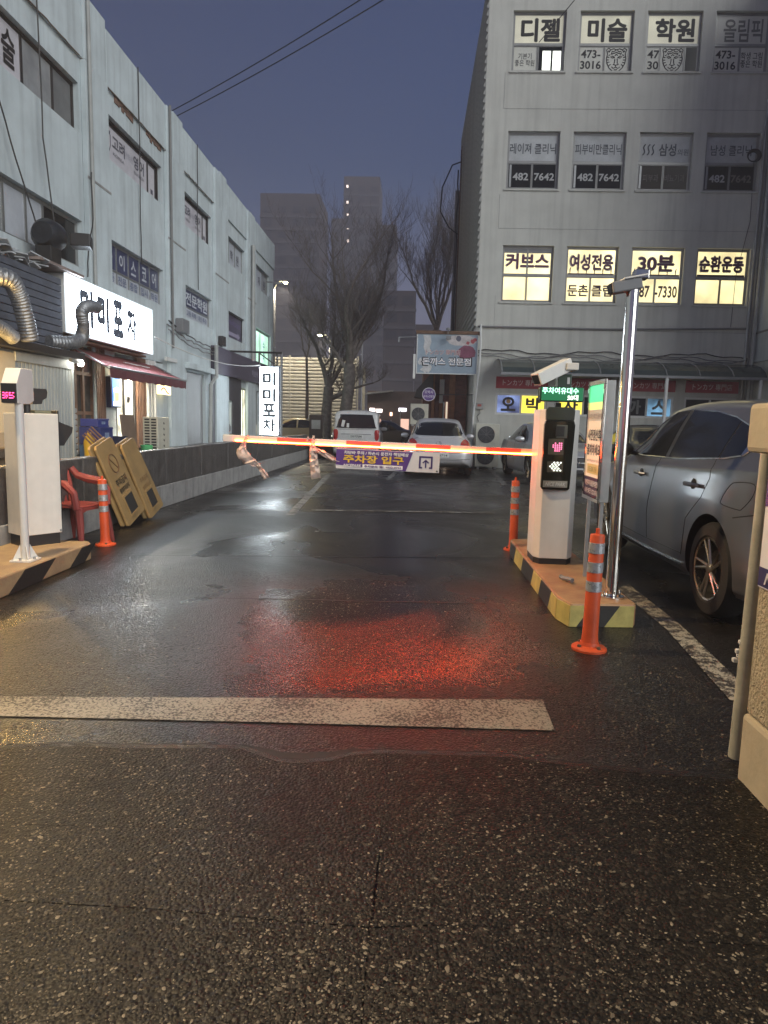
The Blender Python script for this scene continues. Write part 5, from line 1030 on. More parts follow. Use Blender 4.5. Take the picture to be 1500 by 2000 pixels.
# ================================================================== vehicles
def smooth_interp(x, xs, ys):
    xs, ys = np.asarray(xs, float), np.asarray(ys, float); d = np.diff(ys) / np.diff(xs); m = np.zeros(len(xs))
    m[0], m[-1] = d[0], d[-1]
    for i in range(1, len(xs) - 1): m[i] = 0 if d[i - 1] * d[i] <= 0 else 2 * d[i - 1] * d[i] / (d[i - 1] + d[i])
    i = np.clip(np.searchsorted(xs, x) - 1, 0, len(xs) - 2); h = xs[i + 1] - xs[i]; t = (x - xs[i]) / h
    return (2 * t**3 - 3 * t**2 + 1) * ys[i] + (t**3 - 2 * t**2 + t) * h * m[i] + (-2 * t**3 + 3 * t**2) * ys[i + 1] + (t**3 - t**2) * h * m[i + 1]
def car_body(keys, ns=72):
    K = np.array(keys, float); s0, s1 = K[0, 0], K[-1, 0]
    u = np.linspace(0, 1, ns); S = s0 + (s1 - s0) * (0.5 - 0.5 * np.cos(np.pi * u)) * 0.45 + (s1 - s0) * u * 0.55
    rings = []
    for s in S:
        wl, wb, wr, zlo, zm, zb, zr = [smooth_interp(s, K[:, 0], K[:, c]) for c in range(1, 8)]
        zr = max(zr, zb + 0.02); hi = zr - zb
        p = [(0, zlo), (wl - 0.16, zlo), (wl - 0.05, zlo + 0.02), (wl - 0.012, zlo + 0.12), (wl, zm), (wl - 0.006, zm + (zb - zm) * 0.35), (wb + 0.012, zb - 0.06), (wb - 0.02, zb),
             (wb + (wr - wb) * 0.45, zb + hi * 0.42), (wr + 0.05, zb + hi * 0.76), (wr - 0.04, zr - hi * 0.06), (wr * 0.55, zr), (0, zr + 0.012)]
        P = [np.array(q, float) for q in p]; P = [P[0] * 2 - P[1]] + P + [np.array((-P[-2][0], P[-2][1]))]; out = []
        for i in range(1, len(P) - 2):
            for k in range(4):
                t = k / 4; a, c, d, e = P[i - 1], P[i], P[i + 1], P[i + 2]
                out.append(0.5 * (2 * c + (d - a) * t + (2 * a - 5 * c + 4 * d - e) * t * t + (3 * c - a - 3 * d + e) * t ** 3))
        out.append(P[-2]); out[0][0] = 0
        rings.append([(q[0], s, q[1]) for q in out] + [(-q[0], s, q[1]) for q in out[-2:0:-1]])
    b = MB(); n = len(rings[0])
    for r_ in rings: b.v += r_
    for i in range(ns - 1):
        for k in range(n): b.f.append((i * n + k, (i + 1) * n + k, (i + 1) * n + (k + 1) % n, i * n + (k + 1) % n)); b.mi.append(0)
    for base, s, rev in ((0, S[0], False), ((ns - 1) * n, S[-1], True)):
        c = len(b.v); b.v.append((0, s - 0.012 if not rev else s + 0.012, sum(v[2] for v in rings[0 if not rev else -1]) / n))
        for k in range(n):
            f = (base + k, base + (k + 1) % n, c); b.f.append(f[::-1] if rev else f); b.mi.append(0)
    return b
class Car:
    def __init__(s, name, label, cat, loc, rz, keys, paint, wheels, wr=0.33, group=None, arch=None, rim='spokes', trk=None):
        s.t = thing(name, label, cat, loc, rz, group); s.keys = keys
        b = car_body(keys); me = b.mesh('body', [paint, M_DARK]); 
        bm = bmesh.new(); bm.from_mesh(me); bmesh.ops.recalc_face_normals(bm, faces=bm.faces); bm.to_mesh(me); bm.free()
        o = bpy.data.objects.new('body', me)
        W = max(k[1] for k in keys); ar = arch or wr + 0.05
        c = MB()
        for y in wheels:
            for sx_ in (-1, 1): c.cyl((sx_ * (W - 0.26), y, wr + 0.01), (sx_ * (W + 0.2), y, wr + 0.01), ar, 40)
        cm = c.mesh('cut', [paint, M_DARK]); bm = bmesh.new(); bm.from_mesh(cm); bmesh.ops.recalc_face_normals(bm, faces=bm.faces); bm.to_mesh(cm); bm.free()
        cm.polygons.foreach_set('material_index', [1] * len(cm.polygons))
        co = bpy.data.objects.new('cut', cm)
        md = o.modifiers.new('b', 'BOOLEAN'); md.operation = 'DIFFERENCE'; md.object = co; md.solver = 'EXACT'
        try: md.material_mode = 'TRANSFER'
        except Exception: pass
        s.bvh = BVHTree.FromPolygons(b.v, b.f)
        ev = to_mesh(o, (co,))
        bpy.data.objects.remove(o); bpy.data.objects.remove(co)
        if len(ev.materials) < 2:
            ev.materials.clear(); ev.materials.append(paint); ev.materials.append(M_DARK)
        idx = []
        for p in ev.polygons:
            c_ = p.center; inside = any((c_.y - y) ** 2 + (c_.z - wr - 0.01) ** 2 < (ar + 0.004) ** 2 for y in wheels) and abs(c_.x) < W - 0.004 and abs(c_.x) > W - 0.30 and ((p.normal.x * c_.x) < 0.25)
            idx.append(1 if inside else 0)
        ev.polygons.foreach_set('material_index', idx)
        s.body = link('body', ev, s.t, 0, True)
        s.wr = wr; s.W = W
        for y in wheels:
            for sx_ in (-1, 1): s.wheel(sx_ * (W - 0.115), y, wr, sx_, rim)
    def wheel(s, x, y, r, side, rim):
        M = Matrix.Rotation(R(90) * side, 3, 'Y'); c = (x, y, r)
        b = MB(); rr = r * 0.68
        b.lathe([(rr, -0.10), (r * 0.93, -0.105), (r, -0.07), (r, 0.06), (r * 0.95, 0.095), (rr + 0.012, 0.105), (rr, 0.09)], (0, 0, 0), 40, 0, M); w = b.build('tyre', M_TYRE, s.t, smooth=True, loc=c)
        mR = mat('alloy_rim', (0.42, 0.38, 0.32), 0.28, 0.9, var=0.08)
        b = MB(); b.lathe([(rr, 0.088), (rr * 0.985, 0.10), (rr * 0.93, 0.095), (rr * 0.93, 0.0), (rr * 0.9, -0.06)], (0, 0, 0), 40, 0, M)
        n = 10 if rim == 'spokes' else 5
        for k in range(n):
            a = 2 * math.pi * (k // 2) / 5 + (0.16 if k % 2 else -0.16) if n == 10 else 2 * math.pi * k / 5
            a2 = a + 0.30 if n == 10 else a
            p0 = M @ Vector((math.cos(a) * 0.035, math.sin(a) * 0.035, 0.075)); p1 = M @ Vector((math.cos(a2) * rr * 0.95, math.sin(a2) * rr * 0.95, 0.088))
            b.tube([p0, p1], [0.014, 0.010 if n == 10 else 0.02], 6)
        b.lathe([(0.001, 0.096), (0.03, 0.094), (0.045, 0.08), (0.045, 0.05)], (0, 0, 0), 16, 0, M); b.build('rim', mR, w, smooth=True)
        b = MB(); b.lathe([(0.001, 0.02), (rr * 0.6, 0.02), (rr * 0.6, 0.0), (0.001, 0.0)], (0, 0, 0), 24, 0, M); b.build('brake_disc', mat('brake_dark', (0.03, 0.028, 0.026), 0.4, 0.6), w)
    def hit(s, ax, a, b_):
        o, d = {'L': ((-3, a, b_), (1, 0, 0)), 'R': ((3, a, b_), (-1, 0, 0)), 'B': ((a, -3, b_), (0, 1, 0)), 'F': ((a, 9, b_), (0, -1, 0)), 'T': ((a, b_, 4), (0, 0, -1))}[ax]
        h = s.bvh.ray_cast(Vector(o), Vector(d)); return h[0], Vector(d)
    def patch(s, ax, poly, m, name, off=0.004, lo=None, hi=None, nc=26, nr=8, parent=None):
        """a panel lying on the body; poly = closed outline in the view along axis ax"""
        A = [p[0] for p in poly]; a0 = max(min(A), lo if lo is not None else -99); a1 = min(max(A), hi if hi is not None else 99)
        cols = []
        for i in range(nc + 1):
            a = a0 + (a1 - a0) * (0.001 + 0.998 * i / nc); zs = []
            for (x0, z0), (x1, z1) in zip(poly, poly[1:] + poly[:1]):
                if (x0 - a) * (x1 - a) <= 0 and x0 != x1: zs.append(z0 + (z1 - z0) * (a - x0) / (x1 - x0))
            if len(zs) < 2: continue
            z0, z1 = min(zs), max(zs); col = []
            for j in range(nr + 1):
                h, d = s.hit(ax, a, z0 + (z1 - z0) * j / nr)
                if h is None: col = None; break
                col.append((h - d * off, h + d * 0.006))
            if col: cols.append(col)
        if len(cols) < 2: return None
        b = MB(); n = nr + 1
        for col in cols:
            for p, q in col: b.v.append(p)
        base = len(b.v)
        for col in cols:
            for p, q in col: b.v.append(q)
        for i in range(len(cols) - 1):
            for j in range(nr): k = i * n + j; b.f.append((k, k + 1, k + n + 1, k + n))
        bord = [j for j in range(n)] + [i * n + nr for i in range(1, len(cols))] + [(len(cols) - 1) * n + j for j in range(nr - 1, -1, -1)] + [i * n for i in range(len(cols) - 2, 0, -1)]
        for k, q in zip(bord, bord[1:] + bord[:1]): b.f.append((k, q, q + base, k + base))
        b.mi = [0] * len(b.f)
        return b.build(name, m, parent or s.t, smooth=True)
    def strip(s, ax, pts, r, m, name, off=0.0, parent=None, closed=False, n=5, dense=10):
        P = []
        pts = list(pts) + ([pts[0]] if closed else [])
        for (a, c), (d, e) in zip(pts[:-1], pts[1:]):
            for k in range(dense): P.append((a + (d - a) * k / dense, c + (e - c) * k / dense))
        P.append(pts[-1]); V = []
        for a, z in P:
            h, d = s.hit(ax, a, z)
            if h is not None: V.append(h - d * off)
        if len(V) < 2: return None
        b = MB(); b.tube(V, r, n); return b.build(name, m, parent or s.t, smooth=True)
def smooth_poly(pts, k=4):
    out = []; n = len(pts)
    for i in range(n):
        a, b_, c, d = [np.array(pts[(i + j) % n], float) for j in (-1, 0, 1, 2)]
        for q in range(k):
            t = q / k; out.append(tuple(0.5 * (2 * b_ + (c - a) * t + (2 * a - 5 * b_ + 4 * c - d) * t * t + (3 * b_ - a - 3 * c + d) * t ** 3)))
    return out
M_SEAM = mat('panel_gap', (0.006, 0.006, 0.007), 0.6)
M_TINT = mat('tinted_glass', (0.008, 0.009, 0.010), 0.05, spec=0.55)
M_TAIL = mat('tail_lamp', (0.40, 0.02, 0.02), 0.12, spec=0.6, var=0.3, vscale=12)
M_HEAD = mat('head_lamp', (0.30, 0.32, 0.34), 0.08, 0.3, spec=0.7, var=0.4, vscale=14)
M_CHR = mat('car_chrome', (0.62, 0.62, 0.62), 0.14, 1.0)
M_PLATE = mat('number_plate', (0.62, 0.62, 0.60), 0.4)
def plate(c, ax, z, w, h, body, y, x=0.0):
    f = Fr((x, y, z), XR if ax == 'B' else (-1, 0, 0)); b = MB(); f.box(b, -w / 2, w / 2, -h / 2, h / 2, -0.03, 0.006); p = b.build('number_plate', M_PLATE, c.t, 0.004)
    if body: f.text(body, p, M_BLACK, 0, 0, 0.008, w * 0.86, h * 0.62, 0.02)
def mirror(c, side, y, z, m):
    W = c.W * 0.93; b = MB(); b.lathe([(0.001, -0.09), (0.05, -0.085), (0.075, -0.03), (0.07, 0.05), (0.03, 0.085), (0.001, 0.09)], (side * (W + 0.10), y, z), 12, 0, Matrix.Rotation(R(90), 3, 'Y') @ Matrix.Diagonal((0.95, 0.75, 1.25))); b.build('mirror', m, c.t, smooth=True)
    b = MB(); b.cyl((side * (W - 0.06), y, z - 0.04), (side * (W + 0.06), y, z - 0.02), 0.022, 8); b.build('mirror_stalk', M_DARK, c.t)
# ---- grey crossover beside the kiosk (near car)
P_GREY = mat('grey_metallic', (0.175, 0.182, 0.205), 0.30, 0.7, coat=0.5)
keys = [(0.00, .66, .60, .42, .46, .66, .96, 1.00), (.05, .80, .74, .46, .34, .66, 1.03, 1.12), (.18, .885, .82, .52, .26, .67, 1.08, 1.27), (.45, .925, .865, .57, .23, .68, 1.115, 1.42), (.80, .935, .88, .60, .215, .67, 1.115, 1.525), (1.35, .935, .885, .625, .21, .64, 1.09, 1.595), (2.0, .93, .885, .63, .21, .62, 1.075, 1.612), (2.55, .93, .88, .625, .21, .62, 1.065, 1.575), (3.05, .93, .87, .60, .21, .62, 1.05, 1.40), (3.45, .93, .86, .58, .21, .62, 1.02, 1.17), (3.70, .925, .85, .60, .21, .62, .985, 1.045), (4.2, .90, .82, .58, .22, .60, .92, .965), (4.52, .82, .74, .5, .26, .58, .82, .86), (4.66, .66, .58, .4, .34, .56, .72, .75)]
suv = Car('parked_car', 'dark grey crossover car with tinted glass parked beside the kiosk island', 'car', (3.10, 4.08, 0), 0, keys, P_GREY, (0.95, 3.68), 0.345)
win = [(3.16, 1.10), (2.86, 1.36), (2.44, 1.505), (2.09, 1.527), (1.58, 1.505), (1.2, 1.455), (.92, 1.385), (.76, 1.30), (.71, 1.225), (.76, 1.185), (1.0, 1.152), (1.82, 1.108), (2.74, 1.092)]
for ax in 'LR':
    suv.patch(ax, win, M_TINT, 'front_window', 0.005, 2.14, 3.16, 22); suv.patch(ax, win, M_TINT, 'rear_window', 0.005, 1.10, 2.06, 22); suv.patch(ax, win, M_TINT, 'quarter_window', 0.005, .80, 1.08, 10)
    suv.patch(ax, win, M_DARK, 'pillar_cover', 0.003, 2.055, 2.145, 4); suv.patch(ax, win, M_DARK, 'pillar_cover', 0.002, 1.075, 1.105, 3)
    suv.patch(ax, win, M_CHR, 'chrome_corner', 0.004, .72, .80, 6)
    suv.strip(ax, win, 0.008, M_CHR, 'window_trim', 0.004, closed=True)
    for seam in ([(2.23, 1.10), (2.24, .95), (2.29, .6), (2.26, .36)], [(1.12, 1.14), (1.07, 1.0), (1.15, .85), (1.38, .66), (1.42, .42), (1.44, .36)], [(1.44, .37), (2.26, .355), (3.2, .36)], [(3.2, 1.07), (3.24, .7), (3.2, .36)], [(.60, .77), (.35, .82), (.12, .84)]):
        suv.strip(ax, seam, 0.004, M_SEAM, 'panel_gap', -0.001, dense=12)
    suv.strip(ax, smooth_poly([(.66, 1.005), (.44, 1.01), (.42, .93), (.50, .845), (.56, .83), (.78, .84), (.81, .87), (.74, .97)]), 0.0035, M_SEAM, 'fuel_door_gap', -0.001, closed=True, dense=3)
    suv.strip(ax, [(1.40, .29), (2.2, .27), (3.25, .28)], 0.012, M_CHR, 'sill_trim', 0.0)
    for y in (1.33, 2.58):
        sd = -1 if ax == 'L' else 1
        h, d = suv.hit(ax, y, 0.93); b = MB(); b.tube([h + Vector((sd * 0.004, -0.11, 0.0)), h + Vector((sd * 0.04, -0.08, 0.004)), h + Vector((sd * 0.044, 0.06, 0.004)), h + Vector((sd * 0.004, 0.11, 0.0))], [0.012, 0.017, 0.017, 0.012], 8); b.build('door_handle', P_GREY, suv.t, smooth=True)
        b = MB(); b.lathe([(0.001, 0.006), (0.045, 0.004), (0.05, 0.0)], h, 16, 0, Matrix.Rotation(R(90) * sd, 3, 'Y')); b.build('handle_recess', M_SEAM, suv.t)
for sd in (-1, 1): mirror(suv, sd, 3.02, 1.14, M_DARK)
suv.patch('B', [(-.52, 1.10), (.52, 1.10), (.44, 1.36), (-.44, 1.36)], M_TINT, 'rear_glass', 0.004); suv.patch('B', [(-.72, .86), (-.40, .88), (-.40, .96), (-.70, .97)], M_TAIL, 'tail_lamp'); suv.patch('B', [(.40, .88), (.72, .86), (.70, .97), (.40, .96)], M_TAIL, 'tail_lamp'); plate(suv, 'B', .74, .48, .11, '', -0.02)
suv.patch('F', [(-.60, 1.08), (.60, 1.08), (.50, 1.45), (-.50, 1.45)], M_TINT, 'windscreen', 0.004); suv.patch('F', [(-.72, .62), (-.45, .64), (-.45, .74), (-.72, .76)], M_HEAD, 'head_lamp'); suv.patch('F', [(.45, .64), (.72, .62), (.72, .76), (.45, .74)], M_HEAD, 'head_lamp')

# ---- silver saloon facing the lane, behind the kiosk
def saloon_keys(L=4.6, h=1.45, w=0.90):
    q = L / 4.6
    return [(0.00, .68*w/.9, .62, .45, .42, .62, .88, .93), (.06*q, .80*w/.9, .75, .5, .32, .62, .93, .99), (.35*q, .88*w/.9, .82, .56, .24, .64, .97, 1.03), (.75*q, w, .85, .56, .20, .62, .985, 1.10*h/1.45), (1.3*q, w, .86, .57, .19, .60, .97, 1.36*h/1.45), (1.75*q, w, .86, .58, .19, .60, .955, h - .01), (2.3*q, w, .86, .585, .19, .60, .94, h), (2.75*q, w, .86, .57, .19, .60, .93, 1.33*h/1.45), (3.2*q, w, .85, .56, .19, .60, .915, 1.08*h/1.45), (3.5*q, w, .84, .56, .19, .60, .90, .955), (4.1*q, .88*w/.9, .80, .54, .20, .58, .84, .885), (4.45*q, .80*w/.9, .70, .48, .22, .56, .74, .79), (4.6*q, .64*w/.9, .56, .4, .30, .54, .64, .67)]
def saloon(label, loc, rz, paint, grp=None, detail=True, L=4.6, h=1.45):
    c = Car('parked_car' if detail else 'street_car', label, 'car', loc, rz, saloon_keys(L, h), paint, (.95 * L / 4.6, 3.72 * L / 4.6), 0.33, grp, rim='plain')
    q = L / 4.6
    w = [(3.12*q, .96), (2.7*q, 1.20), (2.3*q, 1.355), (1.8*q, 1.365), (1.4*q, 1.30), (1.05*q, 1.14), (.98*q, 1.02), (1.2*q, .995), (2.2*q, .965)]
    for ax in 'LR':
        c.patch(ax, w, M_TINT, 'front_window', 0.005, 2.12*q, 3.1*q, 16); c.patch(ax, w, M_TINT, 'rear_window', 0.005, 1.0*q, 2.04*q, 16); c.strip(ax, w, 0.007, M_CHR if detail else M_DARK, 'window_trim', 0.004, closed=True, dense=5)
        if detail:
            for seam in ([(2.10*q, .96), (2.12*q, .4)], [(1.15*q, .98), (1.1*q, .8), (1.4*q, .4)], [(3.15*q, .93), (3.15*q, .4)]): c.strip(ax, seam, 0.004, M_SEAM, 'panel_gap', -0.001)
    c.patch('F', [(-.62, .97), (.62, .97), (.50, 1.34), (-.50, 1.34)], M_TINT, 'windscreen', 0.004, nc=20)
    c.patch('B', [(-.58, 1.04), (.58, 1.04), (.46, 1.32), (-.46, 1.32)], M_TINT, 'rear_glass', 0.004, nc=20)
    for sx_ in (-1, 1):
        c.patch('F', [(sx_*.42, .62), (sx_*.72, .60), (sx_*.76, .70), (sx_*.66, .74), (sx_*.44, .70)], M_HEAD, 'head_lamp', nc=12)
        c.patch('B', [(sx_*.42, .78), (sx_*.74, .76), (sx_*.72, .90), (sx_*.42, .90)], M_TAIL, 'tail_lamp', nc=12); mirror(c, sx_, 2.95*q, 1.02, paint)
    return c
P_SILV = mat('silver_metallic', (0.46, 0.47, 0.49), 0.30, 0.5, coat=0.5, var=0.06)
me_ = saloon('silver saloon car with a star grille parked nose out behind the kiosk', (3.40, 20.4, 0), R(180) + R(4), P_SILV)
gr = me_.patch('F', smooth_poly([(-.40, .50), (-.36, .64), (.36, .64), (.40, .50), (.30, .44), (-.30, .44)], 3), M_DARK, 'grille', 0.004, nc=22)
me_.strip('F', smooth_poly([(-.40, .50), (-.36, .64), (.36, .64), (.40, .50), (.30, .44), (-.30, .44)], 3), 0.010, M_CHR, 'grille_surround', 0.006, closed=True, dense=3)
me_.strip('F', [(-.36, .54), (.36, .54)], 0.012, M_CHR, 'grille_bar', 0.008)
h, d = me_.hit('F', 0, .55); b = MB(); b.tube([h + Vector((math.cos(a) * .075, 0.02, math.sin(a) * .075)) for a in [2 * math.pi * k / 24 for k in range(25)]], 0.007, 5, cap=False)
for k in range(3): a = math.pi / 2 + k * 2.0944; b.cyl(h + Vector((0, 0.02, 0)), h + Vector((math.cos(a) * .075, 0.02, math.sin(a) * .075)), 0.007, 5)
b.build('star_emblem', M_CHR, me_.t)
for sx_ in (-1, 1): me_.patch('F', [(sx_*.45, .30), (sx_*.74, .32), (sx_*.72, .44), (sx_*.50, .42)], M_DARK, 'air_intake', nc=10)
me_.patch('F', [(-.36, .28), (.36, .28), (.34, .38), (-.34, .38)], M_DARK, 'lower_intake', nc=12)
saloon('dark saloon car parked behind the chrome pole near the canopy posts', (6.15, 20.5, 0), R(180), mat('black_paint', (0.02, 0.022, 0.025), 0.25, 0.3, coat=0.8), None, True)
# ---- rounded silver coupe, rear view
P_PEARL = mat('pearl_silver', (0.58, 0.57, 0.59), 0.3, 0.35, coat=0.5, var=0.05)
bk = [(0.00, .60, .52, .30, .46, .56, .70, .73), (.05, .74, .66, .40, .36, .56, .78, .82), (.22, .86, .76, .46, .28, .58, .86, .93), (.5, .905, .80, .50, .22, .60, .92, 1.10), (.85, .905, .80, .53, .2, .60, .94, 1.30), (1.25, .905, .80, .555, .19, .6, .94, 1.44), (1.75, .90, .80, .56, .19, .6, .93, 1.49), (2.2, .90, .80, .55, .19, .6, .92, 1.44), (2.6, .90, .80, .54, .19, .6, .91, 1.25), (2.9, .90, .80, .54, .19, .6, .90, 1.03), (3.1, .90, .79, .54, .19, .6, .89, .95), (3.7, .88, .74, .48, .2, .58, .82, .88), (4.1, .78, .60, .4, .24, .55, .66, .70), (4.25, .60, .5, .3, .34, .52, .58, .6)]
be = Car('parked_car', 'silver round-backed coupe parked in front of the cutlet restaurant entrance', 'car', (0.66, 17.5, 0), R(-1), bk, P_PEARL, (.86, 3.36), 0.33, rim='plain')
for ax in 'LR':
    w = [(2.72, .96), (2.35, 1.26), (1.8, 1.385), (1.2, 1.32), (.8, 1.10), (.85, .99), (1.5, .955)]
    be.patch(ax, smooth_poly(w, 3), M_TINT, 'side_window', 0.005, nc=24); be.strip(ax, [(2.3, .95), (2.3, .4)], 0.004, M_SEAM, 'panel_gap'); be.strip(ax, [(1.2, .95), (1.25, .5), (1.3, .4)], 0.004, M_SEAM, 'panel_gap')
be.patch('B', smooth_poly([(-.62, 1.06), (-.30, 1.04), (.30, 1.04), (.62, 1.06), (.60, 1.16), (.52, 1.33), (.30, 1.395), (-.30, 1.395), (-.52, 1.33), (-.60, 1.16)], 3), M_TINT, 'rear_glass', 0.004, nc=30)
be.strip('B', smooth_poly([(-.56, .98), (-.62, .80), (-.52, .62), (.52, .62), (.62, .80), (.56, .98)], 3), 0.005, M_SEAM, 'boot_gap', -0.001, closed=True, dense=3)
be.strip('B', [(-.52, .985), (-.2, .995), (.2, .995), (.52, .985)], 0.012, P_PEARL, 'boot_lip', 0.012)
for sx_ in (-1, 1):
    be.patch('B', smooth_poly([(sx_*.55, .86), (sx_*.58, .74), (sx_*.68, .68), (sx_*.80, .72), (sx_*.80, .86), (sx_*.68, .965)], 3), M_TAIL, 'tail_lamp', 0.006, nc=16); mirror(be, sx_, 2.55, 1.0, P_PEARL)
h, d = be.hit('B', 0, .84); b = MB(); ctr = h + Vector((0, -0.012, 0)); b.tube([ctr + Vector((math.cos(a) * .062, 0, math.sin(a) * .062)) for a in [2 * math.pi * k / 24 for k in range(25)]], 0.006, 5, cap=False)
b.tube([ctr + Vector(p) for p in ((-.028, 0, .055), (0, 0, .006), (.028, 0, .055))], 0.006, 5); b.tube([ctr + Vector(p) for p in ((-.055, 0, .028), (-.026, 0, -.052), (0, 0, -.006), (.026, 0, -.052), (.055, 0, .028))], 0.006, 5); b.build('round_emblem', M_CHR, be.t)
h, d = be.hit('B', 0, .56); plate(be, 'B', .555, .52, .115, '52더 3714', h.y - 0.012)
be.strip('B', [(-.8, .47), (-.4, .44), (.4, .44), (.8, .47)], 0.006, M_SEAM, 'bumper_gap'); be.patch('F', [(-.58, .97), (.58, .97), (.46, 1.32), (-.46, 1.32)], M_TINT, 'windscreen'); 
for sx_ in (-1, 1): be.patch('F', smooth_poly([(sx_*.48, .60), (sx_*.60, .52), (sx_*.70, .60), (sx_*.60, .70)], 3), M_HEAD, 'head_lamp', nc=10)
# ---- boxy white microvan, rear view
P_WHT = mat('white_car_paint', (0.60, 0.60, 0.60), 0.28, coat=0.6, var=0.05)
rk = [(0.00, .70, .72, .62, .38, .66, 1.02, 1.56), (.04, .765, .775, .66, .30, .66, 1.04, 1.66), (.16, .795, .79, .685, .24, .66, 1.04, 1.71), (.6, .80, .79, .69, .2, .64, 1.03, 1.725), (1.6, .80, .79, .69, .19, .62, 1.01, 1.72), (2.3, .80, .79, .68, .19, .62, .99, 1.66), (2.7, .80, .78, .66, .19, .62, .98, 1.38), (2.95, .80, .78, .64, .19, .62, .97, 1.08), (3.3, .78, .75, .6, .2, .6, .90, .97), (3.55, .70, .66, .5, .26, .56, .76, .80), (3.6, .6, .58, .45, .32, .55, .68, .70)]
ry = Car('parked_car', 'boxy white microvan seen from behind, parked by the tree trunks', 'car', (-1.90, 23.0, 0), R(0.5), rk, P_WHT, (.62, 3.02), 0.28, rim='plain')
for ax in 'LR':
    w = [(2.86, 1.06), (2.55, 1.38), (2.3, 1.52), (1.2, 1.58), (.22, 1.56), (.20, 1.12), (1.5, 1.07)]
    ry.patch(ax, w, M_TINT, 'side_window', 0.005, .24, 1.25, 12); ry.patch(ax, w, M_TINT, 'side_window', 0.005, 1.33, 2.8, 16)
ry.patch('B', smooth_poly([(-.60, 1.13), (-.63, 1.2), (-.56, 1.53), (-.5, 1.58), (.5, 1.58), (.56, 1.53), (.63, 1.2), (.60, 1.13)], 3), M_TINT, 'rear_glass', 0.005, nc=26)
ry.strip('B', [(-.62, 1.09), (.62, 1.09)], 0.006, M_SEAM, 'tailgate_gap'); ry.strip('B', [(-.64, .62), (-.58, .50), (.58, .50), (.64, .62)], 0.005, M_SEAM, 'bumper_gap'); ry.strip('B', [(-.5, .93), (.5, .93)], 0.008, M_SEAM, 'trim_line')
for sx_ in (-1, 1):
    ry.patch('B', smooth_poly([(sx_*.62, 1.06), (sx_*.77, 1.06), (sx_*.77, .84), (sx_*.70, .72), (sx_*.62, .80)], 3), M_TAIL, 'tail_lamp', 0.006, nc=12); mirror(ry, sx_, 2.6, 1.10, P_WHT)
h, d = ry.hit('B', 0, .86); plate(ry, 'B', .86, .44, .13, '253거7290', h.y - 0.012)
b = MB(); b.cyl((.52, -0.03, .60), (.52, -0.045, .60), 0.05, 12); b.build('tow_cover', M_DARK, ry.t)
b = MB(); b.box((-.44, -.012, 1.28), (.10, .006, .22), 0, 0, Matrix.Rotation(R(12), 3, 'Y')); b.build('window_sticker', M_WHITEP, ry.t); b = MB(); b.box((-.28, -.014, 1.22), (.08, .006, .14)); b.build('window_sticker', M_WHITEP, ry.t)
ry.patch('F', [(-.6, 1.02), (.6, 1.02), (.56, 1.5), (-.56, 1.5)], M_TINT, 'windscreen')
# ---- passing cars on the far street
saloon('dark car passing on the far street with a red tail lamp', (-10.6, 32.0, 0.004), R(90), mat('navy_paint', (0.02, 0.02, 0.035), 0.3, 0.3, coat=0.6), 'cars on the far street', False)
saloon('pale yellow taxi on the far street behind the barrier tip', (-3.7, 35.0, 0.004), R(90), mat('taxi_cream', (0.55, 0.46, 0.25), 0.3, coat=0.6), 'cars on the far street', False)
fc = saloon('dark car turning in from the far street with bright headlights', (-0.55, 33.8, 0.004), R(180 - 35), mat('brown_paint', (0.05, 0.03, 0.03), 0.3, 0.3, coat=0.6), 'cars on the far street', False)
for sx_ in (-1, 1):
    h, d = fc.hit('F', sx_ * .60, .67); b = MB(); b.lathe([(0.001, -0.04), (0.07, -0.03), (0.08, 0.0), (0.06, 0.03), (0.001, 0.05)], h, 12, 0, Matrix.Rotation(R(-90), 3, 'X')); b.build('lit_head_lamp', emis('headlight', (1.0, 0.93, 0.70), 22), fc.t)
# ================================================================== right building
FY = 22.0
FRB = Fr((0, FY, 0), XR)
rb = thing('office_building', 'pale grey four-storey office building with lettered window films facing the car park', 'building', (6.0, FY, 0))
ROF = Vector(rb.location)
def RB(mb, name, m, par=None, **k):
    o = mb.build(name, m, par or rb, **k); o.location = -ROF if par is None else (0, 0, 0); return o
cols = [(2.577, 4.13), (4.52, 6.09), (6.47, 8.06), (8.435, 10.02)]
rws = [(11.765, 13.43), (8.448, 10.104), (5.136, 6.815)]
gfw = [(2.55, 4.16), (4.50, 6.10), (6.45, 8.08), (8.40, 10.0)]
hol = [(a, c, z0, z1) for a, c in cols for z0, z1 in rws] + [(a, c, 1.68, 2.36) for a, c in gfw]
b = MB(); FRB.wall(b, 1.85, 14.0, 0.0, 14.4, hol, 0.25)
b.bx(1.852, 13.99, FY + 0.26, 33.7, 0.0, 14.39)
RB(b, 'wall', M_WALL_R)
b = MB()
for z in (13.5 - 0.55 + 1.0, ): FRB.box(b, 1.83, 14.0, 14.28, 14.42, -0.3, 0.03)
RB(b, 'coping', M_WALL_R)
b = MB()
for z0 in (10.72, 7.30, 4.32):   # shallow joint lines round each storey
    FRB.box(b, 2.40, 10.2, z0, z0 + 0.012, 0.001, 0.006); FRB.box(b, 2.40, 2.412, z0 + 0.012, z0 + 1.0, 0.001, 0.006)
RB(b, 'wall_joint', M_CONC)
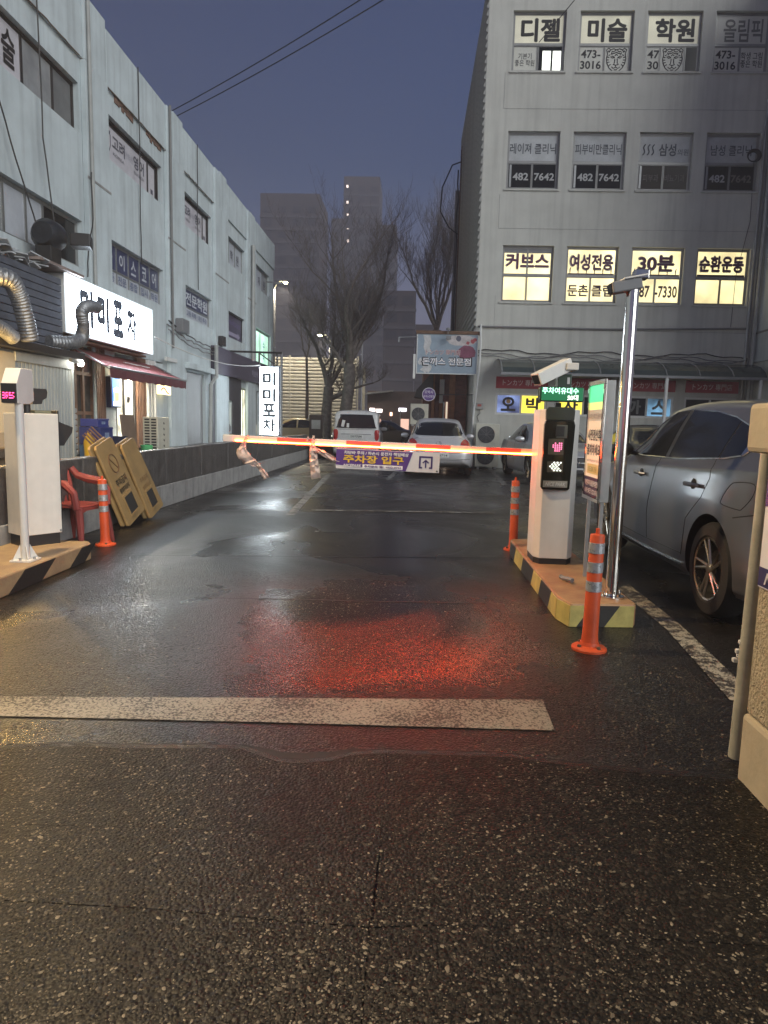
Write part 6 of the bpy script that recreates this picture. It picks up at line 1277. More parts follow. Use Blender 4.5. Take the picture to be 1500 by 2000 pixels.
# side wall of long boards
sb_m = mat('side_boards', (0.40, 0.40, 0.38), 0.6, var=0.22, vscale=3, streak=0.1)
bd = MB(); bd.prism([(0.0, 0.0), (0.055, 0.02), (0.06, 0.05), (0.0, 0.215)], (1.848, FY + 0.02, 0), (-1, 0, 0), ZU, 11.6); bdm = bd.mesh('siding_board', sb_m)
bm_ = bmesh.new(); bm_.from_mesh(bdm); bmesh.ops.recalc_face_normals(bm_, faces=bm_.faces); bm_.to_mesh(bdm); bm_.free()
for i in range(51):
    o = link('siding_board', bdm, rb); o.location = -ROF + Vector((0, 0, 3.3 + i * 0.217))
M_FROST = mat('frosted_film', (0.44, 0.46, 0.47), 0.45, var=0.2, vscale=2.2)
M_FILMR = mat('cream_film', (0.60, 0.60, 0.54), 0.4, var=0.08, vscale=4)
M_LITY = emis('lit_yellow_window', (1.0, 0.84, 0.42), 0.85, base=(0.5, 0.45, 0.3), var=0.55, vscale=1.1)
M_LITW3 = emis('lit_white_window', (0.95, 1.0, 0.90), 1.1, base=(0.5, 0.5, 0.5), var=0.25)
M_FILML = emis('backlit_film', (0.85, 0.80, 0.56), 0.16, base=(0.55, 0.54, 0.46), var=0.5, vscale=1.3)
M_PURP = mat('plum_letter', (0.11, 0.025, 0.07), 0.5)
M_ALW = mat('pale_alu', (0.30, 0.30, 0.29), 0.4, 0.5, var=0.1)
def wbox(x0, x1, z0, z1, zmid, lower, upper, up_cut=None, lo_cut=None):
    """a window with an upper light and sliding lower sashes"""
    lo = lo_cut if lo_cut is not None else [(x0 + x1) / 2]
    xs = [x0 + 0.07] + lo + [x1 - 0.07]
    uc = [x0 + 0.07] + (up_cut or []) + [x1 - 0.07]
    divs = [(uc[i] + (0.025 if i else 0), uc[i + 1] - (0.025 if i < len(uc) - 2 else 0), zmid + 0.05, z1 - 0.08) for i in range(len(uc) - 1)]
    divs += [(xs[i] + (0.03 if i else 0), xs[i + 1] - (0.03 if i < len(xs) - 2 else 0), z0 + 0.08, zmid - 0.05) for i in range(len(xs) - 1)]
    w = window(FRB, rb, x0, x1, z0, z1, divs, list(upper) + list(lower), 0.13, M_ALW, 0.05, ROF)
    fb_ = MB(); FRB.box(fb_, x0 + 0.05, x1 - 0.05, zmid - 0.03, zmid + 0.03, -0.17, -0.095); fb_.build('transom', M_ALW, w)
    sb_ = MB(); FRB.box(sb_, x0 - 0.05, x1 + 0.05, z0 - 0.05, z0 + 0.0, 0.002, 0.05); sb_.build('sill', M_WALL_R, w)
    return w
DW = -0.124
def wt(w, s_, m, a, z, wd, h, bold=0.03): return FRB.text(s_, w, m, a, z, DW, wd, h, bold)
def tiger(w, cx, cz, k):
    """printed tiger head: outline and mirrored stripes"""
    S = [[(0, .30), (.10, .34), (.20, .30), (.25, .22)], [(.20, .30), (.27, .36), (.34, .30), (.30, .18)], [(.30, .18), (.33, .02), (.30, -.14)], [(.30, -.14), (.22, -.28), (.10, -.38), (0, -.40)], [(.03, .28), (.10, .24), (.16, .26)], [(.0, .22), (.08, .19), (.14, .19)], [(.05, .06), (.12, .10), (.20, .08), (.13, .04), (.05, .06)], [(.32, .08), (.24, .06)], [(.33, -.02), (.24, -.02)], [(.31, -.12), (.22, -.09)], [(.26, -.22), (.18, -.16)], [(.04, .02), (.05, -.12), (.09, -.16), (0, -.19)], [(0, -.19), (.0, -.25), (.08, -.29), (.14, -.24)], [(.0, .16), (.05, .12)], [(.18, .22), (.14, .14)], [(.24, .22), (.26, .28), (.29, .24)], [(.05, -.33), (.0, -.34)], [(.20, .15), (.26, .12)]]
    b = MB()
    for s in S:
        for sg_ in (1, -1): b.tube([FRB.p(cx + sg_ * x * k, cz + z * k, DW + 0.002) for x, z in s], 0.011 * k / 1.0 + 0.003, 4)
    b.build('tiger_print', M_BLACK, w)
Z = lambda r, z: rws[r][0] + z
# top storey: art academy
top_words = ['디젤', '미술', '학원', '올림픽']
for i, (x0, x1) in enumerate(cols):
    z0, z1 = rws[0]; zm = z0 + 0.78; lc = [x0 + (x1 - x0) * 0.5]
    if i == 0: w = wbox(x0, x1, z0, z1, zm, [M_FILMR, M_GLASSDK], [M_FILML])
    elif i == 2: lc = [x0 + 0.46, x0 + 1.17]; w = wbox(x0, x1, z0, z1, zm, [M_FILMR, M_FILMR, M_GLASSDK], [M_FILML], None, lc)
    else: w = wbox(x0, x1, z0, z1, zm, [M_FILMR, M_FILMR], [M_FILML if i < 3 else M_FILMR])
    c = (x0 + x1) / 2
    wt(w, top_words[i], M_BLACK if i < 3 else mat('worn_ink', (0.16, 0.16, 0.15), 0.6), c + 0.05, zm + 0.41, 1.12, 0.62, 0.05 if i < 3 else 0.02)
    if i == 0:
        wt(w, '기본기\n좋은 학원', M_BLACK, x0 + 0.40, z0 + 0.38, 0.58, 0.36, 0.005)
        for q in (0.92, 1.22): lb_ = MB(); FRB.box(lb_, x0 + q, x0 + q + 0.24, z0 + 0.09, z0 + 0.62, -0.122, -0.118); lb_.build('lit_sash', M_LITW3, w)
    else:
        wt(w, '473-\n3016' if i != 2 else '47\n30', M_BLACK, x0 + (0.40 if i != 2 else 0.27), z0 + 0.39, 0.60 if i != 2 else 0.34, 0.52, 0.03)
        if i == 1: tiger(w, x0 + 1.14, z0 + 0.40, 0.86)
        if i == 2: tiger(w, x0 + 0.83, z0 + 0.40, 0.86)
        if i == 3: wt(w, '학생 그림\n좋은 학원', M_BLACK, x0 + 1.15, z0 + 0.40, 0.62, 0.42, 0.01)
mid_words = ['레이져 클리닉', '피부비만클리닉', '삼성', '남성 클리닉']
M_INKM = mat('slate_ink', (0.075, 0.085, 0.10), 0.6)
M_NUM = mat('silver_digits', (0.42, 0.43, 0.43), 0.5)
for i, (x0, x1) in enumerate(cols):
    z0, z1 = rws[1]; zm = z0 + 0.80
    w = wbox(x0, x1, z0, z1, zm, [M_GLASSDK, M_GLASSDK] if i != 2 else [mat('brown_glass', (0.035, 0.03, 0.026), 0.2, spec=0.15), mat('brown_glass', (0, 0, 0))], [M_FROST])
    c = (x0 + x1) / 2; zt = zm + 0.40
    if i != 2: wt(w, mid_words[i], M_INKM, c, zt, 1.38 if i < 2 else 1.2, 0.30, 0.015)
    else:
        wt(w, '삼성', M_INKM, c + 0.09, zt, 0.50, 0.34, 0.03); wt(w, '의원', M_INKM, c + 0.55, zt - 0.06, 0.32, 0.18, 0.01)
        lb_ = MB()
        for k in range(3): lb_.tube([FRB.p(x0 + 0.16 + k * 0.13 + 0.07 * t + 0.035 * math.sin(t * 6.283), zt - 0.15 + 0.30 * t, DW + 0.002) for t in [q / 8 for q in range(9)]], 0.018, 5)
        lb_.build('logo_curves', M_INKM, w)
    l, r_ = ('482', '7642') if i != 2 else ('피부과', '비뇨기과')
    wt(w, l, M_NUM if i != 2 else mat('dim_ink', (0.14, 0.13, 0.12), 0.6), x0 + 0.44, z0 + 0.40, 0.46, 0.21, 0.03 if i != 2 else 0.0); wt(w, r_, M_NUM if i < 2 else mat('dim_ink', (0, 0, 0)), x0 + 1.15, z0 + 0.40, 0.60, 0.21, 0.03 if i != 2 else 0.0)
    ib = MB(); FRB.box(ib, x0 + 0.08 + 0.02, x0 + 0.16, z0 + 0.1, zm - 0.06, -0.123, -0.121); ib.build('blind_edge', M_ALU, w)
low_words = ['커브스', '여성전용', '30분', '순환운동']
for i, (x0, x1) in enumerate(cols):
    z0, z1 = rws[2]; zm = z0 + 0.82
    w = wbox(x0, x1, z0, z1, zm, [M_LITY, M_LITY], [M_LITY, M_LITY] if i == 0 else [M_LITY], [x0 + (x1 - x0) * 0.5] if i == 0 else None)
    if i == 0:
        fb_ = MB(); FRB.box(fb_, x0 + 0.07, x1 - 0.07, z1 - 0.2, z1 - 0.08, DW, DW + 0.004); fb_.build('blind_box', M_GREYP, w)
    c = (x0 + x1) / 2
    t1 = FRB.text(low_words[i], w, mat('white_halo', (0.7, 0.66, 0.55), 0.5), c, zm + 0.42, DW + 0.001, 1.33 if i != 2 else 1.08, 0.47, 0.075)
    wt(w, low_words[i], M_PURP, c, zm + 0.42, 1.28 if i != 2 else 1.04, 0.44, 0.045).location = -FRB.n * -0.003
    if i in (1, 2):
        wt(w, '둔촌' if i == 1 else '487', mat('plum_dark', (0.05, 0.02, 0.04), 0.5), x0 + 0.42, z0 + 0.40, 0.62 if i == 1 else 0.46, 0.34, 0.035); wt(w, '클럽' if i == 1 else '-7330', mat('plum_dark', (0, 0, 0)), x0 + 1.15, z0 + 0.40, 0.62 if i == 1 else 0.66, 0.34, 0.035)
        fb_ = MB(); FRB.box(fb_, x0 + 0.08, x1 - 0.08, zm + 0.052, zm + 0.09, DW, DW + 0.004)
        for q in range(6): fb_.tube([FRB.p(x0 + 0.15 + q * 0.25, zm + 0.09, DW + 0.004), FRB.p(x0 + 0.15 + q * 0.25, zm + 0.20, DW + 0.004), FRB.p(x0 + 0.17 + q * 0.25, zm + 0.26, DW + 0.004)], [0.012, 0.02, 0.012], 5)
        fb_.build('scroll_print', mat('plum_dark', (0, 0, 0)), w)
    if i == 3:
        fb_ = MB(); FRB.box(fb_, x0 + 0.08, x1 - 0.08, zm + 0.052, zm + 0.11, DW, DW + 0.004); fb_.build('scroll_print', mat('plum_dark', (0, 0, 0)), w)
# ground floor: red fascia strips, shop windows
M_RED = mat('maroon_strip', (0.34, 0.035, 0.045), 0.5, var=0.12)
for i, (x0, x1) in enumerate(gfw):
    rs = thing('fascia_strip', 'maroon strip with white Japanese cutlet-shop lettering, %s' % ['over the window beside the billboard', 'half hidden behind the kiosk camera', 'crossed by the canopy post', 'over the plain window nearest the building corner pipes'][i], 'sign', (x0, FY, 2.5), 0, 'maroon fascia strips under the canopy')
    b = MB(); FRB.box(b, x0, x1, 2.50, 2.86, 0.004, 0.05); o = b.build('board', M_RED, rs, 0.004); o.location = -Vector(rs.location)
    o = FRB.text('トンカツ 専門店', rs, mat('pale_rose_ink', (0.80, 0.72, 0.70), 0.5), (x0 + x1) / 2, 2.68, 0.052, 1.2, 0.19, 0.0); o.location = -Vector(rs.location)
    panes = [[emis('lit_blue_poster', (0.30, 0.40, 0.75), 0.30, base=(0.1, 0.12, 0.3), var=0.9, vscale=2.5), emis('lit_yellow_poster', (1.0, 0.78, 0.08), 0.75, base=(0.6, 0.45, 0.05))], [emis('lit_yellow_poster', (0, 0, 0), 1), M_GLASSDK], [M_GLASSDK, emis('lit_cyan_low', (0.25, 0.55, 0.85), 0.35, base=(0.05, 0.1, 0.15), var=1.0, vscale=1.2)], [M_GLASSDK, M_GLASSDK]][i]
    w = window(FRB, rb, x0, x1, 1.68, 2.36, split(x0, x1, 1.68, 2.36, ((x0 + x1) / 2,), 0.07), panes, 0.06, M_WHITEP, 0.05, ROF)
    for q, chs in enumerate([('오', '박'), ('사', '돈'), ('까', '스'), (None, None)][i]):
        if chs: FRB.text(chs, w, M_BLACK if i < 2 else mat('ghost_ink', (0.10, 0.11, 0.11), 0.5), x0 + 0.42 + q * 0.78, 2.02, -0.054, 0.44, 0.42, 0.045)
    if i == 0:
        fb_ = MB(); fb_.cyl(FRB.p(x0 + 0.42, 2.10, -0.053), FRB.p(x0 + 0.42, 2.10, -0.048), 0.07, 14); fb_.build('printed_bun', mat('bun_print', (0.35, 0.2, 0.08), 0.6), w)
# canopy over the shop windows
cn = thing('canopy', 'dark translucent curved canopy along the ground floor shop windows', 'canopy', (6.2, FY, 3.0))
def CN(mb, name, m, **k): o = mb.build(name, m, cn, **k); o.location = -Vector(cn.location); return o
M_CAN = mat('dark_polycarbonate', (0.045, 0.06, 0.06), 0.25, var=0.2, vscale=3)
for i in range(8):
    x0 = 2.55 + i * 0.955; b = MB(); P = [(FY - 0.02, 3.36), (FY - 0.5, 3.33), (FY - 0.95, 3.22), (FY - 1.25, 3.05), (FY - 1.38, 2.90)]
    b.v += [(x, y, z) for y, z in P for x in (x0, x0 + 0.945)]; b.f += [(2 * k, 2 * k + 1, 2 * k + 3, 2 * k + 2) for k in range(4)]; b.mi += [0] * 4
    o = CN(b, 'panel', M_CAN, fix=False); so = o.modifiers.new('t', 'SOLIDIFY'); so.thickness = 0.012
    b = MB(); b.tube([(x0, y, z + 0.018) for y, z in P], 0.02, 6); CN(b, 'rib', M_GREYP)
b = MB(); b.bx(2.5, 10.25, FY - 1.44, FY - 1.37, 2.82, 2.90); CN(b, 'front_beam', M_GREYP, bevel=0.01)
for x in (7.32, 10.0):
    b = MB(); b.cyl((x, FY - 1.40, 0), (x, FY - 1.40, 2.83), 0.05, 10); CN(b, 'post', M_WHITEP, smooth=True)
# service pipes, cables
pipe('conduit', 'grey conduit running level along the office wall above the canopy', [FRB.p(1.9, 4.37, 0.05), FRB.p(6.0, 4.36, 0.05), FRB.p(10.1, 4.46, 0.05)], 0.03, M_CABLEG)
for i, z in enumerate((3.62, 3.52, 3.46)):
    q = []
    for k in range(33): x = 1.9 + k * 0.26; q.append(FRB.p(x, z + 0.05 * math.sin(k * 0.55 + i) + 0.03 * math.sin(k * 1.7 + i * 2), 0.05 + 0.02 * i))
    pipe('cable', ['upper drooping cable above the canopy', 'middle drooping cable above the canopy', 'lowest drooping cable above the canopy'][i], q, 0.016, M_CABLEG if i else M_CABLE, 'cable', None, 5)
for i, (dx, m) in enumerate(((0, M_PIPE), (0.13, M_CABLEG), (0.24, M_PIPE))):
    pipe('riser_pipe', ['pale riser pipe in the corner of the office wing', 'dark riser pipe between the pale ones in the wing corner', 'outer riser pipe against the office wing'][i], [FRB.p(10.10 + dx * 0.4, 14.3, 0.06 + dx), FRB.p(10.10 + dx * 0.4, 0.5, 0.06 + dx)], 0.045 if i != 1 else 0.03, m)
pipe('hose', 'pale hose hanging from the roof to a coil beside the fourth window', [FRB.p(10.22, 14.0, 0.1), FRB.p(10.1, 12.6, 0.1), FRB.p(10.16, 11.0, 0.1), FRB.p(9.98, 9.8, 0.1), FRB.p(9.95, 9.55, 0.1)], 0.03, M_PIPE)
b = MB()
for k in range(6): b.tube([FRB.p(9.80 + math.cos(a) * (0.14 + 0.012 * k), 9.42 + math.sin(a) * (0.13 + 0.010 * k), 0.06 + 0.018 * k) for a in [2 * math.pi * q / 20 for q in range(21)]], 0.014, 5, cap=False)
tag(b.build('cable_coil', M_CABLE), 'dark coil of cable hung by the third-floor window beside the wing', 'coil')
pipe('cable', 'thin wire dropping from the coil down past the lit gym window', [FRB.p(9.85, 9.3, 0.04), FRB.p(9.9, 7.6, 0.03), FRB.p(9.62, 6.0, 0.03), FRB.p(9.6, 4.5, 0.03)], 0.008, M_CABLE, 'cable', None, 5)
pipe('cable', 'black cable slanting across the first art academy window', sag((5.2, 20.0, 14.2), FRB.p(3.35, 12.55, 0.02), 0.05), 0.012, M_CABLE, 'cable', None, 5)
# wing at the right edge
wg = thing('office_wing', 'pale grey wing of the office building at the right edge above the canopy', 'building', (12.0, 19.5, 0))
b = MB(); b.bx(10.32, 15, 17.0, FY - 0.003, 3.45, 14.8); o = b.build('wall', mat('painted_wall_wing', (0.44, 0.47, 0.48), 0.85, var=0.1, vscale=1.0, streak=0.2), wg); o.location = -Vector(wg.location)
b = MB(); b.bx(10.40, 10.75, 17.1, 17.5, 0, 3.45); b.bx(10.45, 14, 19.0, FY - 0.01, 0, 3.45); o = b.build('pier', M_WALL_R, wg); o.location = -Vector(wg.location)
b = MB(); b.tube([(10.30, 21.9, 4.30), (10.30, 20.5, 4.34), (10.30, 17.0, 4.42)], 0.03, 6); o = b.build('wall_conduit', M_CABLEG, wg); o.location = -Vector(wg.location)
# ladder rungs on the side wall
ld_ = thing('wall_ladder', 'narrow rusty ladder fixed to the boarded side wall', 'ladder', (1.70, 31.0, 4.2))
b = MB()
for y in (30.85, 31.25): b.cyl((1.70, y, 4.2), (1.70, y, 13.0), 0.02, 6)
o = b.build('stringer', M_RUST, ld_); o.location = -Vector(ld_.location)
for k in range(26):
    b = MB(); b.cyl((1.70, 30.85, 4.4 + k * 0.33), (1.70, 31.25, 4.4 + k * 0.33), 0.016, 6); o = b.build('rung', M_RUST, ld_); o.location = -Vector(ld_.location)
pipe('cable', 'black cable loop sticking out from the top of the boarded side wall', [(1.72, 31.5, 12.6), (1.35, 31.6, 12.5), (0.95, 31.7, 11.6), (0.9, 31.7, 10.6), (1.3, 31.6, 9.9), (1.7, 31.5, 9.6)], 0.03, M_CABLE, 'cable', None, 6)
pipe('cable', 'long black cable running down the boarded side wall', wob(line_pts((1.66, 31.9, 12.4), (1.62, 31.9, 5.2), 12), 0.05, 4), 0.035, M_CABLE, 'cable', None, 6)
b = MB(); b.bx(1.62, 1.83, 33.3, 33.7, 0, 12.0); tag(b.build('chimney_duct', mat('grey_duct', (0.16, 0.15, 0.15), 0.6, var=0.2)), 'tall square grey duct at the far end of the boarded side wall', 'duct')
# ================================================================== cutlet restaurant beside the office building
rt = thing('restaurant_front', 'timber restaurant entrance squeezed beside the office building', 'building', (1.1, 24.0, 0))
def RT(mb, name, m, **k): o = mb.build(name, m, rt, **k); o.location = -Vector(rt.location); return o
M_WOOD = mat('orange_timber', (0.30, 0.115, 0.045), 0.55, var=0.35, vscale=7); M_WOODD = mat('dark_red_timber', (0.14, 0.045, 0.03), 0.6, var=0.4, vscale=6)
b = MB(); b.bx(0.30, 1.80, 24.1, 28, 0, 3.6); RT(b, 'body', M_WOODD)
for i in range(22):
    b = MB(); b.bx(1.42, 1.80, 24.03, 24.095, 0.05 + i * 0.155, 0.05 + i * 0.155 + 0.148); RT(b, 'wall_plank', M_WOODD, bevel=0.008)
for x0, x1, m, nm in ((1.20, 1.40, M_WOOD, 'post'), (0.86, 0.98, M_WOOD, 'post'), (0.60, 0.70, M_WOOD, 'post'), (0.72, 0.84, M_WOODD, 'door_leaf'), (1.0, 1.05, M_WHITEP, 'door_jamb'), (1.10, 1.16, emis('lit_door_gap', (1.0, 0.8, 0.6), 0.35), 'door_glass')):
    b = MB(); b.bx(x0, x1, 24.0, 24.09, 0, 3.1 if nm == 'post' else 2.1); RT(b, nm, m, bevel=0.006)
b = MB(); b.bx(0.86, 1.02, 23.9, 23.98, 2.35, 2.85); b.bx(0.86, 0.98, 23.9, 23.98, 2.05, 2.32); RT(b, 'paper_lantern', M_WHITEP, bevel=0.01)
b = MB(); b.prism([(0, 0), (0, 0.95), (-0.55, 0.30), (-0.62, 0.05)], (0.62, 24.0, 2.15), XR, ZU, 0.8); RT(b, 'side_awning', M_DARK)
bb = thing('billboard', 'torn blue and white cutlet restaurant billboard at the corner of the office building', 'billboard', (0.98, 21.85, 2.88))
FBB = Fr((0, 21.85, 0), XR)
def BB(mb, name, m, **k): o = mb.build(name, m, bb, **k); o.location = -Vector(bb.location); return o
b = MB(); FBB.box(b, 0.03, 1.93, 2.885, 4.10, -0.08, 0.0); BB(b, 'panel', mat('faded_blue_print', (0.26, 0.33, 0.40), 0.5, var=0.15, vscale=3), bevel=0.006)
b = MB(); FBB.box(b, 0.0, 1.98, 4.10, 4.20, -0.12, 0.03); BB(b, 'top_beam', M_RUST)
b = MB()
for q in ((0.03, 1.93, 2.885, 2.91), (0.03, 0.055, 2.91, 4.09), (1.905, 1.93, 2.91, 4.09)): FBB.box(b, *q, 0.001, 0.012)
BB(b, 'rim', M_WHITEP)
M_TORN = mat('torn_paper', (0.52, 0.52, 0.52), 0.7, var=0.25, vscale=9)
tr = random.Random(2)
def blob(cx, cz, rx, rz_, n, j, seed):
    r = random.Random(seed); return [(cx + math.cos(2 * math.pi * k / n) * rx * (1 + r.uniform(-j, j)), cz + math.sin(2 * math.pi * k / n) * rz_ * (1 + r.uniform(-j, j))) for k in range(n)]
b = MB(); b.prism([(0.22, 4.07), (0.27, 3.9), (0.24, 3.7), (0.30, 3.55), (0.34, 3.45), (0.40, 3.56), (0.52, 3.52), (0.43, 3.68), (0.48, 3.86), (0.45, 4.07)], FBB.p(0, 0, 0.001), XR, ZU, 0.004); BB(b, 'torn_patch', M_TORN)
b = MB(); b.prism(blob(0.33, 3.05, 0.16, 0.13, 18, 0.4, 5), FBB.p(0, 0, 0.001), XR, ZU, 0.004); BB(b, 'torn_patch', M_TORN)
b = MB(); b.prism(blob(0.16, 3.25, 0.07, 0.10, 12, 0.5, 6), FBB.p(0, 0, 0.001), XR, ZU, 0.0035); BB(b, 'torn_patch', M_TORN)
b = MB(); b.prism(blob(1.42, 3.92, 0.46, 0.17, 22, 0.08, 7), FBB.p(0, 0, 0.001), XR, ZU, 0.003); BB(b, 'printed_dish', mat('dish_print', (0.50, 0.46, 0.46), 0.5, var=0.3, vscale=9))
b = MB(); b.prism(blob(1.58, 3.56, 0.30, 0.21, 20, 0.1, 8), FBB.p(0, 0, 0.002), XR, ZU, 0.003); BB(b, 'printed_cutlet', mat('cutlet_print', (0.20, 0.055, 0.10), 0.5, var=0.4, vscale=9))
b = MB(); b.prism(blob(1.32, 3.98, 0.08, 0.09, 12, 0.1, 9), FBB.p(0, 0, 0.0045), XR, ZU, 0.002); BB(b, 'printed_cup', mat('cup_print', (0.09, 0.09, 0.13), 0.5))
for k in range(5):
    b = MB(); b.prism(blob(1.72 + tr.uniform(-.12, .12), 3.90 + tr.uniform(-.06, .06), 0.06, 0.05, 9, 0.2, 30 + k), FBB.p(0, 0, 0.0045 + 0.0005 * k), XR, ZU, 0.002); BB(b, 'printed_garnish', mat('garnish_print', (0.32, 0.06, 0.07), 0.5))
for (s_, m, a, z, w_, h_, bo) in (('トンカツ 専門店', mat('pale_print', (0.55, 0.5, 0.5)), 0.85, 3.55, 1.08, 0.17, 0.05), ('トンカツ 専門店', mat('rose_print', (0.35, 0.12, 0.12)), 0.85, 3.55, 1.06, 0.15, 0.0), ('돈까스 전문점', M_BLACK, 0.97, 3.27, 1.56, 0.27, 0.085), ('돈까스 전문점', M_WP, 0.97, 3.27, 1.50, 0.22, 0.02)):
    o = FBB.text(s_, bb, m, a, z, 0.006 if bo > 0.03 else 0.009, w_, h_, bo); o.location = -Vector(bb.location)
b = MB(); b.cyl((0.98, 21.72, 4.22), (0.98, 21.72, 4.02), 0.012, 6); b.lathe([(0.001, 0.05), (0.06, 0.03), (0.07, 0), (0.06, -0.03), (0.001, -0.05)], (0.98, 21.72, 4.24), 12); b.box((1.0, 21.66, 3.97), (0.15, 0.10, 0.10)); BB(b, 'floodlight', M_GREYP, bevel=0.006)
b = MB(); b.cyl((0.05, 21.8, 4.0), (-0.5, 21.6, 3.95), 0.012, 6); b.box((-0.52, 21.6, 3.88), (0.05, 0.05, 0.16)); BB(b, 'side_bracket', M_GREYP)
b = MB(); b.box((-0.03, 21.82, 3.1), (0.07, 0.05, 0.75)); BB(b, 'side_plate', M_WHITEP)
rs_ = thing('round_sign', 'round purple sign with white lettering under the torn billboard', 'sign', (0.45, 21.6, 2.24))
b = MB(); b.cyl((0, 0.03, 0), (0, 0, 0), 0.205, 28); b.build('disc', mat('violet_disc', (0.10, 0.05, 0.20), 0.45, var=0.15), rs_, 0.004)
b = MB(); b.tube([(math.cos(a) * .197, -0.004, math.sin(a) * .197) for a in [2 * math.pi * k / 32 for k in range(33)]], 0.008, 5, cap=False); b.build('rim', M_WP, rs_)
text('오박사', rs_, M_WP, (0, 0, 0.075), XR, ZU, 0.27, 0.10, 0.0, 0.003); text('돈까스전문점', rs_, M_WP, (0, 0, -0.06), XR, ZU, 0.32, 0.075, 0.0, 0.003)
b = MB(); b.cyl((0.2, 0.015, 0), (1.36, 0.015, 0.02), 0.012, 6); b.build('bracket', M_DARK, rs_)
ac2 = condenser('air_conditioner', 'two-fan outdoor air conditioner against the office wall beside the silver saloon', (2.30, 21.62, 0.0), 0, 0.72, 1.32, 0.34, 2)
ac3 = condenser('air_conditioner', 'small square air conditioner on a stand beside the restaurant entrance', (0.18, 22.6, 1.25), 0, 0.58, 0.66, 0.3, 1)
b = MB()
for x in (-0.24, 0.24):
    for y in (-0.12, 0.12): b.cyl((x, y, -1.25), (x, y, 0.02), 0.02, 6)
b.build('stand', M_RUST, ac3)
mt = thing('meter_box', 'grey meter box with a red window on the office wall corner', 'box', (2.05, FY, 1.85))
b = MB(); b.box((0, -0.06, 0.08), (0.26, 0.12, 0.20)); b.build('case', M_PIPE, mt, 0.01); b = MB(); b.box((0.0, -0.122, 0.10), (0.12, 0.006, 0.07)); b.build('dial', mat('red_dial', (0.45, 0.10, 0.08), 0.4), mt); b = MB(); b.tube(wob([(0.0, -0.05, -0.02), (0.03, -0.05, -0.15), (-0.05, -0.05, -0.25), (0.0, -0.05, -0.4)], 0.01, 5), 0.01, 5); b.build('lead', M_CABLE, mt)
pipe('drain_pipe', 'white drain pipe bending down the corner of the office building past the billboard', [(2.0, 21.9, 4.42), (1.98, 21.74, 4.2), (2.0, 21.72, 3.9), (1.98, 21.74, 3.0), (1.86, 21.8, 1.6), (1.84, 21.85, 0.1)], 0.03, M_WHITEP)
# ================================================================== background
def street_lamp(label, x, y, h, arm, col, power, dirx=-1, light=0):
    t = thing('street_lamp', label, 'street lamp', (x, y, 0), 0, 'street lamps beyond the car park')
    b = MB(); b.tube([(0, 0, 0), (0, 0, h - 0.4), (dirx * arm * 0.3, 0, h - 0.05), (dirx * arm, 0, h)], [0.09, 0.07, 0.05, 0.04], 8); b.build('post', M_GREYP, t, smooth=True)
    b = MB(); b.box((dirx * arm, 0, h), (0.5, 0.22, 0.10)); b.build('head', M_GREYP, t, 0.02)
    b = MB(); b.box((dirx * arm, -0.02, h - 0.07), (0.42, 0.22, 0.05)); b.build('lens', emis('street_lens_%d' % power, col, power), t, 0.015)
    if light:
        ld = bpy.data.lights.new('street_lamp_light', 'SPOT'); ld.energy = light; ld.spot_size = R(138); ld.spot_blend = 0.25; ld.color = (1.0, 0.86, 0.62); ld.shadow_soft_size = 0.1
        lo = bpy.data.objects.new('lens_light', ld); COL.objects.link(lo); lo.parent = t; lo.location = (dirx * arm, -0.02, h - 0.2)
    return t
street_lamp('street lamp glowing past the far end of the pale building', -7.5, 36.8, 8.5, 0.5, (1.0, 0.86, 0.45), 60, 1, 800)
street_lamp('street lamp glowing above the white site fence', -5.5, 45, 6.85, 0.6, (1.0, 0.88, 0.45), 80, -1, 600)
street_lamp('distant street lamp glowing between the tree branches', -4.6, 60, 8.7, 0.5, (1.0, 0.70, 0.35), 45)
# white site fence beyond the street
fe = thing('site_fence', 'tall white corrugated site fence across the street', 'fence', (-6.5, 39.6, 0.14))
M_FEN = mat('fence_white', (0.44, 0.43, 0.39), 0.55, var=0.12, vscale=2, streak=0.15)
sl = MB(); sl.prism([(0, 0), (1.86, 0), (1.86, 0.185), (0, 0.185)], (0, 0, 0), XR, ZU, 0.02); slm = sl.mesh('fence_slat', M_FEN)
sl = MB(); sl.v = [(0, 0.03, 0), (1.86, 0.03, 0), (1.86, -0.02, 0.07), (0, -0.02, 0.07), (1.86, -0.02, 0.14), (0, -0.02, 0.14), (1.86, 0.03, 0.19), (0, 0.03, 0.19)]; sl.f = [(0, 1, 2, 3), (3, 2, 4, 5), (5, 4, 6, 7)]; sl.mi = [0] * 3; slm = sl.mesh('fence_slat', M_FEN)
for p in range(5):
    x0 = -12.9 + p * 1.93 - 0.0; zt = [4.7, 4.75, 4.75, 4.88, 4.85][p]
    for k in range(int(zt / 0.19)):
        o = link('fence_slat', slm, fe); o.location = Vector((x0, 39.6, 0.14 + k * 0.19)) - Vector(fe.location)
    b = MB(); b.bx(x0 - 0.06, x0 + 0.02, 39.55, 39.68, 0.14, zt + 0.12); o = b.build('fence_post', M_FEN, fe); o.location = -Vector(fe.location)
b = MB(); b.bx(-3.27, -3.2, 39.5, 39.7, 0.14, 5.0); b.bx(-2.95, -2.8, 39.45, 39.65, 0.14, 4.4); o = b.build('end_post', M_FEN, fe); o.location = -Vector(fe.location)
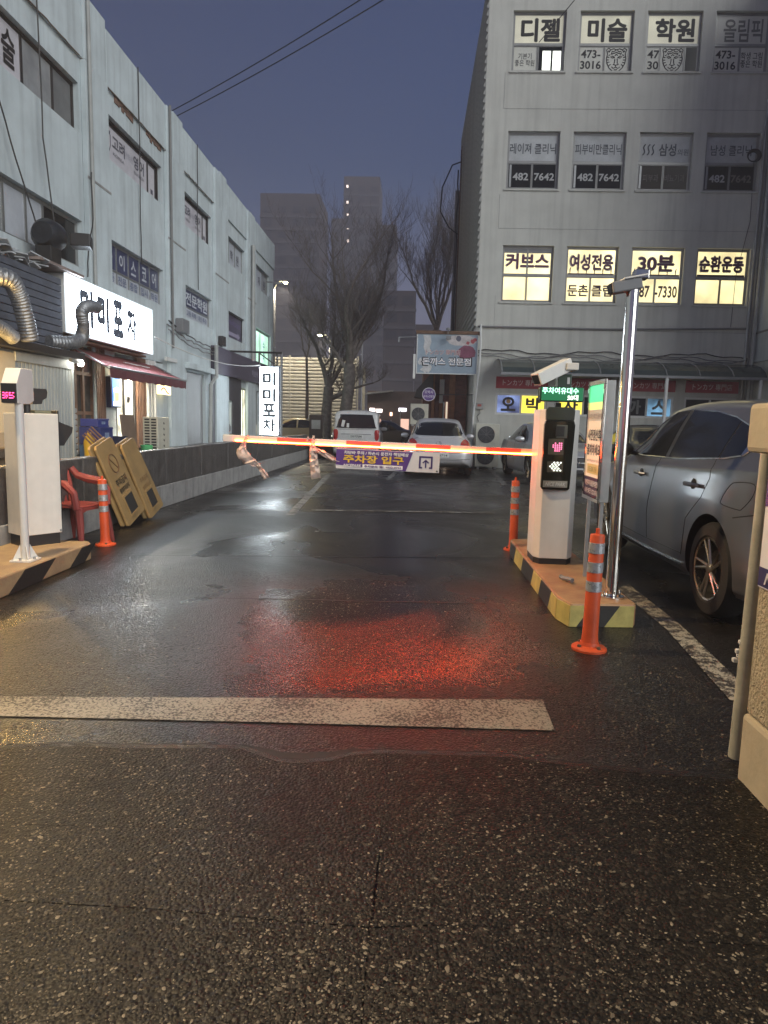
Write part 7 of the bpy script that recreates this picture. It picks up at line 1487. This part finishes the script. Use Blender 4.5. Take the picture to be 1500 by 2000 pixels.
# bare trees
def bare_tree(label, base, trunk, limbs, seed, twig_levels=4, twig_len=1.6, spread=0.5, up=0.35, grp=None, nside=3):
    """trunk: list of (point, radius); limbs: list of (start index, direction, length, radius)"""
    rg_ = random.Random(seed); t = thing('bare_tree', label, 'tree', base, 0, grp)
    M_BARK = mat('mottled_bark', (0.22, 0.19, 0.17), 0.8, var=0.45, vscale=7, bump=0.4, bscale=18); M_TWIG = mat('twig_bark', (0.17, 0.145, 0.135), 0.8, var=0.3, vscale=5)
    b = MB(); pts = [Vector(p) for p, r in trunk]; b.tube(pts, [r for p, r in trunk], 12)
    tw = MB()
    def grow(p, d, L, r, lev):
        n = 4; q = [Vector(p)]; dd = Vector(d).normalized(); rs2 = [r]
        for i in range(n):
            dd = (dd + Vector((rg_.uniform(-.26, .26), rg_.uniform(-.26, .26), rg_.uniform(-.10, .18) + 0.03))).normalized(); q.append(q[-1] + dd * L / n); rs2.append(r * (1 - 0.5 * (i + 1) / n))
        (b if lev == 0 else tw).tube(q, rs2, 8 if lev == 0 else (5 if lev == 1 else 3), cap=False)
        if lev >= twig_levels: return
        k = 2 if lev < 1 else (3 if lev < 2 else (nside if lev < 4 else 2))
        for i in range(k + (2 if lev < 2 else 0)):
            f = rg_.uniform(0.25, 1.0); idx = min(n, int(f * n + 0.5)); az = rg_.uniform(0, 6.283)
            side = Vector((math.cos(az), math.sin(az), 0)); nd = (dd * (1 - spread) + side * spread + Vector((0, 0, up))).normalized()
            grow(q[idx], nd, L * rg_.uniform(0.45, 0.72), max(0.0045, rs2[idx] * rg_.uniform(0.32, 0.52)), lev + 1)
        grow(q[-1], dd, L * 0.7, max(0.0045, rs2[-1] * 0.85), lev + 1)
    for (i, d, L, r) in limbs: grow(pts[i], d, L, r, 0)
    b.build('trunk', M_BARK, t, smooth=True, fix=False); tw.build('crown', M_TWIG, t, fix=False)
    return t
bare_tree('bare plane tree with a thick stubby fork in front of the site fence', (-3.66, 29.0, 0), [((0, 0, -0.05), .24), ((.02, 0, 1.0), .21), ((-.02, 0, 1.5), .23), ((.03, 0, 2.2), .20), ((0.08, 0, 2.75), .22)], [(4, (-.35, 0, 1), 1.7, .13), (4, (.35, 0.2, 1), 1.6, .12), (3, (1.0, -.2, .55), 1.2, .13), (4, (-.1, .3, 1), 2.0, .10)], 11, 5, 1.6, 0.56, 0.16)
bare_tree('tall leaning bare plane tree behind the white microvan', (-3.0, 27.6, 0), [((0, 0, -0.05), .30), ((.12, 0, .9), .27), ((.28, 0, 1.8), .24), ((.40, 0, 2.7), .22), ((.42, 0, 3.2), .25), ((.40, 0, 3.6), .20)], [(5, (-.30, 0, 1), 2.7, .15), (5, (.22, .1, 1), 2.8, .15), (5, (.05, -.2, 1), 2.6, .13), (4, (-.8, 0, .9), 1.6, .09), (5, (.55, .2, 1), 2.0, .09)], 23, 5, 1.6, 0.52, 0.22)
bare_tree('upright broom-shaped bare tree rising behind the restaurant billboard', (1.05, 40.0, 0), [((0, 0, -0.05), .34), ((.05, 0, 2.5), .30), ((0.1, 0, 5.0), .26), ((.12, 0, 6.6), .26)], [(3, (-.34, 0, 1), 3.0, .11), (3, (-.16, .1, 1), 3.2, .11), (3, (.04, -.1, 1), 3.3, .11), (3, (.20, .1, 1), 3.0, .10), (3, (-.26, -.2, 1), 2.8, .09), (3, (.1, .3, 1), 3.0, .09)], 31, 5, 1.6, 0.34, 0.42)
bare_tree('slender bare street tree lit by the lamp past the pale building', (-5.4, 34.6, 0), [((0, 0, -0.05), .10), ((.05, 0, 2.5), .08), ((0, 0, 4.4), .06)], [(2, (-.3, 0, 1), 2.0, .04), (2, (.35, 0, 1), 2.0, .04), (2, (.05, .2, 1), 2.4, .04)], 41, 3, 1.4, 0.5, 0.3)
# tower blocks
M_TOW = mat('tower_concrete', (0.040, 0.028, 0.030), 0.9, var=0.12, vscale=0.05); M_TOWB = mat('tower_band', (0.055, 0.047, 0.052), 0.9); M_TWIN = mat('tower_window', (0.030, 0.026, 0.032), 0.6, spec=0.1)
def tower(label, y, blocks, lit, seed, d=16):
    t = thing('tower_block', label, 'building', ((blocks[0][0] + blocks[0][1]) / 2, y, 0)); rr = random.Random(seed); off_ = -Vector(t.location)
    for (x0, x1, h) in blocks:
        b = MB(); b.bx(x0, x1, y, y + d, 0, h); b.build('block', M_TOW, t).location = off_
        wv = MB(); wv.box((0, 0, 0), (x1 - x0 + 0.2, 0.3, 0.5)); bmsh = wv.mesh('floor_band', M_TOWB)
        n = int(h / 2.9)
        for k in range(1, n): o = link('floor_band', bmsh, t); o.location = off_ + Vector(((x0 + x1) / 2, y - 0.1, k * 2.9))
        nb = max(2, int((x1 - x0) / 3.2)); wm = MB(); wm.box((0, 0, 0), (1.9, 0.1, 1.5)); wmm = wm.mesh('window', M_TWIN)
        for k in range(0, n):
            for c in range(nb):
                if k * 2.9 < 14: continue
                o = link('window', wmm, t); o.location = off_ + Vector((x0 + (c + 0.5) * (x1 - x0) / nb, y - 0.03, k * 2.9 + 1.6))
    for (x, z) in lit:
        b = MB(); b.box((x, y - 0.12, z), (0.55, 0.1, 0.7)); b.build('lit_window', emis('tower_lit', (1.0, 0.80, 0.70), 1.0), t).location = off_
    return t
tower('dark slab tower block in the haze above the pale building roof', 170, [(-38.0, -23.8, 54.6)], [], 1)
tower('tallest stepped tower block in the haze with a column of lit stair windows', 200, [(-21.3, -11.3, 68.7), (-24.6, -21.35, 57.5), (-11.25, -6.3, 56.0)], [(-20.3, 66.0), (-20.2, 61.8), (-20.1, 58.4), (-20.0, 55.0), (-19.9, 51.5), (-19.4, 25), (-19.4, 22), (-19.4, 19)], 2)
tower('low dark block in the haze behind the broom-shaped tree', 120, [(-5.6, -0.2, 23.5), (-0.15, 3.5, 18.0)], [], 3)
fs = thing('far_shop', 'low dark shop with small lit windows across the far street', 'building', (-1.5, 46, 0.14))
b = MB(); b.bx(-3.1, 1.6, 46, 52, 0, 3.4); b.build('wall', mat('dark_shop_wall', (0.06, 0.04, 0.04), 0.7, var=0.3), fs).location = -Vector(fs.location)
for i, (x, z, w_, c_) in enumerate([(-2.75, 2.15, .35, (1.0, .85, .8)), (-2.3, 2.1, .4, (1.0, .9, .85)), (-0.75, 2.2, .5, (.9, .9, 1.0)), (-1.5, 1.9, .15, (1.0, .6, .4)), (0.3, 2.0, .15, (1.0, .7, .5)), (-2.6, 1.0, .5, (.9, .6, .45)), (-0.6, 1.2, .6, (.8, .5, .4))]):
    b = MB(); b.box((x, 45.97, z), (w_, 0.05, 0.22 if z > 1.5 else 0.8)); b.build('lit_window', emis('far_lit_%d' % i, c_, 2.2 if z > 1.5 else 0.5), fs).location = -Vector(fs.location)
b = MB(); b.prism([(-3.4, 3.1), (-1.4, 3.35), (-1.4, 3.45), (-3.4, 3.2)], (0, 45.2, 0), XR, ZU, -0.8); b.build('awning', M_GREYP, fs).location = -Vector(fs.location)
for i in range(5):
    x = -1.35 + i * 0.55; b = MB(); b.cyl((x, 41.5, 0.14), (x, 41.5, 1.5 + 0.6 * (i % 2)), 0.035, 6); tag(b.build('railing_post', M_PIPE), ['short pale post nearest the site fence on the far footway', 'tall pale post nearest the site fence on the far footway', 'short pale post in the middle of the far footway row', 'tall pale post nearest the restaurant on the far footway', 'short pale post nearest the restaurant on the far footway'][i], 'post', 'posts on the far footway')
eb = thing('utility_box', 'dark utility box with a pale notice left of the white microvan', 'box', (-3.72, 26.5, 0))
b = MB(); b.box((0, 0, 0.78), (0.52, 0.4, 1.56)); b.build('case', mat('brown_steel', (0.06, 0.045, 0.04), 0.5, 0.3, var=0.3), eb, 0.01); b = MB(); b.box((0, -0.203, 1.2), (0.34, 0.006, 0.34)); b.build('notice', M_PIPE, eb)
b = MB(); b.prism([(-1.6, 0.02), (0.45, 0.02), (0.45, 0.62), (-0.2, 0.60), (-1.5, 0.30)], (-2.95, 25.4, 0), XR, ZU, -0.15); tag(b.build('low_wall', mat('dark_red_wall', (0.09, 0.05, 0.05), 0.7, var=0.3)), 'low dark ramp wall left of the white microvan', 'wall')
b = MB(); b.cyl((-5.35, 27.5, 0.0), (-5.35, 27.5, 2.3), 0.05, 8); tag(b.build('sign_post', M_RUST), 'rusty post just behind the vertical sign', 'post')
# overhead wires
for i, (p0, p1) in enumerate((((-6.0, 17.3, 8.62), (0.9, 13.0, 9.9)), ((-6.0, 17.6, 8.62), (1.2, 12.6, 9.55)))):
    pipe('overhead_wire', ['upper overhead wire from the pale roof across the sky', 'lower overhead wire from the pale roof across the sky'][i], sag(p0, p1, 0.10, 20), 0.012, M_CABLE, 'wire', None, 5)
# ================================================================== street lamp out of view on the left, lights the gate
gl = thing('gate_lamp', 'tall warm street lamp on the terrace beside the gate', 'street lamp', (-4.5, 4.3, 0.62))
b = MB(); b.tube([(0, 0, 0), (0, 0, 5.6), (0.4, 0, 6.0), (1.0, 0, 6.05)], [0.08, 0.06, 0.05, 0.04], 10); b.build('post', M_GREYP, gl, smooth=True)
b = MB(); b.box((1.15, 0, 6.06), (0.55, 0.26, 0.10)); b.build('head', M_GREYP, gl, 0.02)
b = MB(); b.box((1.15, 0, 6.0), (0.42, 0.18, 0.03)); b.build('lens', emis('gate_lens', (1.0, 0.72, 0.38), 20), gl)
ld = bpy.data.lights.new('gate_lamp_light', 'SPOT'); ld.energy = 700; ld.color = (1.0, 0.74, 0.42); ld.spot_size = R(125); ld.spot_blend = 0.6; ld.shadow_soft_size = 0.15
lo = bpy.data.objects.new('lens_light', ld); COL.objects.link(lo); lo.parent = gl; lo.location = (1.15, 0, 5.9); lo.rotation_euler = Vector((0.55, 0.05, -0.83)).to_track_quat('-Z', 'Y').to_euler()
# ================================================================== wet winter air
hz = MB(); hz.bx(-440, 440, -130, 490, -1.0, 76.0)
HM = bpy.data.materials.new('wet_air'); HM.use_nodes = True; nt = HM.node_tree; nt.nodes.clear()
vp = nt.nodes.new("ShaderNodeVolumePrincipled"); vp.inputs['Color'].default_value = (0.84, 0.84, 0.98, 1); vp.inputs['Density'].default_value = 0.0024; vp.inputs['Anisotropy'].default_value = 0.0
vo = nt.nodes.new("ShaderNodeOutputMaterial"); nt.links.new(vp.outputs[0], vo.inputs['Volume'])
hzo = kind(hz.build('haze', HM), 'stuff'); tag(hzo, 'thin wet haze filling the whole car park and street', 'haze')
bpy.data.scenes.remove(TMP)
